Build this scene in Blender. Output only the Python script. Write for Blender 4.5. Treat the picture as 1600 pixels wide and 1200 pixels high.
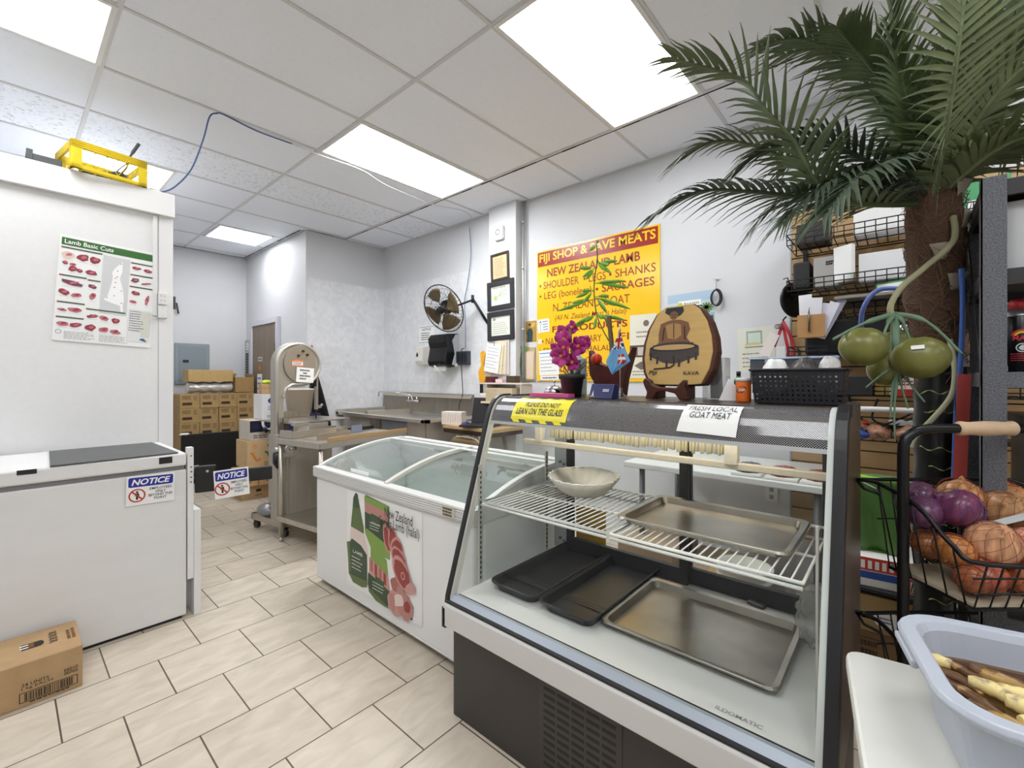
import bpy, bmesh, math, random
from mathutils import Matrix, Vector
R = math.radians
for o in list(bpy.data.objects):
    bpy.data.objects.remove(o)
SC = bpy.context.scene
COL = SC.collection
rnd = random.Random(7)

# ---------------------------------------------------------------- camera, world, exposure
cd = bpy.data.cameras.new('camera')
cd.sensor_width = 36.0
cd.lens = 15.705
cd.shift_y = -0.00625
cd.clip_start = 0.02
cam = bpy.data.objects.new('camera', cd)
COL.objects.link(cam)
cam.location = (0, 0, 1.28)
cam.rotation_euler = (R(90), 0, -(R(90) - R(41.244)))
SC.camera = cam
w = bpy.data.worlds.new('world')
SC.world = w
w.use_nodes = True
w.node_tree.nodes['Background'].inputs[0].default_value = (1, 1, 1, 1)
w.node_tree.nodes['Background'].inputs[1].default_value = 0.6
SC.view_settings.view_transform = 'Standard'
SC.view_settings.look = 'None'
SC.view_settings.gamma = 1.0
SC.view_settings.use_curve_mapping = False
SC.view_settings.exposure = 0.29
LAMP = 9.0        # troffer diffuser strength

# ---------------------------------------------------------------- materials
def lin(c):
    c = c / 255.0
    return c / 12.92 if c <= 0.04045 else ((c + 0.055) / 1.055) ** 2.4
_mc = {}
def m(r, g, b, rough=0.5, metal=0.0, var=0.0, scale=12.0, bump=0.0, stretch=(1, 1, 1), coat=0.0):
    key = (r, g, b, rough, metal, var, scale, bump, stretch, coat)
    if key in _mc: return _mc[key]
    mt = bpy.data.materials.new('surface_%d_%d_%d' % (r, g, b))
    mt.use_nodes = True
    nt = mt.node_tree; N = nt.nodes; L = nt.links
    p = N['Principled BSDF']
    p.inputs['Base Color'].default_value = (lin(r), lin(g), lin(b), 1)
    p.inputs['Roughness'].default_value = rough
    p.inputs['Metallic'].default_value = metal
    if coat: p.inputs['Coat Weight'].default_value = coat
    if var or bump:
        tc = N.new('ShaderNodeTexCoord'); mp = N.new('ShaderNodeMapping'); nz = N.new('ShaderNodeTexNoise')
        mp.inputs['Scale'].default_value = stretch
        nz.inputs['Scale'].default_value = scale
        nz.inputs['Detail'].default_value = 5
        L.new(tc.outputs['Object'], mp.inputs[0]); L.new(mp.outputs[0], nz.inputs['Vector'])
        if var:
            rp = N.new('ShaderNodeValToRGB')
            a = max(0, 1 - var); bb = 1 + var
            rp.color_ramp.elements[0].position = 0.3; rp.color_ramp.elements[1].position = 0.7
            rp.color_ramp.elements[0].color = (lin(r) * a, lin(g) * a, lin(b) * a, 1)
            rp.color_ramp.elements[1].color = (min(1, lin(r) * bb), min(1, lin(g) * bb), min(1, lin(b) * bb), 1)
            L.new(nz.outputs[0], rp.inputs[0]); L.new(rp.outputs[0], p.inputs['Base Color'])
        if bump:
            bp = N.new('ShaderNodeBump'); bp.inputs['Strength'].default_value = bump; bp.inputs['Distance'].default_value = 0.004
            L.new(nz.outputs[0], bp.inputs['Height']); L.new(bp.outputs[0], p.inputs['Normal'])
    _mc[key] = mt
    return mt
def emat(name, strength, col=(1, 1, 1)):
    mt = bpy.data.materials.new(name); mt.use_nodes = True
    p = mt.node_tree.nodes['Principled BSDF']
    p.inputs['Base Color'].default_value = (.9, .9, .9, 1)
    p.inputs['Emission Color'].default_value = (*col, 1)
    p.inputs['Emission Strength'].default_value = strength
    return mt
def glassmat(name, tint=(1, 1, 1), base=0.04, gain=0.55, rough=0.0, haze=0.0, hazecol=(.8, .85, .85)):
    mt = bpy.data.materials.new(name); mt.use_nodes = True
    nt = mt.node_tree; N = nt.nodes; L = nt.links
    N.remove(N['Principled BSDF']); out = N['Material Output']
    tr = N.new('ShaderNodeBsdfTransparent'); tr.inputs[0].default_value = (*tint, 1)
    gl = N.new('ShaderNodeBsdfGlossy'); gl.inputs['Roughness'].default_value = rough; gl.inputs[0].default_value = (1, 1, 1, 1)
    lw = N.new('ShaderNodeLayerWeight'); lw.inputs[0].default_value = 0.5
    pw = N.new('ShaderNodeMath'); pw.operation = 'POWER'; pw.inputs[1].default_value = 4.0
    ml = N.new('ShaderNodeMath'); ml.operation = 'MULTIPLY_ADD'; ml.inputs[1].default_value = gain; ml.inputs[2].default_value = base
    mx = N.new('ShaderNodeMixShader')
    L.new(lw.outputs['Facing'], pw.inputs[0]); L.new(pw.outputs[0], ml.inputs[0]); L.new(ml.outputs[0], mx.inputs[0])
    if haze:
        df = N.new('ShaderNodeBsdfDiffuse'); df.inputs[0].default_value = (*hazecol, 1)
        m2 = N.new('ShaderNodeMixShader')
        nz = N.new('ShaderNodeTexNoise'); nz.inputs['Scale'].default_value = 6; nz.inputs['Detail'].default_value = 6
        tc = N.new('ShaderNodeTexCoord'); L.new(tc.outputs['Object'], nz.inputs['Vector'])
        mm = N.new('ShaderNodeMath'); mm.operation = 'MULTIPLY'; mm.inputs[1].default_value = haze * 2
        L.new(nz.outputs[0], mm.inputs[0]); L.new(mm.outputs[0], m2.inputs[0])
        L.new(tr.outputs[0], m2.inputs[1]); L.new(df.outputs[0], m2.inputs[2]); L.new(m2.outputs[0], mx.inputs[1])
    else:
        L.new(tr.outputs[0], mx.inputs[1])
    L.new(gl.outputs[0], mx.inputs[2]); L.new(mx.outputs[0], out.inputs[0])
    return mt

# ---------------------------------------------------------------- mesh builder
class MB:
    def __init__(s, xf=None):
        s.v = []; s.f = []; s.mi = []; s.sm = []; s.xf = xf or Matrix(); s.k = 0
    def add(s, vs, fs, smooth=False, k=None):
        b = len(s.v); M_ = s.xf
        s.v += [tuple(M_ @ Vector(p)) for p in vs]
        for f in fs:
            s.f.append([b + i for i in f]); s.mi.append(s.k if k is None else k); s.sm.append(smooth)
        return s
    def box(s, x0, x1, y0, y1, z0, z1, k=None):
        v = [(x0, y0, z0), (x1, y0, z0), (x1, y1, z0), (x0, y1, z0), (x0, y0, z1), (x1, y0, z1), (x1, y1, z1), (x0, y1, z1)]
        return s.add(v, [(0, 3, 2, 1), (4, 5, 6, 7), (0, 1, 5, 4), (1, 2, 6, 5), (2, 3, 7, 6), (3, 0, 4, 7)], k=k)
    def bar(s, a, b, wd, th, up=(0, 0, 1), k=None):
        a = Vector(a); b = Vector(b); d = (b - a).normalized(); u = Vector(up)
        if abs(d.dot(u)) > .99: u = Vector((1, 0, 0))
        x = d.cross(u).normalized(); y = x.cross(d)
        v = []
        for p in (a, b):
            for i, j in ((-1, -1), (1, -1), (1, 1), (-1, 1)):
                v.append(p + x * (i * wd / 2) + y * (j * th / 2))
        return s.add(v, [(0, 3, 2, 1), (4, 5, 6, 7), (0, 1, 5, 4), (1, 2, 6, 5), (2, 3, 7, 6), (3, 0, 4, 7)], k=k)
    def tube(s, pts, r, n=8, closed=False, k=None, caps=True):
        P = [Vector(p) for p in pts]; n_ = len(P)
        rr = r if isinstance(r, (list, tuple)) else [r] * n_
        vs = []; prev = None
        for i in range(n_):
            if closed: d = P[(i + 1) % n_] - P[i - 1]
            else: d = P[min(i + 1, n_ - 1)] - P[max(i - 1, 0)]
            if d.length < 1e-9: d = Vector((0, 0, 1))
            d.normalize()
            if prev is None:
                u = Vector((0, 0, 1)) if abs(d.z) < .9 else Vector((1, 0, 0))
                x = d.cross(u).normalized()
            else:
                x = prev - d * prev.dot(d)
                x = x.normalized() if x.length > 1e-6 else d.orthogonal().normalized()
            prev = x; y = d.cross(x)
            for j in range(n):
                a = 2 * math.pi * j / n
                vs.append(P[i] + (x * math.cos(a) + y * math.sin(a)) * rr[i])
        fs = []
        for i in range(n_ if closed else n_ - 1):
            i2 = (i + 1) % n_
            for j in range(n):
                j2 = (j + 1) % n
                fs.append((i * n + j, i * n + j2, i2 * n + j2, i2 * n + j))
        s.add(vs, fs, True, k)
        if caps and not closed:
            b = len(s.v) - len(vs)
            s.f.append([b + j for j in range(n)][::-1]); s.mi.append(s.k if k is None else k); s.sm.append(False)
            s.f.append([b + (n_ - 1) * n + j for j in range(n)]); s.mi.append(s.k if k is None else k); s.sm.append(False)
        return s
    def lathe(s, prof, n=24, c=(0, 0, 0), sx=1, sy=1, k=None, smooth=True, wob=None):
        vs = []
        for i, (r, z) in enumerate(prof):
            for j in range(n):
                a = 2 * math.pi * j / n
                q = r * (wob(a, i) if wob else 1)
                vs.append((c[0] + q * sx * math.cos(a), c[1] + q * sy * math.sin(a), c[2] + z))
        fs = []
        for i in range(len(prof) - 1):
            for j in range(n):
                j2 = (j + 1) % n
                fs.append((i * n + j, i * n + j2, (i + 1) * n + j2, (i + 1) * n + j))
        if prof[0][0] > 1e-6: fs.append(list(range(n))[::-1])
        if prof[-1][0] > 1e-6: fs.append([(len(prof) - 1) * n + j for j in range(n)])
        return s.add(vs, fs, smooth, k)
    def prism(s, poly, a, b, ax='y', k=None, smooth=False):
        n = len(poly)
        def q(p, t):
            return (p[0], t, p[1]) if ax == 'y' else (t, p[0], p[1]) if ax == 'x' else (p[0], p[1], t)
        vs = [q(p, a) for p in poly] + [q(p, b) for p in poly]
        s.add(vs, [(i, (i + 1) % n, n + (i + 1) % n, n + i) for i in range(n)], smooth, k)
        o = len(s.v) - 2 * n
        for f in ([o + i for i in range(n)][::-1], [o + n + i for i in range(n)]):
            s.f.append(f); s.mi.append(s.k if k is None else k); s.sm.append(False)
        return s
    def grid(s, fn, nu, nv, cu=False, smooth=True, k=None):
        vs = [fn(i / (nu if cu else nu - 1), j / (nv - 1)) for i in range(nu) for j in range(nv)]
        fs = []
        for i in range(nu if cu else nu - 1):
            for j in range(nv - 1):
                i2 = (i + 1) % nu
                fs.append((i * nv + j, i2 * nv + j, i2 * nv + j + 1, i * nv + j + 1))
        return s.add(vs, fs, smooth, k)
    def ell(s, c, r, n=16, mm=10, k=None, fn=None):
        if not isinstance(r, (tuple, list)): r = (r, r, r)
        vs = [(c[0], c[1], c[2] - r[2])]; fs = []
        for i in range(1, mm):
            t = math.pi * i / mm
            for j in range(n):
                a = 2 * math.pi * j / n
                q = fn(a, t) if fn else 1
                vs.append((c[0] + r[0] * q * math.sin(t) * math.cos(a), c[1] + r[1] * q * math.sin(t) * math.sin(a), c[2] - r[2] * q * math.cos(t)))
        vs.append((c[0], c[1], c[2] + r[2]))
        for j in range(n):
            j2 = (j + 1) % n
            fs.append((0, 1 + j2, 1 + j))
            for i in range(mm - 2):
                fs.append((1 + i * n + j, 1 + i * n + j2, 1 + (i + 1) * n + j2, 1 + (i + 1) * n + j))
            fs.append((len(vs) - 1, 1 + (mm - 2) * n + j, 1 + (mm - 2) * n + j2))
        return s.add(vs, fs, True, k)
    # flat print on the local plane y = -layer (x right, z up)
    def p2(s, pts, k=0, L=1):
        return s.add([(p[0], -L * .0006, p[1]) for p in pts], [list(range(len(pts)))], False, k)
    def r2(s, x0, z0, x1, z1, k=0, L=1):
        return s.p2([(x0, z0), (x1, z0), (x1, z1), (x0, z1)], k, L)
    def e2(s, cx, cz, rx, rz, k=0, L=1, n=18, rot=0, jit=0, seed=0):
        g = random.Random(seed); c, sn = math.cos(rot), math.sin(rot); pts = []
        for i in range(n):
            a = 2 * math.pi * i / n; q = 1 + jit * (g.random() * 2 - 1)
            x, z = rx * q * math.cos(a), rz * q * math.sin(a)
            pts.append((cx + x * c - z * sn, cz + x * sn + z * c))
        return s.p2(pts, k, L)
    def ring2(s, cx, cz, r0, r1, k=0, L=1, n=28):
        for i in range(n):
            a, b = 2 * math.pi * i / n, 2 * math.pi * (i + 1) / n
            s.p2([(cx + r0 * math.cos(a), cz + r0 * math.sin(a)), (cx + r1 * math.cos(a), cz + r1 * math.sin(a)),
                  (cx + r1 * math.cos(b), cz + r1 * math.sin(b)), (cx + r0 * math.cos(b), cz + r0 * math.sin(b))], k, L)
        return s
    def l2(s, a, b, wd, k=0, L=1):
        dx, dz = b[0] - a[0], b[1] - a[1]; l = math.hypot(dx, dz) or 1
        nx, nz = -dz / l * wd / 2, dx / l * wd / 2
        return s.p2([(a[0] - nx, a[1] - nz), (b[0] - nx, b[1] - nz), (b[0] + nx, b[1] + nz), (a[0] + nx, a[1] + nz)], k, L)
    def txt(s, text, x, z, wd, h, k=0, L=2, bold=0.0, shear=0.0):
        cu = bpy.data.curves.new('t', 'FONT'); cu.body = text; cu.offset = bold; cu.shear = shear; cu.resolution_u = 3
        ob = bpy.data.objects.new('t', cu); COL.objects.link(ob)
        me = bpy.data.meshes.new_from_object(ob)
        vs = [tuple(v.co) for v in me.vertices]; fs = [list(p.vertices) for p in me.polygons]
        bpy.data.objects.remove(ob); bpy.data.meshes.remove(me); bpy.data.curves.remove(cu)
        if not vs: return s
        x0 = min(v[0] for v in vs); x1 = max(v[0] for v in vs); y0 = min(v[1] for v in vs); y1 = max(v[1] for v in vs)
        return s.add([(x + (v[0] - x0) / (x1 - x0) * wd, -L * .0006, z + (v[1] - y0) / (y1 - y0) * h) for v in vs], fs, False, k)
    def scrib(s, x, z, wd, h, n, k=0, L=2, seed=0, lw=.12):
        # rows of small illegible print: dashes
        g = random.Random(seed); rh = h / n
        for i in range(n):
            zz = z + h - (i + .5) * rh; xx = x; lim = x + wd * (g.uniform(.7, 1) if n > 1 else 1)
            while xx < lim:
                l = g.uniform(.05, .16) * wd; s.r2(xx, zz - rh * lw * 1.6, min(xx + l, lim), zz + rh * lw * 1.6, k, L); xx += l + .025 * wd
        return s
    def mesh(s, name, mats, recalc=True):
        me = bpy.data.meshes.new(name)
        me.from_pydata(s.v, [], s.f)
        for mt in mats: me.materials.append(mt)
        for i, p in enumerate(me.polygons):
            p.material_index = min(s.mi[i], len(mats) - 1); p.use_smooth = s.sm[i]
        if recalc:
            bm = bmesh.new(); bm.from_mesh(me); bmesh.ops.recalc_face_normals(bm, faces=bm.faces); bm.to_mesh(me); bm.free()
        me.update()
        return me

def obj(name, mb, mats, parent=None, bevel=0, label=None, recalc=True, wire=0, kind=None):
    if not isinstance(mats, (list, tuple)): mats = [mats]
    o = bpy.data.objects.new(name, mb.mesh(name, mats, recalc)); COL.objects.link(o)
    if parent: o.parent = parent
    if bevel:
        b = o.modifiers.new('bevel', 'BEVEL'); b.width = bevel; b.segments = 2; b.limit_method = 'ANGLE'; b.angle_limit = R(40)
    if wire:
        b = o.modifiers.new('wire', 'WIREFRAME'); b.thickness = wire; b.use_replace = True
    if label: o['label'] = label
    if kind: o['kind'] = kind
    return o
def tag(o, label, cat, group=None):
    o['label'] = label; o['category'] = cat
    if group: o['group'] = group
    return o
def place(o, loc, rz=0, tilt=(0, 0)):
    o.location = loc; o.rotation_euler = (R(tilt[0]), R(tilt[1]), R(rz)); return o
def T(name, label, cat, loc=(0, 0, 0), rz=0, group=None, tilt=(0, 0)):
    o = bpy.data.objects.new(name, None); COL.objects.link(o); o.empty_display_size = .05
    return tag(place(o, loc, rz, tilt), label, cat, group)
def solo(name, mb, mats, label, cat, loc=(0, 0, 0), rz=0, group=None, bevel=0, tilt=(0, 0), recalc=True):
    return tag(place(obj(name, mb, mats, None, bevel, None, recalc), loc, rz, tilt), label, cat, group)
def struct(name, mb, mats, parent=None, bevel=0):
    o = obj(name, mb, mats, parent, bevel)
    if not parent: o['kind'] = 'structure'
    return o
def kids(o): return [c for c in bpy.data.objects if c.parent == o]
def dup(src, loc, rz=None, label=None, tilt=None, group=None):
    c = src.copy(); COL.objects.link(c); c.location = loc
    if rz is not None:
        t = tilt or (0, 0); c.rotation_euler = (R(t[0]), R(t[1]), R(rz))
    if label: c['label'] = label
    if group: c['group'] = group
    for ch in kids(src):
        d = ch.copy(); COL.objects.link(d); d.parent = c
        for g in kids(ch):
            e = g.copy(); COL.objects.link(e); e.parent = d
    return c
def arc(cx, cy, r, a0, a1, n):
    return [(cx + r * math.cos(R(a0 + (a1 - a0) * i / n)), cy + r * math.sin(R(a0 + (a1 - a0) * i / n))) for i in range(n + 1)]
def rrect(x0, y0, x1, y1, r, n=4):
    return arc(x1 - r, y1 - r, r, 0, 90, n) + arc(x0 + r, y1 - r, r, 90, 180, n) + arc(x0 + r, y0 + r, r, 180, 270, n) + arc(x1 - r, y0 + r, r, 270, 360, n)
def spl(pts, n=6):
    P = [Vector(p) for p in pts]; out = []
    for i in range(len(P) - 1):
        a = P[max(i - 1, 0)]; b = P[i]; c = P[i + 1]; d = P[min(i + 2, len(P) - 1)]
        for j in range(n):
            t = j / n
            out.append(.5 * ((2 * b) + (c - a) * t + (2 * a - 5 * b + 4 * c - d) * t * t + (3 * b - a - 3 * c + d) * t ** 3))
    return out + [P[-1]]

WHITE = m(232, 232, 232, .55)
PAPER = m(240, 240, 238, .7)
STEEL = m(168, 162, 154, .32, 1.0, .12, 4, 0, (1, 1, 14))
STEELH = m(176, 171, 163, .3, 1.0, .12, 4, 0, (14, 1, 1))
ALU = m(190, 188, 184, .38, 1.0, .1, 6)
CHROME = m(215, 215, 218, .08, 1.0)
BLACK = m(22, 22, 24, .4)
BLACKM = m(28, 28, 30, .6)
DKWIRE = m(30, 29, 30, .45, .3)
CARD = m(174, 143, 104, .75, 0, .06, 20)
CARDD = m(150, 116, 72, .75, 0, .06, 20)
CARDL = m(196, 162, 116, .75, 0, .06, 20)
INK = m(40, 30, 22, .8)
BROWNINK = m(110, 76, 44, .8)
BLUE = m(28, 52, 150, .5)
RED = m(190, 40, 30, .5)
GREEN = m(60, 118, 48, .5)
YEL = m(246, 196, 24, .4)
GLASS = glassmat('clear_glass', (.975, .985, .98), .016, .40)
# ---------------------------------------------------------------- setting materials
def floor_mat():
    mt = bpy.data.materials.new('beige_floor_tile'); mt.use_nodes = True
    N = mt.node_tree.nodes; L = mt.node_tree.links; p = N['Principled BSDF']
    tc = N.new('ShaderNodeTexCoord'); mp = N.new('ShaderNodeMapping'); br = N.new('ShaderNodeTexBrick')
    mp.inputs['Location'].default_value = FLOOR_OFF
    br.offset = .5; br.inputs['Scale'].default_value = 1
    br.inputs['Brick Width'].default_value = .327; br.inputs['Row Height'].default_value = .325
    br.inputs['Mortar Size'].default_value = .0028; br.inputs['Mortar Smooth'].default_value = .1
    br.inputs['Color1'].default_value = (lin(208), lin(197), lin(181), 1)
    br.inputs['Color2'].default_value = (lin(200), lin(189), lin(172), 1)
    br.inputs['Mortar'].default_value = (lin(88), lin(76), lin(66), 1)
    nz = N.new('ShaderNodeTexNoise'); nz.inputs['Scale'].default_value = 7; nz.inputs['Detail'].default_value = 8; nz.inputs['Distortion'].default_value = .6
    mp2 = N.new('ShaderNodeMapping'); mp2.inputs['Scale'].default_value = (1, 2.2, 1)
    L.new(tc.outputs['Object'], mp2.inputs[0]); L.new(mp2.outputs[0], nz.inputs['Vector'])
    rp = N.new('ShaderNodeValToRGB'); rp.color_ramp.elements[0].color = (.86, .85, .83, 1); rp.color_ramp.elements[1].color = (1.06, 1.06, 1.06, 1)
    rp.color_ramp.elements[0].position = .32; rp.color_ramp.elements[1].position = .68
    mx = N.new('ShaderNodeMix'); mx.data_type = 'RGBA'; mx.blend_type = 'MULTIPLY'; mx.inputs[0].default_value = 1
    L.new(tc.outputs['Object'], mp.inputs[0]); L.new(mp.outputs[0], br.inputs['Vector'])
    L.new(nz.outputs[0], rp.inputs[0]); L.new(br.outputs['Color'], mx.inputs[6]); L.new(rp.outputs[0], mx.inputs[7])
    L.new(mx.outputs[2], p.inputs['Base Color'])
    bp = N.new('ShaderNodeBump'); bp.inputs['Strength'].default_value = .4; bp.inputs['Distance'].default_value = .002; bp.invert = True
    L.new(br.outputs['Fac'], bp.inputs['Height']); L.new(bp.outputs[0], p.inputs['Normal'])
    p.inputs['Roughness'].default_value = .42
    return mt
def tile_mat(bw, rh, base=(226, 227, 230), off=(0, 0, 0), plane='xz', mort=(228, 228, 228)):
    mt = bpy.data.materials.new('wall_tile'); mt.use_nodes = True
    N = mt.node_tree.nodes; L = mt.node_tree.links; p = N['Principled BSDF']
    tc = N.new('ShaderNodeTexCoord'); mp = N.new('ShaderNodeMapping'); br = N.new('ShaderNodeTexBrick')
    sx = N.new('ShaderNodeSeparateXYZ'); cx = N.new('ShaderNodeCombineXYZ')
    L.new(tc.outputs['Object'], sx.inputs[0])
    L.new(sx.outputs['X' if plane == 'xz' else 'Y'], cx.inputs[0]); L.new(sx.outputs['Z'], cx.inputs[1])
    L.new(cx.outputs[0], mp.inputs[0]); mp.inputs['Location'].default_value = off
    br.offset = 0; br.inputs['Scale'].default_value = 1; br.inputs['Brick Width'].default_value = bw; br.inputs['Row Height'].default_value = rh
    br.inputs['Mortar Size'].default_value = .0022
    br.inputs['Color1'].default_value = (lin(base[0]), lin(base[1]), lin(base[2]), 1)
    br.inputs['Color2'].default_value = (lin(base[0] + 5), lin(base[1] + 5), lin(base[2] + 5), 1)
    br.inputs['Mortar'].default_value = (lin(mort[0]), lin(mort[1]), lin(mort[2]), 1)
    nz = N.new('ShaderNodeTexNoise'); nz.inputs['Scale'].default_value = 9; nz.inputs['Detail'].default_value = 8; nz.inputs['Distortion'].default_value = 1.2
    L.new(tc.outputs['Object'], nz.inputs['Vector'])
    rp = N.new('ShaderNodeValToRGB'); rp.color_ramp.elements[0].color = (.92, .922, .928, 1); rp.color_ramp.elements[1].color = (1.03, 1.03, 1.03, 1)
    rp.color_ramp.elements[0].position = .35; rp.color_ramp.elements[1].position = .62
    mx = N.new('ShaderNodeMix'); mx.data_type = 'RGBA'; mx.blend_type = 'MULTIPLY'; mx.inputs[0].default_value = 1
    L.new(mp.outputs[0], br.inputs['Vector']); L.new(nz.outputs[0], rp.inputs[0])
    L.new(br.outputs['Color'], mx.inputs[6]); L.new(rp.outputs[0], mx.inputs[7]); L.new(mx.outputs[2], p.inputs['Base Color'])
    p.inputs['Roughness'].default_value = .22
    return mt
def ceil_mat():
    mt = bpy.data.materials.new('acoustic_ceiling_tile'); mt.use_nodes = True
    N = mt.node_tree.nodes; L = mt.node_tree.links; p = N['Principled BSDF']
    tc = N.new('ShaderNodeTexCoord'); sx = N.new('ShaderNodeSeparateXYZ'); L.new(tc.outputs['Object'], sx.inputs[0])
    vo = N.new('ShaderNodeTexNoise'); vo.inputs['Scale'].default_value = 42; vo.inputs['Detail'].default_value = 4; vo.inputs['Roughness'].default_value = .7
    L.new(tc.outputs['Object'], vo.inputs['Vector'])
    rp = N.new('ShaderNodeValToRGB'); rp.color_ramp.elements[0].position = .30; rp.color_ramp.elements[1].position = .46
    rp.color_ramp.elements[0].color = (.50, .505, .52, 1); rp.color_ramp.elements[1].color = (.87, .90, .97, 1)
    L.new(vo.outputs[0], rp.inputs[0])
    # the fissured tiles lie in the row between the 3.96 m and 4.57 m runners
    a = N.new('ShaderNodeMath'); a.operation = 'GREATER_THAN'; a.inputs[1].default_value = 3.96; L.new(sx.outputs['Y'], a.inputs[0])
    b = N.new('ShaderNodeMath'); b.operation = 'LESS_THAN'; b.inputs[1].default_value = 4.57; L.new(sx.outputs['Y'], b.inputs[0])
    c = N.new('ShaderNodeMath'); c.operation = 'MULTIPLY'; L.new(a.outputs[0], c.inputs[0]); L.new(b.outputs[0], c.inputs[1])
    c2 = N.new('ShaderNodeMath'); c2.operation = 'MULTIPLY_ADD'; c2.inputs[1].default_value = .85; c2.inputs[2].default_value = .1; L.new(c.outputs[0], c2.inputs[0])
    mx = N.new('ShaderNodeMix'); mx.data_type = 'RGBA'; mx.inputs[6].default_value = (.86, .89, .96, 1)
    L.new(c2.outputs[0], mx.inputs[0]); L.new(rp.outputs[0], mx.inputs[7]); L.new(mx.outputs[2], p.inputs['Base Color'])
    p.inputs['Roughness'].default_value = .9
    return mt
FLOOR_OFF = (.327 - .138 + .1635, .325 * 8 - 2.54 - .325, 0)
CZ = 3.01
XR, YB, XS, YR = 3.39, 5.26, 2.34, 7.2
WALLM = m(213, 214, 217, .6, 0, .02, 3, .05)
struct('floor', MB().box(-4, 3.6, -4, 7.4, -.1, 0), floor_mat())
struct('ceiling', MB().box(-4, 3.6, -4, 7.4, CZ, CZ + .08), ceil_mat())
struct('wall_right', MB().box(XR, 3.6, -4, YB + .1, 0, CZ), WALLM)
struct('wall_back', MB().box(XS + .1, XR, YB, YB + .1, 0, CZ), WALLM)
struct('wall_side', MB().box(XS, XS + .1, YB, YR + .1, 0, CZ), WALLM)
struct('wall_rear', MB().box(-4, XS, YR, YR + .1, 0, CZ), WALLM)
struct('wall_left', MB().box(-4.1, -4, -4, 7.4, 0, CZ), WALLM)
struct('wall_front', MB().box(-4, 3.6, -4.1, -4, 0, CZ), WALLM)
struct('trim_1', MB().box(XR - .1, XR, 2.835, 3.2, 0, CZ), m(224, 225, 227, .6), bevel=.003)           # boxed column
tl = tile_mat(.205, .205)
struct('trim_2', MB().box(XS + .012, XR - .012, YB - .012, YB, 0, 2.455), tl)                  # tiled dado, back wall
struct('trim_3', MB().box(XR - .012, XR, 3.2, YB - .012, 1.25, 2.455), tile_mat(.205, .205, plane='yz'))
struct('trim_4', MB().box(XR - .010, XR, 3.2, YB - .012, 0, 1.25), tile_mat(.11, .11, (226, 227, 229), plane='yz', mort=(214, 214, 214)))
# ceiling runners
gb = MB()
gx = [-3.30, -2.08, -.86, .36, 1.58, 2.80]
gy = [2.74 + .61 * k for k in range(-11, 8)]
for x in gx: gb.box(x - .011, x + .011, -4, YR, CZ - .006, CZ)
for y in gy: gb.box(-4, XR if y < YB else XS, y - .011, y + .011, CZ - .0055, CZ)
gb.box(XR - .02, XR, -4, YB, CZ - .006, CZ); gb.box(XS, XR, YB - .02, YB, CZ - .006, CZ); gb.box(XS - .02, XS, YB, YR, CZ - .006, CZ); gb.box(-4, XS, YR - .02, YR, CZ - .006, CZ)
struct('ceiling_grid', gb, m(210, 210, 212, .5), bpy.data.objects['ceiling'])
sm = MB()          # open dark seam along the runner beside the right wall and round the rear alcove
def seam(a, b, n):
    for i in range(n):
        p = [a[0] + (b[0] - a[0]) * i / n, a[1] + (b[1] - a[1]) * i / n]; q = [a[0] + (b[0] - a[0]) * (i + 1) / n, a[1] + (b[1] - a[1]) * (i + 1) / n]
        wd = rnd.uniform(.006, .016)
        sm.bar((p[0], p[1], CZ - .0075), (q[0], q[1], CZ - .0075), wd, .002)
seam((2.816, .2), (2.816, 5.22), 40); seam((2.35, YB - .03), (2.82, YB - .03), 6); seam((XS - .045, 5.3), (XS - .045, 7.15), 14); seam((.8, YR - .05), (2.3, YR - .05), 12)
struct('ceiling_seam', sm, m(30, 30, 30, .8), bpy.data.objects['ceiling'])
# troffers
DIFF = emat('lit_diffuser', LAMP * .95, (.96, .98, 1.0))
DIFF3 = emat('bright_lit_diffuser_panel', LAMP * 2.0, (.96, .98, 1.0))
DIFF2 = emat('bright_lit_diffuser', LAMP * 1.5, (.96, .98, 1.0))
def troffer(x0, x1, y0, y1, label, grp=None, dm=None):
    t = T('ceiling_light', label, 'ceiling light', ((x0 + x1) / 2, (y0 + y1) / 2, CZ), 0, grp)
    a, b = (x1 - x0) / 2, (y1 - y0) / 2
    f = MB()
    for q in ((-a, -a + .022, -b, b), (a - .022, a, -b, b), (-a + .022, a - .022, -b, -b + .022), (-a + .022, a - .022, b - .022, b)):
        f.box(*q, -.011, -.0005)
    obj('frame', f, m(225, 225, 225, .4), t)
    obj('diffuser', MB().box(-a + .022, a - .022, -b + .022, b - .022, -.007, -.001), dm or DIFF, t)
    return t
troffer(1.585, 2.795, 2.745, 3.345, 'lit rectangular ceiling light above the freezer and fan, near the blue cable', None, DIFF3)
troffer(1.585, 2.795, .915, 1.515, 'large lit ceiling light nearest, beside the palm fronds')
troffer(-.855, .355, 2.745, 3.345, 'lit ceiling light cut by the top left of the view')
troffer(.37, .965, 4.58, 5.17, 'square lit ceiling light behind the yellow crate', None, DIFF2)
troffer(1.61, 2.20, 5.80, 6.39, 'small lit ceiling light over the rear alcove with the cartons', None, DIFF2)
for x0, y0 in ((1.585, -.915), (-.855, .305), (-.855, -.915), (-3.295, -1.525), (1.585, -2.745), (-.855, -2.745)):  # extra troffers out of view, added to fill the room with even light
    troffer(x0, x0 + 1.21, y0, y0 + .6, 'added unseen ceiling light over the shop floor, evening out the room light', 'added unseen ceiling lights over the shop floor')
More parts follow.
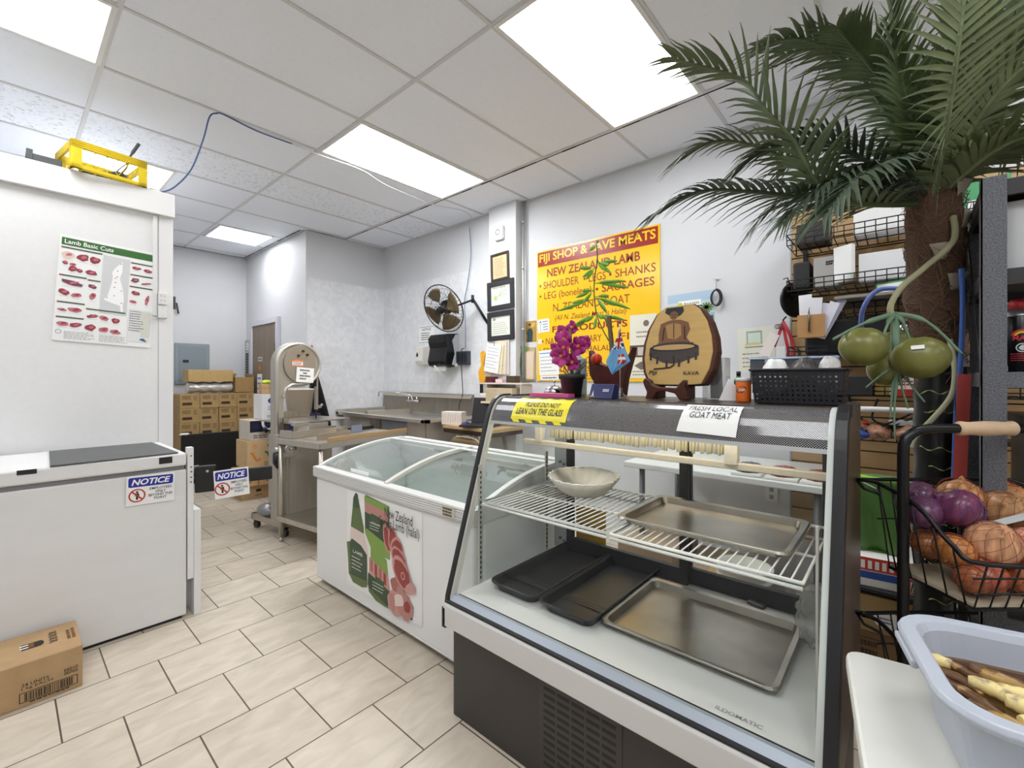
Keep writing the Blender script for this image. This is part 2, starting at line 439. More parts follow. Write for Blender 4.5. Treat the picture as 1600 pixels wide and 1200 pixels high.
# ---------------------------------------------------------------- walk-in cooler (left)
t = T('walk_in_cooler', 'large white walk-in cooler box with a lamb poster on its front', 'cooler', (-1.2, 3.52, 0))
WI = m(228, 228, 228, .5, 0, .015, 30, .12)
obj('body', MB().box(-2.6, 1.845, 0, 3.6, 0, 2.30), WI, t)
obj('corner_trim', MB().box(1.846, 1.92, -.004, .12, 0, 2.30), m(226, 226, 226, .5), t, .002)
obj('top_trim', MB().box(-2.6, 1.925, -.03, 3.6, 2.298, 2.442), m(236, 236, 236, .45), t, .004)
obj('conduit', MB().box(1.816, 1.838, -.012, -.001, 1.664, 2.29), m(224, 224, 224, .45), t, .003)
# poster of lamb cuts
PC = [m(238, 239, 238, .4), m(52, 104, 44, .4), m(208, 209, 211, .4), m(226, 226, 226, .4), m(150, 52, 66, .4), m(192, 112, 122, .4),
      m(226, 200, 186, .4), m(120, 62, 86, .4), m(84, 96, 74, .4), m(246, 246, 246, .4), m(70, 74, 78, .4), m(50, 80, 150, .4), m(176, 52, 52, .4), m(212, 212, 200, .4)]
po = T('poster', 'lamb cuts poster with green header and rows of red meat pictures', 'poster', (.178, 3.518, 1.488), 0, tilt=(0, 3.2))
obj('sheet', MB().box(0, .426, -.0022, -.0004, 0, .592), PC[0], po)
a = MB(); H_ = .592
a.xf = Matrix.Translation((0, -.0022, 0))
a.r2(.008, .535, .418, .577, 1); a.txt('Lamb Basic Cuts', .02, .545, .205, .024, 9, 2, .012)
a.r2(.182, .178, .304, .52, 2)
a.p2([(.262, .49), (.268, .50), (.272, .44), (.262, .40), (.280, .33), (.288, .27), (.284, .245), (.287, .20), (.276, .20), (.270, .235), (.236, .245), (.205, .255), (.196, .262), (.212, .285), (.225, .35), (.230, .40), (.225, .425), (.235, .45)], 9, 2)
for i, (x, z) in enumerate([(.262, .485), (.250, .44), (.249, .405), (.242, .395), (.243, .37), (.240, .34), (.272, .325), (.242, .29), (.21, .275), (.276, .252)]): a.e2(x, z, .003, .003, 10 if i % 3 else 12, 3, 8)
for q in ((.008, .518, .178), (.008, .362, .12), (.124, .356, .178), (.008, .212, .12), (.126, .19, .298), (.008, .128, .12), (.308, .502, .418), (.308, .43, .418), (.308, .358, .418)):
    a.r2(q[0], q[1], q[2], q[1] + .008, 8, 2); a.r2(q[0], q[1], q[0] + .008, q[1] + .008, 12, 3)
blobs = [(.037, .48, .026, .022, 6), (.098, .48, .026, .019, 4), (.148, .478, .022, .02, 4), (.028, .437, .012, .010, 4), (.06, .432, .014, .01, 5), (.06, .408, .018, .014, 4), (.088, .404, .012, .011, 4), (.136, .403, .026, .015, 4),
         (.062, .328, .045, .014, 7), (.146, .325, .019, .012, 7), (.032, .272, .024, .015, 4), (.082, .262, .022, .012, 5), (.150, .27, .013, .022, 5), (.03, .172, .02, .008, 5), (.082, .178, .03, .013, 5), (.156, .155, .024, .010, 4), (.205, .15, .022, .014, 5), (.256, .142, .019, .015, 4),
         (.036, .095, .025, .013, 5), (.088, .093, .026, .013, 4), (.15, .087, .022, .018, 4), (.208, .082, .022, .016, 5), (.258, .077, .024, .014, 5),
         (.334, .476, .022, .010, 4), (.388, .472, .02, .010, 4), (.332, .402, .019, .014, 7), (.385, .392, .026, .005, 4), (.338, .325, .02, .012, 4), (.33, .27, .019, .010, 5), (.395, .29, .009, .033, 5)]
for i, (x, z, rx, rz, k) in enumerate(blobs):
    a.e2(x, z, rx, rz, k, 2, 14, rnd.uniform(-.3, .3), .16, i); a.e2(x + rx * .15, z + rz * .2, rx * .5, rz * .4, 5 if k != 5 else 4, 3, 9, .4, .25, i + 50)
    a.r2(x - rx * .8, z - rz - .008, x + rx * .8, z - rz - .006, 2, 2)
a.r2(.312, .03, .42, .225, 3, 2); a.r2(.375, .06, .418, .215, 13, 3)
a.scrib(.318, .09, .07, .13, 9, 10, 4, 3, .08); a.scrib(.045, .012, .13, .045, 6, 10, 2, 4, .07); a.scrib(.19, .012, .13, .04, 6, 10, 2, 5, .07)
a.ring2(.022, .05, .010, .012, 10, 2, 16); a.e2(.385, .045, .014, .008, 11, 4, 9, .2, .3, 3); a.e2(.398, .039, .008, .005, 1, 5, 8)
obj('printing', a, PC, po, recalc=False)
# switches
for z, lb, tx in ((1.775, 'small textured white outlet plate at the top of the cooler corner pair', 1), (1.69, 'plain white box plate below the outlet plate on the cooler corner', 0)):
    s = T('wall_plate', lb, 'outlet plate', (.664, 3.516, z), 0)
    obj('plate', MB().box(-.023, .023, -.016, 0, -.036, .04), m(222, 222, 220, .4), s, .003)
    q = MB(); q.xf = Matrix.Translation((0, -.0162, 0))
    if tx:
        for x in (-.008, .010):
            for zz in (-.012, .018): q.e2(x, zz, .003, .003, 0, 1, 8)
    else:
        q.e2(.0, -.025, .002, .002, 0, 1, 8); q.e2(0, .03, .002, .002, 0, 1, 8)
    obj('screws', q, m(120, 118, 110, .4), s, recalc=False)
# yellow milk crate on top and black tray
YC = m(226, 198, 30, .45)
c = T('milk_crate', 'yellow plastic milk crate lying on top of the walk-in cooler', 'crate', (.395, 3.62, 2.443), 8)
f = MB()
W2, D2, HH = .165, .16, .155
for y in (-D2, D2):
    f.box(-W2, W2, y - .006, y + .006, HH - .045, HH); f.box(-W2, W2, y - .006, y + .006, 0, .02)
    for x in (-W2 + .02, W2 - .02): f.box(x - .02, x + .02, y - .006, y + .006, 0, HH)
for x in (-W2, W2):
    f.box(x - .006, x + .006, -D2, D2, HH - .045, HH); f.box(x - .006, x + .006, -D2, D2, 0, .02)
    for y in (-D2 + .02, D2 - .02): f.box(x - .006, x + .006, y - .02, y + .02, 0, HH)
for i in range(-2, 3):
    f.box(i * .06 - .004, i * .06 + .004, -D2, D2, 0, .006)
    f.box(-W2, W2, i * .06 - .004, i * .06 + .004, .006, .012)
for k in range(4): f.box(-W2, W2, -D2 - .009, -D2 - .005, HH - .04 + k * .011, HH - .036 + k * .011)
obj('frame', f, YC, c, .002)
q = MB()
for s_ in (-1, 1):
    for i in range(6):
        x = -.12 + i * .05
        q.tube([(x, -D2, .02), (x + s_ * .05, -D2, .11)], .0025, 5)
obj('lattice', q, YC, c)
wb = MB(); wb.ell((0, 0, .03), (.11, .085, .022), 14, 8, fn=lambda a, t: 1 + .15 * math.sin(3 * a + 2 * t))
solo('cable_bundle', wb, m(60, 58, 64, .5, 0, .3, 30), 'dark bundle of cables inside the yellow crate', 'cables', (.4, 3.62, 2.46))
an = MB(); an.tube(spl([(0, 0, .06), (.03, 0, .11), (.045, -.01, .16), (.05, -.01, .19), (.09, -.02, .28)]), [.006] * 20 + [.010] * 5, 6); an.tube([(-.03, 0, .055), (.05, 0, .165)], .004, 5); an.ell((.047, -.01, .17), .014, 8, 6); an.ell((0, 0, .052), (.04, .03, .03), 10, 6)
solo('wall_antenna', an, m(70, 72, 74, .5, .3), 'thin grey antenna sticking up out of the yellow crate', 'antenna', (.47, 3.60, 2.455))
tr = MB(); tr.box(-.07, .07, -.09, .09, 0, .012); tr.box(-.07, .07, -.09, -.08, .012, .075); tr.box(-.07, .07, .08, .09, .012, .075); tr.box(-.07, -.045, -.095, .09, 0, .095)
solo('cooling_tray', tr, m(74, 76, 78, .5, .2), 'dark grey metal tray lying left of the yellow crate on the cooler', 'tray', (.155, 3.70, 2.443), 0, bevel=.003)
bc = MB(); bc.tube(spl([(.66, 3.515, 2.447), (.72, 3.48, 2.49), (.80, 3.44, 2.62), (.855, 3.40, 2.82), (.885, 3.385, 2.97), (.92, 3.36, 3.0), (.96, 3.345, 3.0), (1.167, 3.39, 2.999), (1.40, 3.375, 2.995)], 8), .0045, 6, k=0)
solo('network_cable', bc, m(70, 96, 148, .5), 'blue cable rising from the cooler corner and running over the ceiling', 'cable')
bw = MB(); bw.tube(spl([(1.40, 3.375, 2.995), (1.607, 3.37, 2.99), (1.94, 3.345, 2.985), (2.216, 3.43, 2.98), (2.6, 3.48, 2.985), (2.839, 3.49, 2.992), (3.11, 3.40, 2.99), (3.30, 3.46, 2.975), (3.365, 3.57, 2.92)], 8), .0045, 6)
solo('white_cable', bw, m(214, 216, 220, .5), 'white cable drooping under the ceiling towards the right wall', 'cable')
bv = MB(); bv.tube(spl([(3.365, 3.57, 2.92), (3.362, 3.545, 2.605), (3.362, 3.60, 2.3), (3.362, 3.645, 2.128), (3.362, 3.63, 1.85), (3.362, 3.632, 1.60)], 8), .004, 6)
solo('hanging_cable', bv, m(120, 140, 175, .5), 'pale blue cable hanging down the right wall behind the fan', 'cable')
tb = MB(); tb.ell((0, 0, .008), (.03, .022, .012), 12, 6, fn=lambda a, t: 1 + .2 * math.sin(4 * a))
solo('paper_wad', tb, PAPER, 'small white wad on the cooler corner where the blue cable starts', 'wad', (.63, 3.53, 2.443))

# ---------------------------------------------------------------- long chest freezer (left)
t = T('chest_freezer', 'long white chest freezer with a dark mat on its lid and blue notice', 'freezer', (-.4, 3.18, 0))
FW = m(224, 224, 224, .45, 0, .02, 5, .06, (1, 1, 3))
obj('body', MB().box(-1.0, 1.048, -.30, .30, .016, .790), FW, t, .006)
obj('lid', MB().box(-1.0, 1.048, -.305, .30, .812, .880), m(226, 226, 226, .4), t, .010)
obj('gasket', MB().box(-1.0, 1.040, -.292, .292, .790, .812), m(120, 120, 122, .6), t)
obj('kick_base', MB().box(-1.0, 1.03, -.285, .28, .0, .016), BLACKM, t)
obj('lid_clip', MB().box(.93, .985, -.3075, -.302, .835, .868), BLACKM, t); obj('lid_clip', MB().box(.44, .50, -.3075, -.302, .858, .878), BLACKM, t)
mt_ = MB(); mt_.prism([(.14, -.31), (.612, -.30), (.60, .27), (.165, .27)], .881, .886, 'z')
solo('rubber_mat', mt_, m(84, 84, 86, .5, 0, .08, 8), 'dark grey mat lying on the white chest freezer lid', 'mat', (0, 3.18, 0))
# gate post boards on the freezer corner
ps = T('gate_post', 'white board post screwed to the right end of the chest freezer', 'post', (.668, 2.90, 0))
obj('board', MB().box(-.016, .012, -.022, .022, .20, .905), m(230, 230, 230, .5), ps, .002)
obj('side_board', MB().box(.0135, .045, -.02, .14, .0, .565), m(228, 228, 228, .5), ps, .002)
q = MB()
for z in (.72, .745, .775, .80, .86): q.tube([(0, -.022, z), (0, -.026, z)], .004, 8)
obj('screw', q, m(120, 120, 118, .35, .8), ps)
q = MB(); q.tube([(.012, 0, .735), (.05, 0, .735)], .006, 8); q.tube([(.012, 0, .79), (.04, 0, .79)], .012, 8); q.box(.012, .05, -.012, .012, .76, .775)
obj('hinge', q, m(150, 150, 150, .3, .9), ps)
def notice(mb, W, Hh):
    mb.r2(0, 0, W, Hh, 0, 0.3)
    mb.p2(rrect(W * .04, Hh * .62, W * .96, Hh * .95, .008), 1, 1)
    mb.txt('NOTICE', W * .10, Hh * .68, W * .80, Hh * .21, 0, 2, .03, .25)
    cx, cz, r = W * .22, Hh * .33, Hh * .23
    mb.ring2(cx, cz, r * .82, r, 2, 2)
    mb.e2(cx, cz + r * .52, r * .15, r * .15, 3, 2, 10)
    mb.p2([(cx - r * .22, cz + r * .32), (cx + r * .22, cz + r * .32), (cx + r * .26, cz - r * .05), (cx + r * .12, cz - r * .05), (cx + r * .12, cz - r * .62), (cx - r * .12, cz - r * .62), (cx - r * .12, cz - r * .05), (cx - r * .26, cz - r * .05)], 3, 2)
    mb.l2((cx - r * .6, cz + r * .6), (cx + r * .6, cz - r * .6), r * .2, 2, 3)
    for i, s in enumerate(('EMPLOYEES', 'ONLY', 'BEYOND THIS', 'POINT')):
        ww = (.46, .22, .50, .26)[i] * W
        mb.txt(s, W * .70 - ww / 2, Hh * (.475 - i * .115), ww, Hh * .085, 3, 2, .01)
NM = [m(240, 240, 240, .4), m(30, 44, 150, .4), m(184, 52, 34, .4), m(30, 30, 34, .5)]
n1 = MB(); notice(n1, .195, .145)
tag(place(obj('notice_sticker', n1, NM, None, recalc=False), (.398, 2.8738, .645), 0, (0, 1.5)), 'blue and white employees notice stuck on the chest freezer front', 'notice')
# gate arm
g = T('swing_gate', 'black bar gate reaching from the freezer post towards the bandsaw', 'gate', (.682, 2.885, 0), -14)
q = MB(); q.box(.004, .10, -.014, .014, .655, .80); q.box(.09, .375, -.011, .011, .685, .762)
obj('bar', q, m(24, 23, 24, .45, 0, .2, 20), g, .006)
q = MB(); q.tube([(.06, -.014, .77), (.06, -.018, .77)], .007, 8); q.tube([(.10, -.014, .752), (.10, -.018, .752)], .008, 8)
obj('bolt', q, m(200, 200, 200, .3, .9), g)
n2 = MB(); n2.xf = Matrix.Translation((0, -.0025, 0)); notice(n2, .165, .155); n2.xf = Matrix(); n2.box(0, .165, -.0024, 0, 0, .155, k=0)
tag(place(obj('notice_sign', n2, NM, None, recalc=False), (.768, 2.838, .612), -14, (0, -3)), 'employees notice sign hanging on the black gate bar', 'notice')

# ---------------------------------------------------------------- carton at lower left
def carton(name, label, loc, sz, rz=0, mat=CARD, prn=None, open_=False, group=None, tape=True, cat='carton'):
    X, Y, Z = sz
    t = T(name, label, cat, loc, rz, group)
    if open_:
        b = MB(); th = .005
        b.box(-X / 2, X / 2, -Y / 2, -Y / 2 + th, 0, Z); b.box(-X / 2, X / 2, Y / 2 - th, Y / 2, 0, Z); b.box(-X / 2, -X / 2 + th, -Y / 2, Y / 2, 0, Z); b.box(X / 2 - th, X / 2, -Y / 2, Y / 2, 0, Z); b.box(-X / 2, X / 2, -Y / 2, Y / 2, 0, th)
        obj('box', b, mat, t)
        obj('flap', MB().bar((-X / 2, 0, Z), (-X / 2 + .02, 0, Z + .05), Y, .004, (1, 0, 1)), CARDL, t); obj('flap', MB().bar((X / 2, 0, Z), (X / 2 - .02, 0, Z + .045), Y, .004, (1, 0, 1)), CARDL, t)
    else:
        obj('box', MB().box(-X / 2, X / 2, -Y / 2, Y / 2, 0, Z), mat, t, .004)
        if tape: obj('tape', MB().box(-X / 2 + .004, X / 2 - .004, -.022, .022, Z - .001, Z + .0008), m(186, 150, 100, .3), t)
    if prn:
        q = MB(); r2_ = prn(q, X, Y, Z)
        obj('printing', q, PM, t, recalc=False)
        if r2_: obj('printing', r2_, PM, t, recalc=False)
    return t
PM = [INK, BROWNINK, m(236, 236, 232, .6), m(38, 52, 120, .5), m(226, 132, 48, .5), m(52, 96, 52, .5), m(58, 116, 60, .5), m(190, 48, 34, .5), m(28, 26, 46, .5)]
def pr_floor(q, X, Y, Z):
    q.xf = Matrix.Translation((-X / 2, -Y / 2 - .0002, 0))
    x0 = X - .20
    q.txt('24 UNITS', x0 + .028, .079, .075, .0125, 0, 1, .008); q.txt('1 kg EACH', x0 + .028, .064, .085, .0125, 0, 1, .008)
    q.txt('66010', x0 + .145, .083, .04, .0125, 0, 1, .008); q.txt('00705', x0 + .145, .068, .04, .0125, 0, 1, .008)
    q.r2(x0 + .022, .0545, x0 + .185, .057, 0, 1); q.r2(x0 + .022, .018, x0 + .185, .0205, 0, 1); q.r2(x0 + .022, .018, x0 + .0245, .057, 0, 1); q.r2(x0 + .1825, .018, x0 + .185, .057, 0, 1)
    x = x0 + .036
    while x < x0 + .170:
        wd = rnd.choice((.0012, .0018, .003, .004)); q.r2(x, .022, x + wd, .0525, 0, 1); x += wd + rnd.choice((.0015, .002, .0035))
    q.scrib(x0 + .05, .011, .11, .005, 1, 0, 1, 6, .3)
    q = MB()
    q.xf = Matrix.Translation((X / 2, -Y / 2, Z + .0003)) @ Matrix.Rotation(R(180), 4, 'Z') @ Matrix.Translation((0, -Y * 1.0, 0)) @ Matrix.Rotation(R(-90), 4, 'X')
    q.xf = Matrix.Translation((-X / 2, -Y / 2, Z + .0003)) @ Matrix.Rotation(R(-90), 4, 'X')
    x0 = X - .20
    q.r2(x0 + .03, .12, x0 + .085, .175, 0, 1); 
    for zz in (.132, .156): q.r2(x0 + .026, zz, x0 + .052, zz + .009, 2, 2)
    q.e2(x0 + .083, .147, .012, .027, 0, 1.5, 14); q.r2(x0 + .05, .126, x0 + .066, .168, 1, 2.5)
    q.xf = q.xf @ Matrix.Translation((x0 + .10, 0, .06)) @ Matrix.Rotation(R(-90), 4, 'Y')
    for i in range(4):
        zz = i * .03
        for (aa, bb) in (((0.01, .002), (.03, .018)), ((.012, .02), (.028, .004)), ((.008, .022), (.03, .024)), ((.005, .0), (.012, .022))):
            q.l2((.05 + zz + aa[1], -.005 - aa[0]), (.05 + zz + bb[1], -.005 - bb[0]), .004, 0, 1)
    q.scrib(.04, -.09, .12, .03, 2, 1, 1, 12, .22)
    return q
carton('shipping_carton', 'taped brown carton with a barcode standing on the tiles at lower left', (-.03, 2.713, 0), (.50, .29, .17), 0, CARD, pr_floor, tape=False)
# ---------------------------------------------------------------- island freezer with curved glass lids
t = T('display_freezer', 'white ice cream style freezer with curved sliding glass lids', 'freezer', (1.295, 2.765, 0), -90)
LX, LY = 1.42, .68
FB = m(232, 233, 234, .4)
b = MB()
prof = [(0, .06), (LX, .06), (LX, .66), (0, .66)]
b.box(0, LX, 0, .055, .045, .665); b.box(0, LX, LY - .055, LY, .045, .665); b.box(0, .055, .055, LY - .055, .045, .665); b.box(LX - .055, LX, .055, LY - .055, .045, .665); b.box(0, LX, 0, LY, .035, .06)
obj('body', b, FB, t, .012)
obj('foot', MB().box(.06, LX - .06, .06, LY - .06, 0, .035), BLACKM, t)
LINER = m(212, 217, 213, .5, 0, .05, 6, .1)
b = MB(); x0, x1, y0, y1, z0, z1 = .056, LX - .056, .056, LY - .056, .22, .70
b.add([(x0, y0, z1), (x1, y0, z1), (x1, y1, z1), (x0, y1, z1), (x0, y0, z0), (x1, y0, z0), (x1, y1, z0), (x0, y1, z0)], [(0, 1, 5, 4), (1, 2, 6, 5), (2, 3, 7, 6), (3, 0, 4, 7), (4, 5, 6, 7)])
obj('liner', b, LINER, t, recalc=False)
RAIL = m(214, 214, 212, .4)
b = MB()
b.box(-.012, LX + .012, -.014, .045, .665, .728); b.box(-.012, LX + .012, LY - .06, LY + .012, .665, .800)
for k in range(5): b.box(-.013, LX + .013, -.017, -.013, .674 + k * .011, .680 + k * .011)
obj('top_rail', b, RAIL, t, .004)
def az(y):
    s = min(1, max(0, (y - .02) / .56)); return .728 + .118 * (1 - (1 - s) ** 2.0)
ys = [.02 + i * (LY - .06) / 16 for i in range(17)]
def archrib(x, wd, lo):
    b = MB(); th = .022
    top = [(y, az(y) + lo) for y in ys]; bot = [(y, az(y) + lo - th) for y in ys]
    b.prism(top + bot[::-1], x - wd / 2, x + wd / 2, 'x'); return b
e1 = archrib(0.0, .03, .004); ends = MB()
obj('end_arch', e1, RAIL, t, .003); obj('end_arch', archrib(LX, .03, .004), RAIL, t, .003)
for xx in (0, LX):
    e = MB(); e.prism([(.0, .665)] + [(y, az(y) - .02) for y in ys] + [(LY, .665)], xx - .006, xx + .006, 'x')
    obj('end_panel', e, m(212, 213, 212, .4), t)
bk = MB(); bk.box(0, LX, LY - .05, LY + .006, .80, .848); bk.box(0, LX, LY - .15, LY - .12, .842, .852)
obj('back_rail', bk, m(224, 224, 222, .4), t, .003)
GL2 = glassmat('freezer_glass', (.94, .96, .95), .03, .5)
def lidglass(xa, xb, dz):
    g = MB(); top = [(y, az(y) + dz) for y in ys]; bot = [(y, az(y) + dz - .004) for y in ys]
    g.prism(top + bot[::-1], xa, xb, 'x', smooth=False); return g
l1 = obj('glass_lid', lidglass(.02, .74, -.004), GL2, t)
obj('lid_frame', archrib(.735, .032, .006), m(206, 203, 194, .4), l1, .003)
l2_ = obj('glass_lid', lidglass(.70, 1.40, -.022), GL2, t)
obj('lid_seal', archrib(.712, .010, -.004), m(48, 48, 46, .6), l2_)
q = MB(); q.bar((.33, .05, az(.05) - .001), (.52, .05, az(.05) - .001), .022, .002, (0, 1, 0))
obj('white_label', q, m(248, 248, 248, .5), t)
q = MB(); q.xf = Matrix.Translation((0, -.0175, 0)); q.r2(1.235, .672, 1.32, .722, 0, 1); q.scrib(1.24, .675, .07, .04, 3, 1, 2, 5, .2)
obj('rating_plate', q, [m(200, 196, 182, .5), m(90, 70, 50, .6)], t, recalc=False)
q = MB()
q.box(.08, 1.34, .07, .61, .221, .30)
obj('frost', q, m(216, 221, 218, .7, 0, .06, 5, .6), t, .02)
# frozen packs
for i, (x, y, rz_, k) in enumerate(((1.18, .20, 10, (206, 150, 60)), (.30, .24, -14, (218, 222, 230)), (.48, .38, 30, (196, 204, 214)))):
    b = MB(); b.ell((0, 0, .04), (.13, .085, .04), 14, 8, fn=lambda a, tt: 1 + .1 * math.sin(5 * a + tt * 3))
    solo('frozen_pack', b, m(*k, .4, 0, .1, 20), ('orange frozen pack at the near end inside the curved glass freezer', 'pale frozen pack at the far front inside the curved glass freezer', 'grey frozen pack lying further back inside the curved glass freezer')[i], 'frozen food', (1.295 + y, 2.765 - x, .30), rz_)
# lamb poster on the freezer front
LP = [m(240, 240, 240, .4), m(92, 112, 62, .4), m(52, 76, 52, .4), m(128, 160, 72, .4), m(150, 62, 56, .4), m(206, 150, 146, .4), m(190, 136, 128, .4), m(228, 210, 204, .4), m(44, 38, 40, .5), m(226, 230, 222, .4), m(62, 86, 56, .4), m(172, 106, 96, .4), m(40, 70, 150, .4)]
pz = T('lamb_poster', 'halal spring lamb poster with green packs and sliced meat on the freezer', 'poster', (1.2935, 2.378, .113), -90)
obj('sheet', MB().box(0, .687, -.0022, 0, 0, .535), LP[0], pz)
a = MB(); a.xf = Matrix.Translation((0, -.0022, 0))
W_, HP = .687, .535
def P_(u, v): return (u * W_, v * HP)      # u right, v up, both 0..1
def pp(pts, k, L): a.p2([P_(*p) for p in pts], k, L)
pp([(.10, .93), (.135, .99), (.165, .98), (.20, .86), (.26, .66), (.26, .60), (.06, .62), (.07, .70), (.09, .84)], 1, 1)          # neck of the tall pack
pp([(.09, .83), (.19, .84), (.165, .98), (.135, .99), (.10, .93)], 10, 2)
pp([(.06, .62), (.26, .60), (.33, .42), (.30, .36), (.05, .44)], 7, 2)
pp([(.00, .44), (.05, .46), (.08, .50), (.22, .47), (.31, .40), (.31, .10), (.24, .06), (.10, .05), (.03, .12), (.02, .28)], 2, 3)
pp([(.03, .12), (.31, .14), (.31, .08), (.24, .05), (.10, .05)], 1, 4); pp([(.00, .44), (.05, .46), (.07, .14), (.03, .12), (.02, .28)], 1, 4)
a.txt('LAMB', .07 * W_ + .02, .36 * HP, .10, .018, 9, 5, .006); a.scrib(.055, .10, .12, .08, 4, 9, 5, 1, .08)
pp([(.27, .98), (.29, 1.0), (.56, .97), (.61, .96), (.62, .46), (.53, .46), (.36, .50), (.28, .62)], 2, 2)      # top flat pack
pp([(.28, .99), (.60, .965), (.60, .90), (.275, .93)], 3, 3); pp([(.275, .93), (.60, .90), (.60, .80), (.275, .83)], 6, 3)
pp([(.37, .84), (.50, .82), (.50, .72), (.37, .74)], 10, 4); pp([(.28, .62), (.36, .50), (.53, .46), (.62, .46), (.62, .58), (.30, .67)], 3, 4)
a.txt('SPRING LAMB', .375 * W_, .735 * HP, .08, .012, 9, 5); a.scrib(.24, .36, .10, .045, 3, 9, 5, 2, .08)
pp([(.36, .52), (.58, .44), (.60, .28), (.36, .36)], 3, 3); pp([(.34, .40), (.60, .30), (.62, .16), (.34, .24)], 5, 4)
for i in range(4): pp([(.36 + i * .06, .385 - i * .022), (.395 + i * .06, .37 - i * .022), (.395 + i * .06, .26 - i * .022), (.36 + i * .06, .27 - i * .022)], 4 if i % 2 else 11, 5)
pp([(.33, .24), (.63, .16), (.64, .02), (.50, .00), (.36, .06), (.32, .12)], 2, 5); pp([(.33, .10), (.63, -.0), (.56, -.005), (.44, .0), (.34, .05)], 1, 6)
pp([(.43, .245), (.55, .22), (.55, .13), (.43, .155)], 10, 6); a.scrib(.27, .05, .13, .05, 3, 9, 7, 3, .08)
# raised slices of meat
for i, (u, v, rx, rz_, rt) in enumerate(((.585, .66, .045, .115, .25), (.66, .66, .055, .11, .1), (.715, .60, .075, .085, -.2), (.74, .52, .10, .075, -.5), (.775, .40, .13, .095, -.75))):
    a.e2(*P_(u, v), rx * W_, rz_ * HP * 1.2, 5, 6 + i * 2, 18, rt, .05, i); a.e2(*P_(u + .006, v - .004), rx * W_ * .84, rz_ * HP * 1.0, 4, 7 + i * 2, 16, rt, .1, i + 9)
a.e2(*P_(.80, .38), .018, .02, 5, 17, 12); a.e2(*P_(.80, .38), .011, .013, 4, 18, 12)
a.e2(*P_(.89, .30), .04, .03, 5, 17, 12, .3, .2, 4); a.e2(*P_(.72, .235), .062, .042, 11, 6, 14, -.6, .12, 5); a.e2(*P_(.81, .175), .075, .03, 6, 7, 14, -.5, .12, 8)
a.e2(*P_(.70, .09), .07, .062, 5, 8, 16, .2, .1, 6); a.e2(*P_(.66, .08), .03, .05, 6, 9, 12, .2, .15, 7); a.e2(*P_(.80, .10), .075, .06, 6, 9, 16, -.4, .12, 11); a.e2(*P_(.84, .11), .03, .028, 4, 10, 12, 0, .2, 13); a.e2(*P_(.74, .13), .045, .03, 7, 10, 12, .5, .2, 3)
a.p2([P_(.86, .015), P_(.90, .015), P_(.88, .06)], 12, 4)
a.txt('New Zealand', .575 * W_, .862 * HP, .235, .048, 8, 20, .004); a.txt('Spring Lamb (halal)', .505 * W_, .745 * HP, .335, .06, 8, 20, .004)
obj('printing', a, LP, pz, recalc=False)

# ---------------------------------------------------------------- deli display case
t = T('deli_display_case', 'dark refrigerated deli case with slanted glass front and pans inside', 'display case', (1.10, 1.30, 0), -90)
CX, CY = 1.19, .745
DB = m(52, 48, 46, .42, 0, .08, 3)
obj('base', MB().box(.012, CX - .012, .03, CY - .02, 0, .355), DB, t, .004)
v = MB()
for cix in range(5):
    for r_ in range(12):
        x = .445 + cix * .052; z = .305 - r_ * .0235
        v.box(x, x + .043, .0265, .031, z - .009, z)
obj('vent_grille', v, m(20, 20, 20, .5), t)
obj('vent_panel', MB().box(.425, .715, .0275, .0305, .0, .325), m(58, 54, 51, .45), t)
b = MB(); b.prism([(-.012, .352), (.05, .345), (.05, .43), (-.004, .438), (-.012, .43)], 0, CX, 'x')
obj('bumper', b, m(206, 205, 203, .35), t, .004)
obj('bumper_seal', MB().box(.004, CX - .004, -.006, .012, .438, .4445), BLACKM, t)
b = MB(); b.prism([(.008, .444), (.024, .444), (.036, .462), (.024, .462)], .02, CX - .02, 'x')
obj('alloy_channel', b, m(176, 184, 196, .3, .3), t)
obj('dark_channel', MB().box(.02, CX - .02, .036, .056, .40, .452), m(40, 36, 32, .15), t)
DK = m(222, 222, 219, .35, 0, .03, 4)
b = MB(); b.box(.02, CX - .02, .056, CY - .02, .43, .452); b.box(.018, CX - .018, .60, CY - .012, .355, .43); b.box(.02, CX - .02, .05, .60, .357, .43)
obj('deck', b, DK, t)
q = MB(); q.xf = Matrix.Translation((.945, .075, .4525)) @ Matrix.Rotation(R(-90), 4, 'X'); q.txt('ILDOMATIC', 0, 0, .105, .014, 0, 1, .02)
obj('maker_lettering', q, m(150, 150, 152, .5), t, recalc=False)
# profile of the slanted front
FP = [(.012, .40), (.018, .452), (.228, 1.102), (.237, 1.126), (.247, 1.148), (.259, 1.167), (.274, 1.182), (.293, 1.192), (.316, 1.197)]
FP.append((.36, 1.197))
def strip(x0, x1, out, inn):
    n = len(FP); o_, i_ = [], []
    for j, p in enumerate(FP):
        a_ = FP[max(j - 1, 0)]; b_ = FP[min(j + 1, n - 1)]; dy, dz = b_[0] - a_[0], b_[1] - a_[1]; l = math.hypot(dy, dz)
        ny, nz = -dz / l, dy / l
        o_.append((p[0] + ny * out, p[1] + nz * out)); i_.append((p[0] - ny * inn, p[1] - nz * inn))
    return MB().prism(o_ + i_[::-1], x0, x1, 'x')
EDGE = m(34, 33, 36, .4)
ef = strip(-.006, .014, .014, .022); ef.box(-.006, .014, .36, CY, 1.165, 1.206); ef.box(-.006, .014, -.012, .05, .345, .42)
obj('end_frame', ef, EDGE, t, .002)
obj('glass_edge_strip', strip(.0142, .021, .006, .020), m(206, 206, 198, .4), t)
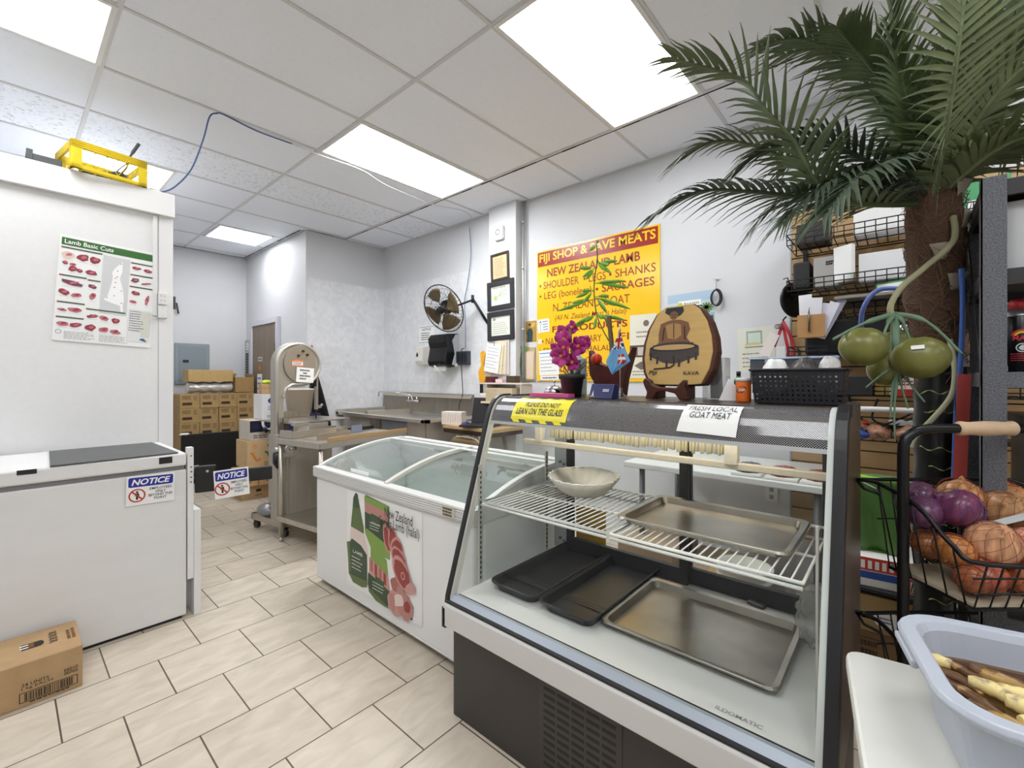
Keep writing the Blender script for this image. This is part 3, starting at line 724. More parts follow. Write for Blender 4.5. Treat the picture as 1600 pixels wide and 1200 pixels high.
# right end: solid dark end wall
ew = [(p[0] - .006, p[1]) for p in FP] + [(CY, 1.197), (CY, .35), (.0, .35)]
obj('end_wall', MB().prism(ew, CX - .012, CX + .004, 'x'), m(118, 102, 90, .35, .5, .1, 4, 0, (1, 1, 6)), t)
ef = strip(CX - .016, CX + .010, .014, .020); obj('end_frame', ef, EDGE, t, .002)
obj('glass_edge_strip', strip(CX - .030, CX - .0165, .004, .018), m(208, 214, 210, .4), t)
ew2 = [(.03, .453), (.237, 1.10), (.30, 1.16), (CY - .03, 1.16), (CY - .03, .453)]
obj('end_liner', MB().prism(ew2, CX - .0165, CX - .0125, 'x'), m(200, 204, 203, .12, .6), t)
# left end pane
ep = [(.03, .453), (.24, 1.10), (.30, 1.165), (CY - .05, 1.165), (CY - .05, .453)]
obj('end_glass', MB().prism(ep, .003, .009, 'x'), GLASS, t)
# front pane and dotted upper pane
g = MB(); g.prism([(.018, .455), (.228, 1.102), (.233, 1.100), (.023, .453)], .021, CX - .03, 'x')
obj('front_glass', g, GLASS, t)
def dotmat():
    mt = bpy.data.materials.new('dotted_film_glass'); mt.use_nodes = True
    N = mt.node_tree.nodes; L = mt.node_tree.links; p = N['Principled BSDF']
    tc = N.new('ShaderNodeTexCoord'); sx = N.new('ShaderNodeSeparateXYZ'); L.new(tc.outputs['Object'], sx.inputs[0])
    def sine(sock, fr):
        a_ = N.new('ShaderNodeMath'); a_.operation = 'MULTIPLY'; a_.inputs[1].default_value = fr; L.new(sock, a_.inputs[0])
        b_ = N.new('ShaderNodeMath'); b_.operation = 'SINE'; L.new(a_.outputs[0], b_.inputs[0]); return b_
    s1 = sine(sx.outputs['X'], 2 * math.pi / .0062)
    ad = N.new('ShaderNodeMath'); ad.operation = 'ADD'; L.new(sx.outputs['Z'], ad.inputs[0]); L.new(sx.outputs['Y'], ad.inputs[1])
    s2 = sine(ad.outputs[0], 2 * math.pi / .0078)
    mu = N.new('ShaderNodeMath'); mu.operation = 'MULTIPLY'; L.new(s1.outputs[0], mu.inputs[0]); L.new(s2.outputs[0], mu.inputs[1])
    gt = N.new('ShaderNodeMath'); gt.operation = 'GREATER_THAN'; gt.inputs[1].default_value = .34; L.new(mu.outputs[0], gt.inputs[0])
    mx = N.new('ShaderNodeMix'); mx.data_type = 'RGBA'; mx.inputs[6].default_value = (lin(40), lin(40), lin(44), 1); mx.inputs[7].default_value = (lin(180), lin(180), lin(180), 1)
    L.new(gt.outputs[0], mx.inputs[0]); L.new(mx.outputs[2], p.inputs['Base Color']); p.inputs['Roughness'].default_value = .08
    return mt
up = [p for p in FP if p[1] >= 1.10]
u2 = [(p[0] + .005, p[1] - .002) for p in up]
obj('dotted_glass', MB().prism(up + u2[::-1], .021, CX - .03, 'x', smooth=False), dotmat(), t)
obj('hood_edge', MB().box(.021, CX - .03, .224, .236, 1.093, 1.104), m(186, 188, 190, .35), t)
obj('top', MB().box(0, CX, .355, CY, 1.163, 1.2), m(56, 48, 42, .35, 0, .1, 4), t, .003)
obj('top_front_trim', MB().box(.02, CX - .02, .318, .356, 1.187, 1.2005), m(62, 52, 46, .3), t, .002)
# rear frame and sliding doors
AL = m(178, 180, 180, .4, .5)
b = MB(); b.box(.005, .075, CY - .05, CY - .005, .452, 1.163); b.box(CX - .06, CX - .013, CY - .05, CY - .005, .452, 1.163)
obj('rear_post', b, AL, t, .002)
q = MB()
for z in (.50, .64, .87, 1.02):
    q.tube([(.04, CY - .051, z), (.04, CY - .055, z)], .008, 8); q.tube([(.062, CY - .051, z - .01), (.062, CY - .055, z - .01)], .006, 8)
obj('rear_screw', q, m(110, 110, 112, .4, .8), t)
DF = m(40, 40, 44, .45)
def door(xa, xb, y):
    f_ = MB(); f_.box(xa, xb, y - .012, y + .012, .452, .515); f_.box(xa, xb, y - .012, y + .012, 1.10, 1.163); f_.box(xa, xa + .034, y - .012, y + .012, .515, 1.10); f_.box(xb - .034, xb, y - .012, y + .012, .515, 1.10)
    d = obj('sliding_door', f_, DF, t, .002)
    obj('door_glass', MB().box(xa + .034, xb - .034, y - .003, y + .003, .515, 1.10), GLASS, d)
    return d
door(.076, .655, CY - .040); door(.625, CX - .062, CY - .014)
# inside light bar, curtain fringe, shelf standards
LBAR = m(214, 206, 188, .6, 0, .05, 60)
b = MB(); b.box(.02, CX - .04, .435, .46, .986, 1.008); b.box(.09, .125, .43, .46, 1.0, 1.16); b.box(.865, .905, .43, .46, 1.0, 1.16)
obj('light_bar', b, LBAR, t, .003)
fr = MB()
for i in range(60):
    x = .13 + i * .0121
    h_ = rnd.uniform(.108, .120)
    fr.tube([(x, .50, 1.163), (x + rnd.uniform(-.003, .003), .50, 1.163 - h_ * .6), (x + rnd.uniform(-.005, .005), .495, 1.163 - h_ - .03)], [.0062, .0050, .0056], 6)
obj('pleated_curtain', fr, m(232, 222, 186, .7), t)
b = MB()
for y in (.16, .60):
    b.box(.021, .027, y - .006, y + .012, .46, .93)
    for i in range(22): b.box(.0265, .0275, y - .001, y + .006, .475 + i * .02, .486 + i * .02, k=1)
    b.box(CX - .045, CX - .04, y - .006, y + .012, .46, .93)
obj('shelf_standard', b, [m(196, 196, 192, .35, .5), BLACKM], t)
WR = m(236, 236, 232, .35)
def wshelf(xa, xb):
    q = MB(); z = .79; ya, yb = .155, .665
    fr_ = [(xa, ya, z), (xb, ya, z), (xb, yb, z), (xa, yb, z)]
    q.tube(fr_, .005, 6, closed=True); q.tube([(xa, ya - .004, z - .012), (xb, ya - .004, z - .012)], .005, 6); q.tube([(xa, ya + .22, z - .005), (xb, ya + .22, z - .005)], .004, 6)
    q.tube([(xa, ya + .40, z - .005), (xb, ya + .40, z - .005)], .004, 6)
    n = int((xb - xa) / .0235)
    for i in range(1, n): q.tube([(xa + (xb - xa) * i / n, ya, z + .002), (xa + (xb - xa) * i / n, yb, z + .002)], .0024, 5)
    return obj('wire_shelf', q, WR, t)
wshelf(.045, .60); wshelf(.61, 1.12)
obj('lamp_tube', MB().tube([(.10, .375, 1.146), (CX - .10, .375, 1.146)], .012, 10), emat('case_lamp', 14.0, (1.0, .93, .80)), t)
# ---- pans
def pan(name, label, sx, sy, h, mat, loc, rz=0, rim=.012, th=.0015, bevelr=.03):
    t_ = T(name, label, 'pan', loc, rz)
    lev = [((sx / 2 - .012, sy / 2 - .012), 0), ((sx / 2 - .004, sy / 2 - .004), h - .003), ((sx / 2 + rim - .003, sy / 2 + rim - .003), h), ((sx / 2 + rim, sy / 2 + rim), h - .006)]
    vs, fs = [], []
    rings = []
    for (hx, hy), z in lev:
        ring = rrect(-hx, -hy, hx, hy, bevelr * (1 if z else .7), 5); rings.append(len(vs)); vs += [(p[0], p[1], z) for p in ring]; n = len(ring)
    for i in range(len(lev) - 1):
        for j in range(n): fs.append((rings[i] + j, rings[i] + (j + 1) % n, rings[i + 1] + (j + 1) % n, rings[i + 1] + j))
    fs.append(list(range(n)))
    o = obj('tray', MB().add(vs, fs, False), mat, t_, recalc=False)
    s_ = o.modifiers.new('solid', 'SOLIDIFY'); s_.thickness = th; s_.offset = -1
    ring = rrect(-sx / 2 - rim + .002, -sy / 2 - rim + .002, sx / 2 + rim - .002, sy / 2 + rim - .002, bevelr + rim, 5)
    obj('rolled_rim', MB().tube([(p[0], p[1], h - .003) for p in ring], .0034, 6, closed=True), mat, t_)
    return t_
PANM = m(176, 170, 160, .3, 1.0, .22, 5)
BP = m(36, 36, 39, .34)
pan('sheet_pan', 'empty metal sheet pan on the deck of the deli case', .40, .50, .026, PANM, (1.515, .502, .4525), -90 + 90)
pan('sheet_pan', 'empty metal sheet pan up on the white wire shelf', .345, .48, .022, PANM, (1.535, .475, .7955), -90 + 90)
# ---------------------------------------------------------------- steel work table and bandsaw
TR = 8.65
tb = T('steel_work_table', 'stainless work table with tube legs and a raised lip before the bandsaw', 'table', (1.485, 3.115, 0), TR)
TS = m(196, 190, 180, .34, .9, .08, 4, 0, (1, 12, 1))
TW, TD, TZ = .83, .57, .80
b = MB(); b.box(0, TW, 0, TD, TZ - .002, TZ + .012); b.box(0, TW, -.004, .0, TZ - .032, TZ + .012); b.box(-.004, 0, 0, TD, TZ - .032, TZ + .012); b.box(TW, TW + .004, 0, TD, TZ - .032, TZ + .012)
obj('table_top', b, TS, tb, .002)
b = MB(); b.box(.06, TW + .004, -.006, .004, TZ + .012, TZ + .045)
obj('front_lip', b, m(190, 160, 118, .4, .3), tb, .002)
for (x, y) in ((.03, .03), (.03, TD - .03), (TW - .04, .03), (TW - .04, TD - .03)):
    q = MB(); q.tube([(x, y, .03), (x, y, TZ - .002)], .019, 12); q.tube([(x, y, .0), (x, y, .035)], [.012, .021], 12)
    obj('leg', q, TS, tb)
b = MB(); b.box(.01, TW - .02, .01, TD - .01, .185, .192); b.box(.01, TW - .02, .008, .012, .165, .205); b.box(.008, .012, .01, TD - .01, .165, .205)
obj('under_shelf', b, TS, tb, .002)
tb2 = Matrix.Translation((1.485, 3.115, 0)) @ Matrix.Rotation(R(TR), 4, 'Z')
def TWp(x, y, z): return tuple(tb2 @ Vector((x, y, z)))
# tray pieces on the table
st = MB(); st.box(0, .50, 0, .16, 0, .004); st.box(0, .50, 0, .004, 0, .055); st.box(0, .004, 0, .16, 0, .06); st.box(.0, .50, .156, .16, 0, .05)
solo('meat_tray', st, TS, 'open stainless tray with upright sides at the left end of the work table', 'tray', TWp(.02, .38, TZ + .0125), TR, bevel=.001)
st = MB(); st.box(0, .30, 0, .004, .0, .05); st.box(0, .30, 0, .18, 0, .004); st.box(.296, .30, 0, .18, 0, .05)
solo('pusher_plate', st, TS, 'low stainless pusher plate lying at the middle of the work table', 'plate', TWp(.07, .14, TZ + .0125), TR, bevel=.001)
st = MB(); st.box(0, .11, 0, .004, 0, .06); st.box(0, .11, 0, .05, 0, .003)
solo('blue_guard', st, m(140, 150, 172, .3, .4), 'small bluish metal angle standing at the middle of the work table', 'guard', TWp(.52, .33, TZ + .0125), TR)
st = MB(); st.box(0, .30, 0, .14, 0, .03)
solo('black_tool_case', st, m(24, 23, 22, .4), 'long black case lying behind the stainless trays on the work table', 'case', TWp(.545, .41, TZ + .0125), TR + 4, bevel=.004)
# bandsaw
SAW = (1.468, 3.735, 0)
S = T('meat_bandsaw', 'tall cast metal meat bandsaw with a rounded wheel head and notes', 'bandsaw', SAW, TR)
SM = m(176, 172, 164, .36, .55, .05, 6)
SP = m(186, 180, 168, .3, .75, .06, 5, 0, (1, 1, 10))
b = MB(); b.box(.0, .04, -.02, .46, .075, .125); b.box(.0, .52, -.02, .02, .075, .125); b.box(.48, .52, -.02, .46, .075, .125); b.box(0, .52, .42, .46, .075, .125)
obj('base_frame', b, SP, S, .003)
for i, (x, y) in enumerate(((.03, .0), (.03, .42), (.49, .0), (.49, .42))):
    q = MB(); q.tube([(x - .014, y, .034), (x + .014, y, .034)], .034, 16); q.box(x - .02, x + .02, y - .012, y + .012, .05, .076)
    obj('caster', q, BLACK, S)
obj('motor_cover', MB().ell((.05, .30, .165), (.075, .10, .055), 16, 8), m(150, 152, 154, .3, .7), S)
obj('cabinet', MB().box(.075, .50, .06, .33, .14, .80), SP, S, .006)
obj('cabinet_door', MB().box(.10, .495, .048, .06, .15, .79), m(190, 186, 178, .35, .6, .06, 4, 0, (6, 1, 1)), S, .003)
obj('side_panel', MB().box(.0, .0745, .06, .16, .125, .82), m(178, 174, 166, .4, .5), S, .004)
# column and head
HC, HZ, HR = .236, 1.395, .188
head = [(.002, .74), (.002, 1.40)] + [(HC - .045 * (1 - math.cos(R(a_))) / 2 + HR * math.cos(R(a_)), HZ + HR * math.sin(R(a_))) for a_ in range(172, -1, -8)]
head += [(HC + HR * math.cos(R(a_)), HZ + HR * math.sin(R(a_))) for a_ in range(-8, -75, -8)]
head += [(HC + .02, HZ - HR - .005), (.135, 1.20), (.098, 1.16), (.082, 1.09), (.078, .74)]
obj('frame_casting', MB().prism(head, .10, .17, 'y'), SM, S, .008)
rim = [(.018, .80), (.018, 1.39)] + [(HC - .045 * (1 - math.cos(R(a_))) / 2 + (HR - .018) * math.cos(R(a_)), HZ + (HR - .018) * math.sin(R(a_))) for a_ in range(172, -1, -8)] + [(HC + (HR - .018) * math.cos(R(a_)), HZ + (HR - .018) * math.sin(R(a_))) for a_ in range(-8, -80, -8)] + [(.145, 1.22), (.095, 1.19), (.068, 1.12)]
obj('head_rim', MB().tube([(p[0], .098, p[1]) for p in rim], .013, 8), m(202, 198, 190, .3, .6), S)
cv = [(HC - .02 + (HR - .045) * math.cos(R(a_)), HZ + (HR - .03) * math.sin(R(a_))) for a_ in range(0, 360, 12)]
obj('wheel_cover', MB().prism(cv, .085, .101, 'y'), m(164, 156, 146, .35, .55, .08, 4), S, .003)
q = MB()
for (x, z) in ((HC, HZ + .11), (HC + .04, HZ + .08), (HC - .04, HZ + .07)): q.tube([(x, .085, z), (x, .074, z)], .011, 10)
obj('cover_bolt', q, m(70, 66, 60, .4, .7), S)
q = MB(); q.bar((.39, .11, 1.35), (.39, .11, 1.02), .012, .012); q.box(.365, .385, .09, .12, 1.0, 1.20); q.box(.385, .42, .09, .12, 1.01, 1.035); q.tube([(.41, .10, 1.02), (.428, .09, 1.045)], .012, 8)
obj('blade_guide', q, m(166, 156, 146, .35, .7), S, .002)
obj('blade', MB().box(.3745, .3755, .095, .115, .92, 1.02), m(70, 68, 66, .3, .9), S)
b = MB(); b.box(.05, .60, -.06, .42, .905, .917); b.box(.20, .52, .42, .424, .917, .975)
obj('saw_table', b, STEELH, S, .002)
b = MB(); b.box(.04, .35, -.105, -.095, .825, .905); b.box(.04, .16, -.12, -.06, .895, .925)
obj('gauge_plate', b, TS, S, .003)
q = MB(); q.tube([(.06, .05, .70), (-.03, .05, .70)], .022, 12); q.tube([(.07, .045, .70), (.07, .0, .70)], .035, 14); q.tube([(.07, .0, .70), (.12, -.005, .70)], .014, 8); q.box(.04, .13, .045, .06, .63, .77)
obj('crank', q, m(190, 188, 184, .25, .9), S)
q = MB(); q.tube([(-.02, .05, .68), (-.005, .05, .60), (.0, .05, .55)], [.02, .035, .012], 10)
obj('crank_knob', q, BLACK, S)
q = MB(); q.tube(spl([(.06, .07, .95), (.05, .06, .80), (.07, .06, .72)]), .004, 6); q.box(.05, .09, .055, .075, .78, .95)
obj('lever', q, m(150, 146, 140, .35, .8), S)
q = MB(); q.xf = Matrix.Translation((.36, -.1055, .83)) @ Matrix.Translation((-.3, 0, 0)); q.r2(.02, .0, .11, .055, 0, 1); q.scrib(.025, .005, .08, .045, 3, 1, 2, 3, .1)
obj('data_plate', q, [m(206, 206, 202, .4, .4), m(150, 150, 150, .5)], S, recalc=False)
sb = Matrix.Translation(SAW) @ Matrix.Rotation(R(TR), 4, 'Z')
def SW(x, y, z): return tuple(sb @ Vector((x, y, z)))
n = MB(); n.r2(0, 0, .16, .125, 0, 1); n.l2((.0, .0), (.0, .1), .001, 0, 1)
for i, s in enumerate(('CAUTION', 'HOT', 'DO NOT TOUCH', 'BLADE')): pass
for i, ww in enumerate((.09, .035, .10, .06)): n.scrib(.03 + (0 if i != 1 else .03), .095 - i * .024, ww, .014, 1, 1, 2, i, .3)
tag(place(obj('paper_note', n, [PAPER, m(90, 84, 86, .7)], None, recalc=False), SW(.17, .079, 1.245), TR, (0, 4)), 'white handwritten note taped on the bandsaw wheel cover', 'note')
n = MB(); n.r2(0, 0, .105, .05, 1, 1); n.r2(.006, .010, .099, .036, 0, 2); n.scrib(.012, .013, .08, .02, 2, 2, 3, 2, .2); n.r2(.03, .05, .07, .056, 1, 1)
tag(place(obj('orange_tag', n, [PAPER, m(226, 140, 90, .5), m(120, 110, 150, .6)], None, recalc=False), SW(.135, .083, 1.375), TR), 'orange and white tag at the top of the bandsaw wheel cover', 'tag')
# things under / around the table
def lump(name, label, cat, loc, r, mat, seed=0, amp=.18, rz=0):
    g = random.Random(seed); ph = [g.uniform(0, 6) for _ in range(6)]
    b = MB(); b.ell((0, 0, r[2]), r, 22, 14, fn=lambda a, t: 1 + amp * .5 * (math.sin(3 * a + ph[0] + 2 * t) + .7 * math.sin(5 * a + ph[1] - 3 * t) + .5 * math.sin(9 * a + ph[2] + 5 * t)) * math.sin(t))
    return solo(name, b, mat, label, cat, loc, rz)
lump('yellow_bag', 'yellow plastic bag under the stainless work table', 'bag', (2.10, 3.52, .193 + .05), (.075, .07, .16), m(232, 196, 30, .35), 2)
lump('white_sack', 'white sack standing under the stainless work table beside the yellow bag', 'sack', (1.92, 3.52, .193 + .01), (.085, .09, .20), m(222, 214, 200, .6), 4)
lump('black_bag', 'black printed bag bunched on the table shelf behind the end leg', 'bag', (1.72, 3.34, .193 + .01), (.075, .07, .13), m(30, 28, 32, .4), 6)
# ---------------------------------------------------------------- boxes in the alcove
def pr_stack(q, X, Y, Z):
    q.xf = Matrix.Translation((-X / 2, -Y / 2 - .0004, 0))
    q.scrib(X * .12, Z * .62, X * .5, Z * .28, 3, 1, 1, 5, .16); q.scrib(X * .68, Z * .55, X * .2, Z * .36, 4, 1, 1, 6, .14)
    q.r2(X * .12, Z * .22, X * .62, Z * .42, 1, 1); q.r2(X * .14, Z * .25, X * .60, Z * .39, 2 if False else 1, 1); q.scrib(X * .14, Z * .24, X * .44, Z * .15, 1, 0, 2, 8, .25)
src = carton('stacked_carton', 'x', (1.505, 6.80, .0), (.205, .34, .178), 0, m(176, 146, 98, .75, 0, .06, 15), pr_stack, group='cartons of the rear stack')
rows = ['bottom', 'second from the floor', 'third from the floor', 'fourth from the floor', 'second from the top', 'top']; cols = ['leftmost', 'second from left', 'third from left', 'rightmost']
for r_ in range(6):
    for c_ in range(4):
        lb = '%s brown carton in the %s row of the rear stack' % (cols[c_], rows[r_]); lc = (1.525 + c_ * .2085 + rnd.uniform(-.002, .002), 6.80 + rnd.uniform(-.012, .012), r_ * .1795)
        if r_ == 0 and c_ == 0: src.location = lc; src['label'] = lb
        else: dup(src, lc, 0, lb)
carton('flat_carton', 'long pale brown carton lying on the silver bag atop the rear stack', (1.76, 6.78, 1.228), (.49, .26, .15), 0, m(196, 164, 108, .75, 0, .05, 20), None)
sv = MB(); sv.grid(lambda u, v: ((v - .5) * .47, -.11 * math.cos(2 * math.pi * u) * (1 + .1 * math.sin(9 * u * 6.28 + v * 20)), .065 + .065 * math.sin(2 * math.pi * u) * (1 + .12 * math.sin(23 * v))), 24, 26, True)
sv.ell((-.235, 0, .065), (.01, .11, .065), 12, 8); sv.ell((.235, 0, .065), (.01, .11, .065), 12, 8)
solo('silver_bag', sv, m(214, 212, 210, .25, .4, .12, 14), 'crinkled silver bag squeezed under the open carton on the rear stack', 'bag', (1.77, 6.78, 1.091))
carton('open_carton', 'tall open brown carton on the right end of the rear stack', (2.14, 6.79, 1.085), (.23, .26, .20), 3, m(168, 136, 88, .75, 0, .05, 20), None, True)
# black panel in front of the stack
b = MB(); b.box(0, .60, -.02, .02, 0, .60)
solo('display_board', b, m(12, 12, 13, .5), 'big flat black panel standing in front of the rear carton stack', 'panel', (1.395, 6.45, 0), -4, bevel=.008)
b = MB(); b.ell((0, 0, .012), (.055, .03, .014), 12, 6, fn=lambda a, t: 1 + .2 * math.sin(4 * a))
solo('white_rag', b, PAPER, 'crumpled white rag on the top left corner of the black panel', 'rag', (1.43, 6.445, .592))
# boxes right of it, by the saw
def pr_oval(q, X, Y, Z):
    q.xf = Matrix.Translation((-X / 2, -Y / 2 - .0004, 0)); q.e2(X * .48, Z * .74, X * .24, Z * .13, 3, 1, 22); q.txt('Foods', X * .36, Z * .70, X * .24, Z * .08, 2, 2, .01, .3)
    q.scrib(X * .25, Z * .36, X * .5, Z * .18, 3, 3, 1, 3, .12); q.scrib(X * .2, Z * .06, X * .6, Z * .12, 2, 3, 1, 4, .12)
def pr_swirl(q, X, Y, Z):
    q.xf = Matrix.Translation((-X / 2, -Y / 2 - .0004, 0))
    for i, (x, k) in enumerate(((.05, 4), (.42, 5), (.78, 5))):
        pts = [(X * (x + .02 + .26 * t), Z * (.50 - .20 * t + .10 * math.sin(t * 6.3 + .6))) for t in [j / 10 for j in range(11)]]
        for a_, b_ in zip(pts, pts[1:]): q.l2(a_, b_, .020, k, 1)
        q.ring2(X * (x + .13), Z * .80, .012, .020, k, 1, 14)
    q.scrib(X * .42, Z * .06, X * .2, Z * .16, 3, 1, 1, 6, .14)
def pr_navy(q, X, Y, Z):
    q.xf = Matrix.Translation((-X / 2, -Y / 2 - .0004, 0)); q.r2(.002, Z * .42, X - .002, Z - .003, 8, 1); q.scrib(X * .1, Z * .6, X * .7, Z * .2, 2, 3, 2, 4, .15); q.scrib(X * .1, Z * .1, X * .8, Z * .2, 2, 1, 1, 5, .15)
def pr_small(q, X, Y, Z):
    q.xf = Matrix.Translation((-X / 2, -Y / 2 - .0004, 0)); q.r2(X * .42, Z * .5, X * .56, Z * .7, 0, 1); q.scrib(X * .4, Z * .2, X * .2, Z * .1, 1, 1, 1, 2, .25); q.r2(X * .83, Z * .5, X * .9, Z * .66, 1, 1)
BX, BY = 1.86, 5.35
carton('small_carton', 'small brown carton on the floor under the swirl printed box, left one', (1.70, 5.28, .14), (.165, .30, .175), 0, CARDL, pr_small)
carton('small_carton', 'small brown carton on the floor under the swirl printed box, right one', (1.872, 5.26, .14), (.165, .30, .175), 0, CARDL, pr_small)
carton('floor_carton', 'flat brown carton at the very bottom of the pile beside the saw', (1.80, 5.33, 0), (.34, .34, .139), 0, CARD, pr_small, tape=False)
carton('swirl_carton', 'tan carton printed with orange and green swirls beside the bandsaw', (1.885, 5.34, .316), (.39, .34, .29), 0, m(206, 176, 132, .7, 0, .04, 15), pr_swirl)
carton('navy_carton', 'navy and white printed carton on the swirl printed carton', (1.90, 5.35, .607), (.36, .32, .215), 0, m(204, 196, 186, .6), pr_navy)
carton('white_carton', 'white carton with a blue oval logo on the navy carton', (1.975, 5.36, .823), (.235, .26, .275), 0, m(232, 232, 234, .5), pr_oval, tape=False)
tl_ = T('tape_gun', 'black and white hose coil draped over the navy carton', 'hose', (1.93, 5.155, .823))
q = MB(); q.tube(spl([(-.08, .025, .02), (-.10, -.025, -.05), (-.05, -.022, -.10), (.02, -.025, -.06), (.06, -.022, .01), (.09, -.02, -.06), (.12, -.024, -.16)]), .013, 8)
tl_.name = 'hose_coil'
obj('hose', q, m(214, 212, 208, .4), tl_)
q = MB(); q.tube([(-.10, -.03, -.08), (-.06, -.032, -.12)], .022, 8)
obj('black_end', q, BLACK, tl_)
for i in range(3):
    for j in range(2):
        pass
src = carton('mini_carton', 'x', (0, 0, 0), (.075, .10, .055), 0, CARDL, None, group='little cartons on the white oval carton')
k_ = 0
for j in range(2):
    for i in range(3):
        lb = '%s little brown carton in the %s row on the white oval carton' % (('left', 'middle', 'right')[i], ('lower', 'upper')[j])
        lc = (1.90 + i * .078, 5.30, 1.099 + j * .056)
        if k_ == 0: src.location = lc; src['label'] = lb
        else: dup(src, lc, 0, lb)
        k_ += 1
lump('lime_bag', 'small lime green and white bag on the little cartons', 'bag', (1.925, 5.29, 1.211), (.055, .04, .022), m(206, 226, 70, .5), 3)
# white bin and navy box behind the saw
b = MB(); b.lathe([(.10, 0), (.125, .25), (.132, .25), (.132, .262), (.12, .262)], 24, sx=1.15)
solo('cream_bin', b, m(226, 214, 196, .5), 'cream plastic bin behind the bandsaw column on a navy box', 'bin', (2.06, 4.78, .90))
carton('navy_box', 'navy blue box under the cream bin behind the bandsaw', (2.07, 4.80, .70), (.34, .26, .198), 0, m(36, 34, 78, .4), None, tape=False)
carton('tall_carton', 'tall brown carton on the floor under the navy box behind the bandsaw', (2.07, 4.80, 0), (.34, .28, .698), 0, CARD, None)
# ---------------------------------------------------------------- door, electric panels
d = T('door_1', 'brown wooden door with papers in the side wall of the alcove', 'door', (XS, 6.86, 0), -90)
d['kind'] = 'structure'; del d['category']; del d['label']
obj('leaf', MB().box(0, .82, -.03, -.004, 0, 1.99), m(126, 112, 98, .55, 0, .12, 6, 0, (1, 1, .08)), d, .002)
f = MB(); f.box(-.07, 0, -.045, 0, 0, 2.06); f.box(.82, .89, -.045, 0, 0, 2.06); f.box(0, .82, -.045, 0, 1.99, 2.06)
obj('door_frame', f, m(206, 206, 216, .5), d, .003)
q = MB(); q.tube([(.76, -.03, 1.02), (.76, -.075, 1.02)], .012, 8); q.tube([(.76, -.075, 1.02), (.66, -.075, 1.02)], .010, 8)
obj('door_handle', q, m(80, 70, 60, .3, .8), d)
q = MB(); q.box(.80, .815, -.045, -.03, 1.62, 1.72)
obj('hinge', q, m(60, 56, 50, .4, .7), d)
def wallpaper(name, label, cat, loc, rz, W, Hh, mats, fn=None, tilt=0):
    n = MB(); n.r2(0, 0, W, Hh, 0, 1)
    if fn: fn(n, W, Hh)
    return tag(place(obj(name, n, mats, None, recalc=False), loc, rz, (0, tilt)), label, cat)
INKM = m(70, 72, 84, .7)
def lines(n, seed=1, k=1):
    return lambda q, W, Hh: q.scrib(W * .12, Hh * .1, W * .76, Hh * .8, n, k, 2, seed, .12)
wallpaper('door_plate', 'small pale plate near the middle of the brown door', 'plate', (XS - .031, 6.65, 1.50), -90, .15, .06, [m(196, 194, 180, .5), INKM], lines(1))
wallpaper('orange_decal', 'orange brown square decal on the brown door', 'decal', (XS - .031, 6.66, 1.35), -90, .15, .12, [m(160, 114, 66, .6), m(200, 150, 70, .6)], lambda q, W, Hh: q.e2(W / 2, Hh / 2, .03, .03, 1, 2))
wallpaper('door_notice', 'white paper notice on the brown door above the little cartons', 'notice', (XS - .031, 6.68, 1.07), -90, .17, .26, [PAPER, m(90, 130, 190, .6)], lines(3, 5))
ep = T('electric_panel', 'grey electric panel cover on the rear wall above the cartons', 'electric panel', (1.487, YR, 1.19))
obj('cover', MB().box(0, .39, -.025, 0, 0, .548), m(142, 154, 160, .45), ep, .008)
obj('inner_door', MB().box(.045, .345, -.031, -.025, .04, .505), m(134, 147, 154, .45), ep, .003)
obj('latch', MB().box(.085, .15, -.036, -.031, .29, .325), BLACK, ep, .002)
bp_ = T('breaker_panel', 'open breaker panel with black switches beside the brown door', 'electric panel', (XS, 7.16, 1.25), -90)
obj('cover', MB().box(0, .19, -.03, 0, 0, .57), m(170, 174, 178, .45), bp_, .004)
q = MB()
for r_ in range(9):
    for c_ in range(2): q.box(.055 + c_ * .042, .09 + c_ * .042, -.038, -.03, .06 + r_ * .036, .088 + r_ * .036)
obj('breaker_row', q, BLACK, bp_)
wallpaper('panel_chart', 'white chart above the black breakers in the alcove', 'chart', (XS - .031, 7.10, 1.68), -90, .09, .09, [PAPER, INKM], lines(2))
b = MB(); b.box(0, .02, -.03, 0, -.06, .10); b.tube([(.03, -.03, .02), (.05, -.03, -.12)], .010, 6)
solo('wall_hook', b, m(60, 58, 58, .5), 'small hook with a black strap on the alcove wall by the cooler edge', 'hook', (1.475, YR - .001, 2.24))
# ---------------------------------------------------------------- apron, red cone on back wall
def cloth(u, v):
    z = 1.36 - v * .66; wd = .03 + .13 * v
    return (2.40 + .02 + (u - .5) * 2 * wd + .05 * v, YB - .035 - .018 * math.sin(u * 14 + v * 2) * (.3 + v), z)
ap = MB(); ap.grid(cloth, 22, 14)
o = solo('black_apron', ap, m(14, 14, 16, .8), 'black apron hanging on the tiled wall behind the bandsaw blade', 'apron', (0, 0, 0))
sdf = o.modifiers.new('solid', 'SOLIDIFY'); sdf.thickness = .006
b = MB(); b.lathe([(.034, 0), (.03, .03), (.012, .17), (.004, .19)], 14)
solo('red_cone', b, m(178, 42, 34, .4), 'small red pointed cap above the black apron on the tiled wall', 'cap', (2.385, YB - .055, 1.47))
b = MB(); b.box(-.05, .05, -.08, 0, -.02, 0)
solo('wall_bracket', b, m(150, 150, 150, .4, .6), 'small grey bracket under the red cap on the tiled wall', 'bracket', (2.385, YB - .012, 1.47))
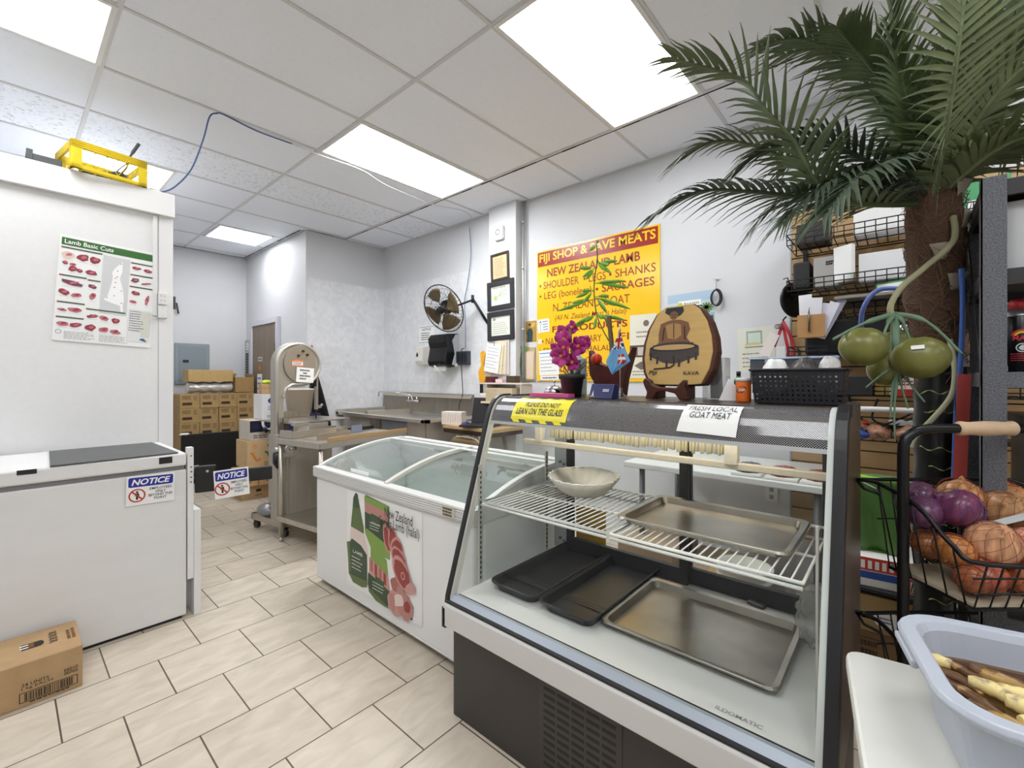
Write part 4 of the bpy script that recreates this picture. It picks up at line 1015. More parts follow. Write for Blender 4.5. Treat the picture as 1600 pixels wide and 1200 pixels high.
# ---------------------------------------------------------------- three sided sink
sk = T('steel_sink', 'stainless sink unit with a tall backsplash against the right wall', 'sink', (3.375, 5.23, 0), -90)
SX, SZ = 1.73, .865
prof = [(0, .87), (-.0, SZ + .185), (-.03, SZ + .20), (-.09, SZ + .16)]
b = MB(); b.prism([(.0, SZ), (.02, SZ + .16), (.05, SZ + .23), (SX, SZ + .23), (SX, SZ)], -.03, -.002, 'y')
obj('backsplash', b, m(150, 143, 134, .36, .85, .14, 3, 0, (6, 1, 1)), sk, .004)
obj('backsplash_cap', MB().prism([(-.03, SZ + .222), (-.06, SZ + .185), (-.055, SZ + .18), (-.028, SZ + .212)], .04, SX, 'x'), m(186, 176, 160, .4, .7), sk, .002)
b = MB(); Y0 = -.68
b.box(0, SX, -.66, -.03, .833, .837); b.box(0, SX, Y0, -.60, .833, .865); b.box(SX - .05, SX, Y0, -.03, .833, .865); b.box(0, .06, Y0, -.03, .833, .895); b.box(.55, .62, -.62, -.03, .833, .895)
obj('rim', b, m(224, 219, 210, .30, .85, .06, 4), sk, .012)
b = MB(); b.box(.06, .66, -.62, -.60, .50, .832); b.box(.95, 1.72, -.64, -.63, .45, .832); b.box(1.70, 1.715, -.64, -.05, .45, .832); b.box(.95, .965, -.63, -.05, .45, .832); b.box(.95, 1.72, -.63, -.05, .44, .455)
obj('basin', b, m(190, 183, 172, .34, .7, .1, 3), sk, .004)
obj('blue_panel', MB().box(.98, 1.40, -.648, -.641, .46, .83), m(150, 158, 166, .3, .7), sk)
for (x, y) in ((.06, -.60), (SX - .06, -.58), (.06, -.08), (SX - .06, -.08)):
    q = MB(); q.tube([(x, y, 0), (x, y, .832 if x < 1 else .445)], .02, 10); obj('leg', q, TS, sk)
fc = MB()
fc.tube([(.62, -.085, 1.0), (.86, -.085, 1.0)], .011, 8)
for x in (.66, .82):
    fc.tube([(x, -.03, 1.0), (x, -.09, 1.0)], .016, 10); fc.tube([(x, -.085, 1.0), (x, -.085, 1.05)], .011, 8)
    fc.bar((x - .05, -.085, 1.055), (x + .05, -.085, 1.062), .012, .008)
fc.tube(spl([(.74, -.085, 1.0), (.74, -.10, 1.05), (.72, -.13, 1.075), (.62, -.20, 1.095), (.40, -.30, 1.105), (.365, -.315, 1.10), (.36, -.318, 1.05)]), .009, 8)
obj('faucet', fc, CHROME, sk)
# ---------------------------------------------------------------- fan
F0 = T('wall_fan', 'black wire cage fan on a wall bracket with bronze blades', 'fan', (3.04, 3.62, 2.00))
dirv = Vector((-.88, -.12, -.42)).normalized()
q_ = dirv.to_track_quat('-Y', 'Z').to_matrix().to_4x4()
F0.rotation_euler = q_.to_euler()
RF = .255
cg = MB()
cg.tube([(RF * math.cos(a_ / 40 * 6.2832), 0, RF * math.sin(a_ / 40 * 6.2832)) for a_ in range(40)], .006, 6, closed=True)
for rr_, yy in ((.20, -.055), (.12, -.075), (.20, .055), (.10, .08)):
    cg.tube([(rr_ * math.cos(a_ / 36 * 6.2832), yy, rr_ * math.sin(a_ / 36 * 6.2832)) for a_ in range(36)], .002, 5, closed=True)
for i in range(44):
    a_ = i / 44 * 2 * math.pi; c_, s_ = math.cos(a_), math.sin(a_)
    cg.tube([(RF * c_, 0, RF * s_), (.235 * c_, -.035, .235 * s_), (.18 * c_, -.062, .18 * s_), (.05 * c_, -.08, .05 * s_)], .0013, 4, caps=False)
    if i % 2 == 0: cg.tube([(RF * c_, 0, RF * s_), (.235 * c_, .035, .235 * s_), (.16 * c_, .065, .16 * s_), (.05 * c_, .085, .05 * s_)], .0014, 4, caps=False)
cg.tube([(.05 * math.cos(a_ / 16 * 6.2832), -.081, .05 * math.sin(a_ / 16 * 6.2832)) for a_ in range(16)], .004, 5, closed=True)
obj('cage', cg, BLACK, F0)
obj('badge', MB().tube([(0, -.078, 0), (0, -.086, 0)], .034, 18), m(30, 30, 30, .3), F0)
BRZ = m(118, 100, 72, .35, .5)
for i in range(4):
    a0_ = i * math.pi / 2 + .3
    def bl(u, v, a0_=a0_):
        r_ = .05 + u * .175; wv = .30 + .75 * math.sin(min(1, u * 1.25) * math.pi * .62)
        a_ = a0_ + (v - .5) * wv * 1.15
        return (r_ * math.cos(a_), -.012 + .05 * (v - .5), r_ * math.sin(a_))
    bo = obj('blade', MB().grid(bl, 8, 7), BRZ, F0, recalc=False); so = bo.modifiers.new('s', 'SOLIDIFY'); so.thickness = .003
mo = MB(); mo.tube([(0, -.05, 0), (0, .03, 0)], .04, 16); mo.tube([(0, .05, 0), (0, .16, 0)], [.075, .06], 18)
obj('motor', mo, BLACKM, F0)
fm = F0.matrix_world if False else Matrix.Translation(F0.location) @ q_
bk_ = fm @ Vector((0, .16, 0)); inv = fm.inverted()
wp = [Vector((3.374, 3.36, 1.88)), Vector((3.374, 3.36, 1.93))]; el = Vector((3.27, 3.42, 2.10))
br = MB()
for off in (0, .025):
    br.tube([inv @ (Vector((3.386, 3.30, 1.83)) + Vector((0, 0, off))), inv @ (el + Vector((0, 0, off)))], .008, 6)
br.tube([inv @ el, inv @ Vector((3.20, 3.50, 2.06)), Vector((0, .15, -.03))], .011, 8); br.tube([inv @ (el + Vector((0, 0, -.03))), inv @ (el + Vector((0, 0, .05)))], .016, 8)
obj('bracket', br, BLACKM, F0)
yk = MB(); yk.tube([(-.15, .10, -.20), (-.09, .14, -.10), (0, .16, -.03)], .007, 6); obj('yoke', yk, BLACKM, F0)
# ---------------------------------------------------------------- paper towel, soap, notice, switch
pt = T('paper_towel_dispenser', 'glossy black paper towel dispenser on the tiled wall under the fan', 'towel dispenser', (XR - .012, 4.06, 1.39), -90)
pf = [(0, .02), (-.12, .0), (-.185, .02), (-.205, .07), (-.185, .16), (-.175, .22), (-.195, .28), (-.20, .33), (-.16, .375), (0, .385)]
pb = MB(); pb.prism(pf, 0, .30, 'x', smooth=False)
obj('body', pb, m(24, 24, 26, .22), pt, .012)
obj('side_cheek', MB().prism([(0, .03), (-.10, .03), (-.06, .15), (-.10, .30), (-.05, .37), (0, .37)], .301, .315, 'x'), m(196, 198, 202, .35), pt, .003)
q = MB(); q.box(.05, .25, -.15, -.13, -.035, .02); q.bar((.15, -.14, -.03), (.15, -.155, -.05), .2, .002, (1, 0, 0)); obj('paper_towel', q, PAPER, pt)
sd = T('soap_dispenser', 'pale soap dispenser left of the black towel dispenser', 'soap dispenser', (XR - .012, 4.42, 1.43), -90)
obj('body', MB().prism([(0, 0), (-.09, .0), (-.115, .05), (-.10, .22), (0, .235)], 0, .145, 'x'), m(220, 218, 210, .4), sd, .012)
q = MB(); q.xf = Matrix.Translation((0, -.112, 0)); q.e2(.05, .115, .022, .018, 0, 1, 14); q.p2([(.03, .12), (.07, .12), (.05, .155)], 0, 1); obj('drop_mark', q, m(70, 72, 70, .5), sd, recalc=False)
def prn_notice(q, W, Hh):
    q.r2(0, Hh * .92, W, Hh * .95, 2, 2); q.r2(0, Hh * .02, W, Hh * .05, 2, 2); q.txt('NOTICE', W * .22, Hh * .72, W * .56, Hh * .14, 1, 2, .02); q.scrib(W * .15, Hh * .14, W * .7, Hh * .5, 4, 1, 2, 3, .13)
wallpaper('wall_notice', 'small NOTICE paper on the tiles left of the towel dispenser', 'notice', (XR - .0125, 4.48, 1.70), -90, .29, .205, [PAPER, m(60, 62, 66, .6), m(60, 90, 160, .5)], prn_notice)
sx_ = T('switch_box', 'dark wall box with three switches right of the towel dispenser', 'switch box', (XR - .012, 3.765, 1.42), -90)
obj('box', MB().box(0, .205, -.05, 0, 0, .15), m(58, 62, 72, .4), sx_, .004)
q = MB(); q.box(.04, .075, -.058, -.05, .03, .13); q.box(.095, .13, -.058, -.05, .03, .13); q.box(.15, .185, -.058, -.05, .03, .13); obj('switch', q, m(34, 36, 44, .4), sx_)
q = MB(); q.box(-.005, .04, -.06, -.005, -.015, .02); obj('white_plug', q, PAPER, sx_, .004)
wc = MB(); wc.tube(spl([(3.342, 3.632, 1.60), (3.30, 3.632, 1.56), (3.30, 3.62, 1.30), (3.33, 3.64, 1.10), (3.305, 3.66, 1.0), (3.30, 3.665, .93)]), .005, 6)
solo('fan_cable', wc, BLACK, 'black cord hanging from the fan cable down to the sink edge', 'cord')
# ---------------------------------------------------------------- goods inside the deli case
def blackpan(lb, yc):
    t_ = T('food_pan', lb, 'pan', (1.545, yc, .4525), 0)
    hx, hy = .29, .112
    lev = [((hx - .02, hy - .016), .001), ((hx - .008, hy - .006), .030), ((hx, hy), .034)]
    vs, fs, rings = [], [], []
    for (a_, b_), z in lev:
        ring = rrect(-a_, -b_, a_, b_, .035, 5); rings.append(len(vs)); vs += [(p[0], p[1], z) for p in ring]; n = len(ring)
    for i in range(2):
        for j in range(n): fs.append((rings[i] + j, rings[i] + (j + 1) % n, rings[i + 1] + (j + 1) % n, rings[i + 1] + j))
    fs.append(list(range(n)))
    o = obj('tray', MB().add(vs, fs, False), BP, t_, recalc=False); s_ = o.modifiers.new('solid', 'SOLIDIFY'); s_.thickness = .002
    ring = rrect(-hx, -hy, hx, hy, .038, 5); obj('rim', MB().tube([(p[0], p[1], .034) for p in ring], .004, 6, closed=True), BP, t_)
    q = MB()
    for k in range(4): q.box(-.16 + k * .012, -.154 + k * .012, -hy + .02, hy - .02, .0025, .005)
    obj('ribs', q, m(64, 62, 60, .3), t_)
blackpan('glossy black food pan on the case deck, the left one of the pair', 1.112)
blackpan('glossy black food pan on the case deck, the right one of the pair', .874)
bw_ = T('scalloped_bowl', 'cream oval bowl with a scalloped rim on the white wire shelf', 'bowl', (1.60, 1.005, .796), 32)
wob = lambda a, i: 1 + (.03 * math.cos(22 * a) if i in (4, 5) else .012 * math.cos(22 * a) if i in (3, 6) else 0)
obj('bowl', MB().lathe([(.07, 0), (.10, .006), (.135, .026), (.160, .050), (.180, .074), (.176, .076), (.155, .052), (.130, .030), (.095, .012), (0, .009)], 88, sx=.98, sy=.80, wob=wob), m(222, 216, 202, .35), bw_)
rim_ = [(.178 * .98 * (1 + .035 * math.cos(22 * a_ / 132 * 6.2832)) * math.cos(a_ / 132 * 6.2832), .178 * .80 * (1 + .035 * math.cos(22 * a_ / 132 * 6.2832)) * math.sin(a_ / 132 * 6.2832), .076) for a_ in range(132)]
obj('rim', MB().tube(rim_, .0026, 5, closed=True), m(242, 240, 232, .35), bw_)
CLEARBAG = glassmat('cloudy_plastic', (.95, .95, .95), .06, .4, .12, .36, (.86, .86, .86))
g_ = random.Random(3)
b = MB(); b.ell((0, 0, .085), (.10, .055, .085), 30, 20, fn=lambda a, t: 1 + .13 * math.sin(4 * a + 5 * t) + .07 * math.sin(9 * a - 7 * t) + .04 * math.sin(15 * a + 11 * t))
solo('plastic_bag', b, CLEARBAG, 'crumpled cloudy plastic bag in the right rear corner of the case', 'bag', (1.68, .20, .453))
b = MB(); b.box(-.03, .03, -.014, .014, 0, .014)
solo('price_tag_holder', b, m(92, 88, 84, .35, .5), 'small grey metal holder lying behind the deck sheet pan', 'holder', (1.80, .40, .4525), 75, bevel=.005)
for i, (x, y, rz_) in enumerate(((1.795, .755, 20), (1.80, .715, 70))):
    b = MB(); b.prism([(-.022, -.006), (.018, -.010), (.022, .004), (-.012, .010)], 0, .003, 'z')
    solo('paper_scrap', b, m(206, 128, 96, .6), ('orange paper scrap by the rear corner of the black pan', 'orange paper scrap nearer the deck sheet pan')[i], 'scrap', (x, y, .4525), rz_)
# ---------------------------------------------------------------- stickers on the curved dotted glass
dense = []
for a_, b_ in zip(FP[1:], FP[2:]):
    for j in range(6): dense.append((a_[0] + (b_[0] - a_[0]) * j / 6, a_[1] + (b_[1] - a_[1]) * j / 6))
dense.append(FP[-1])
cum = [0]
for a_, b_ in zip(dense, dense[1:]): cum.append(cum[-1] + math.hypot(b_[0] - a_[0], b_[1] - a_[1]))
s106 = next(c for c, p in zip(cum, dense) if p[1] >= 1.1015)
def oncurve(x, s, off):
    s += s106
    for i in range(len(cum) - 1):
        if cum[i] <= s <= cum[i + 1] or i == len(cum) - 2:
            t_ = (s - cum[i]) / (cum[i + 1] - cum[i]); a_, b_ = dense[i], dense[i + 1]
            y, z = a_[0] + (b_[0] - a_[0]) * t_, a_[1] + (b_[1] - a_[1]) * t_
            l = math.hypot(b_[0] - a_[0], b_[1] - a_[1]); ny, nz = -(b_[1] - a_[1]) / l, (b_[0] - a_[0]) / l
            return (x, y + ny * off, z + nz * off)
def bend(mb, x0, s0, lift=.0016):
    mb.v = [oncurve(x0 + v[0], s0 + v[2], lift - v[1]) for v in mb.v]; return mb
def sheet2(mb, pts_l, pts_r, n, k, L):
    for i in range(n):
        a_, b_ = i / n, (i + 1) / n
        f = lambda P, t: (P[0][0] + (P[1][0] - P[0][0]) * t, P[0][1] + (P[1][1] - P[0][1]) * t)
        mb.p2([f(pts_l, a_), f(pts_r, a_), f(pts_r, b_), f(pts_l, b_)], k, L)
st_ = MB(); Wd, Hs = .262, .128
sheet2(st_, [(0, .012), (.0, Hs)], [(Wd, .012), (Wd, Hs)], 40, 0, 1)
for i in range(4):
    st_.p2([(.018 + i * .066, 0), (.05 + i * .066, 0), (.036 + i * .066, .014), (.004 + i * .066, .014)], 0, 1)
for i in range(4): st_.p2([(.032 + i * .06, Hs - .010), (.064 + i * .06, Hs - .010), (.074 + i * .06, Hs), (.042 + i * .06, Hs)], 1, 2)
st_.txt('PLEASE DO NOT', .055, .066, .165, .021, 1, 5, .012, .22); st_.txt('LEAN ON THE GLASS', .02, .033, .222, .026, 1, 5, .014, .22)
bend(st_, .125, .004)
tag(place(obj('warning_sticker', st_, [m(240, 226, 44, .3), m(34, 32, 34, .4)], None, recalc=False), (1.10, 1.30, 0), -90), 'yellow please do not lean sticker on the curved case glass', 'sticker')
st_ = MB(); sheet2(st_, [(0, 0), (.012, .10)], [(.165, -.006), (.170, .098)], 40, 0, 1)
st_.txt('FRESH LOCAL', .024, .070, .135, .019, 1, 5, .0, .2); st_.txt('GOAT MEAT', .032, .044, .115, .020, 1, 5, .0, .2)
bend(st_, .788, .018, .004)
tag(place(obj('handwritten_paper', st_, [PAPER, m(34, 34, 40, .5)], None, recalc=False), (1.10, 1.30, 0), -90), 'white handwritten goat meat paper taped to the curved case glass', 'paper')
# ---------------------------------------------------------------- things standing on the case
ZT = 1.2015
b = T('call_bell', 'small chrome service bell on the case beside the pink pad', 'bell', (1.58, 1.142, ZT))
obj('base', MB().lathe([(.046, 0), (.044, .006), (.03, .009)], 24), m(60, 60, 62, .3, .8), b)
obj('dome', MB().lathe([(.044, .010), (.046, .016), (.036, .033), (.018, .043), (0, .046)], 24), CHROME, b)
obj('button', MB().lathe([(.004, .044), (.004, .058), (.007, .060), (.006, .064), (0, .066)], 12), CHROME, b)
b = MB(); b.box(-.03, .03, -.095, .095, 0, .012); b.box(-.031, .031, -.096, .096, .012, .0135, k=1)
solo('pink_notepad', b, [m(236, 96, 168, .5), m(240, 120, 150, .5)], 'bright pink notepad lying on the case left of the orchid pot', 'notepad', (1.50, 1.092, ZT), 2)
op = T('orchid_pot', 'magenta orchid in a small black pot on the case', 'orchid', (1.545, 1.027, ZT))
obj('pot', MB().lathe([(.038, 0), (.048, .072), (.054, .074), (.055, .093), (.050, .093), (.046, .075), (0, .072)], 28), m(34, 34, 37, .5), op)
obj('soil', MB().lathe([(.0, .076), (.046, .076)], 20), m(90, 70, 48, .9), op)
def leaf(mb, a, b, wd, up=(0, 0, 1), droop=0.0, n=7, k=None):
    a = Vector(a); b = Vector(b); d = b - a; s_ = d.cross(Vector(up))
    s_ = s_.normalized() if s_.length > 1e-6 else Vector((1, 0, 0)); vs = []
    for i in range(n + 1):
        t_ = i / n; w_ = wd * math.sin(math.pi * min(1, .08 + t_ * .92)) ** .7
        c = a + d * t_ + Vector((0, 0, -droop * t_ * t_)); nrm = s_.cross(d).normalized()
        vs += [c - s_ * w_ + nrm * w_ * .25, c, c + s_ * w_ + nrm * w_ * .25]
    fs = []
    for i in range(n): fs += [(i * 3, i * 3 + 1, i * 3 + 4, i * 3 + 3), (i * 3 + 1, i * 3 + 2, i * 3 + 5, i * 3 + 4)]
    mb.add(vs, fs, True, k); return mb
GR = m(96, 128, 60, .5)
s1 = MB(); s1.tube(spl([(.0, -.002, .075), (.0, .002, .13), (0, .0, .18), (.0, .004, .22), (.005, .012, .28)]), [.008] * 6 + [.006] * 19, 8); obj('stem', s1, m(112, 128, 62, .5), op)
for i, (e_, w_, dr) in enumerate((((.01, -.06, .13), .010, -.02), ((-.02, -.085, .135), .008, .0), ((.01, .075, .125), .006, .01), ((.0, .05, .125), .005, -.02), ((.03, -.03, .15), .009, 0))):
    l = MB(); leaf(l, (0, 0, .076), e_, w_, droop=dr); o = obj('leaf', l, m(120, 132, 112, .45) if i in (0, 1, 4) else m(92, 84, 52, .5), op, recalc=False); o.modifiers.new('s', 'SOLIDIFY').thickness = .001
MAG = m(168, 36, 122, .5, 0, .25, 40); MAGD = m(206, 120, 60, .5)
for i, (y, z, x, sc, rz_) in enumerate(((-.035, .205, .0, 1.0, 0), (.02, .235, -.02, 1.0, 20), (.06, .185, -.01, 1.05, -15), (.02, .165, -.04, 1.1, 40), (-.02, .14, -.02, .9, 10), (.045, .265, 0, .85, 70), (-.0, .285, .01, .75, 15), (-.055, .22, .02, .8, 50), (.0, .20, -.05, .9, 60))):
    f = MB(); g2 = random.Random(i)
    for p_ in range(5):
        a_ = p_ * 2 * math.pi / 5 + R(rz_); e_ = (-.012 + g2.uniform(-.012, .008), .042 * sc * math.cos(a_), .042 * sc * math.sin(a_))
        leaf(f, (0, 0, 0), e_, .022 * sc, up=(1, .3 * g2.uniform(-1, 1), 0), n=5, k=0)
    f.ell((-.008, 0, 0), (.009, .008, .008), 8, 6, k=1)
    o = obj('flower', f, [MAG, MAGD], op, recalc=False); o.location = (x, y, z); o.modifiers.new('s', 'SOLIDIFY').thickness = .0012
sa = T('sanitizer_bottle', 'clear sanitizer pump bottle with a blue label behind the orchid', 'bottle', (1.69, 1.092, ZT))
obj('bottle', MB().prism(rrect(-.024, -.038, .024, .038, .014), 0, .165, 'z'), m(196, 214, 210, .2), sa, .006)
q = MB(); q.xf = Matrix.Translation((-.0245, .03, .0)) @ Matrix.Rotation(R(-90), 4, 'Z'); q.r2(.004, .03, .056, .15, 0, 1); q.r2(.04, .0, .062, .155, 1, 2); q.p2([(.01, .05), (.04, .05), (.025, .08)], 2, 2); obj('label', q, [m(226, 230, 232, .4), m(42, 62, 122, .4), m(80, 166, 120, .4)], sa, recalc=False)
q = MB(); q.lathe([(.012, .165), (.015, .17), (.015, .185), (.006, .187), (.006, .215), (.013, .217), (.013, .228), (0, .229)], 16); q.bar((0, 0, .224), (-.035, 0, .218), .010, .008); obj('pump', q, m(226, 228, 228, .4), sa)
# maroon carved vase with plant
MAR = m(84, 34, 28, .4, 0, .3, 40, 0, (1, 12, 1))
vz = T('carved_vase', 'maroon carved wooden vase with two pointed horns on the case', 'vase', (1.70, .93, ZT), -90)
vp = [(-.062, 0), (.062, 0), (.072, .07), (.098, .16), (.106, .205), (.088, .175), (.07, .145), (.0, .125), (-.05, .14), (-.075, .165), (-.098, .20), (-.10, .15), (-.095, .09), (-.075, .06)]
obj('body', MB().prism(vp, -.025, .025, 'y'), MAR, vz, .006)
b = MB(); b.ell((0, 0, 0), .024, 16, 10)
solo('red_ball', b, m(214, 62, 26, .3), 'shiny red ball resting in the top of the carved vase', 'ball', (1.665, .982, ZT + .158))
br_ = T('money_plant', 'thin green plant with pointed leaves rising from a cut branch in front of the sign', 'plant', (1.738, .945, ZT))
q = MB(); q.tube(spl([(0, .0, .10), (0, .004, .20), (.0, .012, .28), (.0, .018, .345)]), [.012] * 6 + [.011] * 6 + [.010] * 7, 8); q.tube([(0, .014, .29), (0, .033, .335)], [.009, .007], 7)
obj('cut_branch', q, m(112, 92, 62, .7), br_)
stp = spl([(0, .02, .24), (.01, .06, .30), (.01, .085, .36), (.01, .098, .45), (.01, .095, .53), (.01, .082, .60), (.01, .085, .67)], 5)
q = MB(); q.tube(stp, .0026, 6); obj('stem', q, m(76, 84, 44, .6), br_)
LG = m(112, 168, 52, .45, 0, .18, 20)
def P1(px, py):   # a point at the plant's own distance (x = 1.71)
    return None
twigs = [((.01, .085, .67), [(.0, .075, .69), (.0, .11, .655)]), ((.01, .09, .57), [(0, .14, .545), (0, .155, .58), (0, .125, .535)]), ((.01, .084, .59), [(0, .03, .575), (0, -.005, .585), (0, .02, .545), (0, .045, .56)]),
         ((.01, .098, .47), [(0, .145, .475), (0, .17, .455), (0, .14, .43)]), ((.01, .095, .50), [(0, .02, .50), (0, -.03, .495), (0, -.045, .47)]),
         ((.01, .10, .43), [(0, .19, .43), (0, .255, .405)]), ((.01, .095, .44), [(0, .03, .44), (-.01, .0, .40), (-.02, -.03, .395), (0, -.05, .385), (.0, .04, .38), (-.03, .025, .385)]),
         ((.01, .085, .36), [(0, .13, .34), (0, .17, .335), (0, .23, .30), (0, .055, .345), (0, .02, .335), (0, -.03, .335), (0, .09, .31)])]
for a_, ends_ in twigs:
    l = MB()
    for e_ in ends_:
        v0 = Vector(a_); v1 = Vector(e_); dd = v1 - v0; st0 = v0 + dd * .42
        l.tube([v0, st0], .0012, 4); leaf(l, st0 - dd * .08, v1 + dd * .25 + Vector((0, 0, -.006)), .0078, up=(1, 0, .25), n=6)
    o = obj('leaf_spray', l, LG, br_, recalc=False); o.modifiers.new('s', 'SOLIDIFY').thickness = .0008
# little flag
fl = T('table_flag', 'small light blue flag on a thin stick with a clear round base', 'flag', (1.55, .812, ZT), -90)
obj('stick', MB().tube([(0, 0, .0), (0.0, 0, .285)], .0022, 8), m(190, 188, 182, .3, .5), fl)
obj('base', MB().lathe([(.036, 0), (.036, .004), (.018, .012), (.010, .022), (.008, .038), (.005, .040), (0, .040)], 24), glassmat('clear_acrylic', (.96, .96, .95), .10, .6), fl)
obj('finial', MB().ell((0, 0, .288), .005, 8, 6), m(50, 50, 60, .4), fl)
FM = [m(116, 176, 222, .6), m(32, 46, 120, .6), m(240, 240, 240, .6), m(190, 46, 44, .6), m(196, 120, 60, .6)]
ff = MB()
def fpt(u, v):
    # draped kite shape: top corner, then left edge, right edge, lower tip
    Lp = [(.004, .262), (-.030, .190), (-.052, .140), (-.029, .093)]; Rp = [(.006, .262), (.022, .195), (.044, .140), (-.027, .091)]
    f = v * 3; i = min(2, int(f)); t_ = f - i
    l = (Lp[i][0] + (Lp[i + 1][0] - Lp[i][0]) * t_, Lp[i][1] + (Lp[i + 1][1] - Lp[i][1]) * t_); r = (Rp[i][0] + (Rp[i + 1][0] - Rp[i][0]) * t_, Rp[i][1] + (Rp[i + 1][1] - Rp[i][1]) * t_)
    return (l[0] + (r[0] - l[0]) * u, -.004 - .010 * math.sin(u * 5 + v * 2) ** 2, l[1] + (r[1] - l[1]) * u)
NU, NV = 20, 30
for i in range(NU):
    for j in range(NV):
        u, v = (i + .5) / NU, (j + .5) / NV; k = 0
        if v < .36:
            k = 1; dgl = abs((u - .5) - (v - .2) * 2.4); dg2 = abs((u - .5) + (v - .2) * 2.4)
            if min(dgl, dg2) < .08: k = 2
            if abs(u - .5) < .17 or abs(v - .2) < .055: k = 2
            if abs(u - .5) < .09 or abs(v - .2) < .028: k = 3
        elif .5 < v < .74 and .52 < u < .84: k = 3 if abs(u - .68) > .03 and abs(v - .60) > .02 else 2
        ff.add([fpt(i / NU, j / NV), fpt((i + 1) / NU, j / NV), fpt((i + 1) / NU, (j + 1) / NV), fpt(i / NU, (j + 1) / NV)], [(0, 1, 2, 3)], True, k)
o = obj('cloth', ff, FM, fl, recalc=False); o.modifiers.new('s', 'SOLIDIFY').thickness = .0008
cb = T('card_box', 'navy blue box with a slanted front before the maroon vase', 'box', (1.485, .846, ZT), -90)
obj('box', MB().prism([(-.03, 0), (.03, 0), (.03, .05), (-.005, .055)], -.048, .048, 'x'), m(36, 44, 92, .35), cb, .003)
q = MB(); q.xf = Matrix.Translation((-.048, -.0305, 0)) @ Matrix.Rotation(R(-24), 4, 'X'); q.scrib(.055, .028, .032, .012, 2, 0, 1, 3, .2); q.p2([(.012, .012), (.02, .012), (.016, .034)], 0, 1); q.r2(.006, .008, .026, .011, 1, 1); obj('printing', q, [m(220, 220, 225, .5), m(200, 170, 80, .5)], cb, recalc=False)
# kava plaque
pq = T('kava_plaque', 'oval wood slab painted with a seated figure and bowl, on a carved stand', 'plaque', (1.60, .622, ZT), -90)
WOOD = m(208, 172, 106, .5, 0, .08, 8, 0, (1, 1, 8)); BARK = m(88, 52, 38, .75, 0, .35, 60, .6, (1, 1, 6))
out = [(.0, .052), (.055, .053), (.092, .056), (.118, .11), (.128, .17), (.122, .225), (.105, .28), (.078, .325), (.052, .345), (-.045, .345), (-.08, .318), (-.108, .265), (-.122, .21), (-.126, .15), (-.118, .10), (-.098, .056), (-.06, .053)]
pqb = MB(); pqb.xf = Matrix.Rotation(R(-6), 4, 'X') @ Matrix.Rotation(R(-3), 4, 'Z')
pqb.prism(out, .0, .012, 'y', k=0)
pqb.prism([(p[0] * 1.10 + .0, .2 + (p[1] - .2) * 1.004) for p in out], .005, .055, 'y', k=1)
obj('slab', pqb, [WOOD, BARK], pq, .003)
PX = Matrix.Rotation(R(-6), 4, 'X') @ Matrix.Rotation(R(-3), 4, 'Z')
pt_ = MB(); pt_.xf = PX @ Matrix.Translation((0, 0, .0586)) @ Matrix.Diagonal((1, 1, .83, 1))
PK = [m(70, 62, 58, .6), m(128, 88, 58, .6), m(44, 44, 52, .6), m(176, 134, 84, .6), m(40, 28, 22, .6), m(196, 160, 104, .6)]
pt_.p2([(-.045, .338), (-.05, .318), (-.035, .305), (-.025, .30), (.0, .295), (.012, .302), (.022, .318), (.018, .338)], 2, 1)     # hair
pt_.e2(-.015, .302, .016, .019, 1, 2, 14); pt_.e2(-.02, .306, .003, .002, 4, 3, 8); pt_.e2(-.009, .306, .003, .002, 4, 3, 8); pt_.r2(-.02, .293, -.010, .295, 4, 3)
pt_.p2([(-.065, .268), (-.035, .28), (-.015, .282), (.01, .28), (.04, .266), (.048, .235), (.035, .20), (.045, .185), (.055, .165), (-.085, .165), (-.07, .185), (-.072, .22)], 1, 1)    # body and arms
pt_.p2([(-.045, .26), (-.016, .268), (.012, .26), (.016, .21), (-.005, .195), (-.035, .20)], 3, 2); pt_.l2((-.014, .268), (-.012, .20), .003, 4, 3)
pt_.l2((-.05, .25), (-.055, .19), .004, 4, 3); pt_.l2((.026, .25), (.03, .19), .004, 4, 3)
pt_.p2([(-.09, .172), (-.04, .182), (.02, .182), (.06, .176), (.068, .16), (-.10, .155)], 0, 3)
pt_.e2(-.012, .158, .092, .018, 2, 4, 24); pt_.e2(-.012, .159, .078, .012, 5, 5, 24)
pt_.p2([(-.104, .158), (.08, .158), (.082, .12), (.06, .11), (.02, .092), (-.015, .086), (-.05, .092), (-.085, .112), (-.106, .125)], 0, 3)
for x, z in ((-.098, .115), (-.072, .098), (-.035, .082), (.012, .084), (.046, .098), (.072, .112)): pt_.r2(x - .004, z - .012, x + .004, z + .02, 2, 4)
pts = [(-.008, .13), (-.005, .09), (-.012, .068), (-.035, .055), (-.07, .045 + .02)]
for a_, b_ in zip([(-.01, .12), (-.008, .10), (-.006, .082), (-.02, .07), (-.05, .066)], [(-.008, .10), (-.006, .082), (-.02, .07), (-.05, .066), (-.085, .064)]): pt_.l2(a_, b_, .006, 4, 5)
pt_.xf = PX
pt_.txt('Fiji', -.104, .086, .036, .020, 4, 6, .01, .25); pt_.txt('KAVA', .030, .088, .056, .013, 4, 6, .012, 0)
obj('painting', pt_, PK, pq, recalc=False)
sb_ = MB(); sb_.prism([(-.105, .065), (-.095, .078), (-.075, .068), (-.07, .055), (-.045, .044), (.02, .042), (.03, .058), (.045, .072), (.055, .068), (.05, .045), (.06, 0), (.03, 0), (.015, .022), (-.02, .030), (-.05, .024), (-.065, 0), (-.095, 0), (-.088, .025), (-.098, .045)], -.04, -.012, 'y')
sb_.box(-.085, -.06, -.012, .07, 0, .05); sb_.box(.025, .05, -.012, .07, 0, .05)
obj('stand', sb_, m(74, 34, 24, .35), pq, .004)
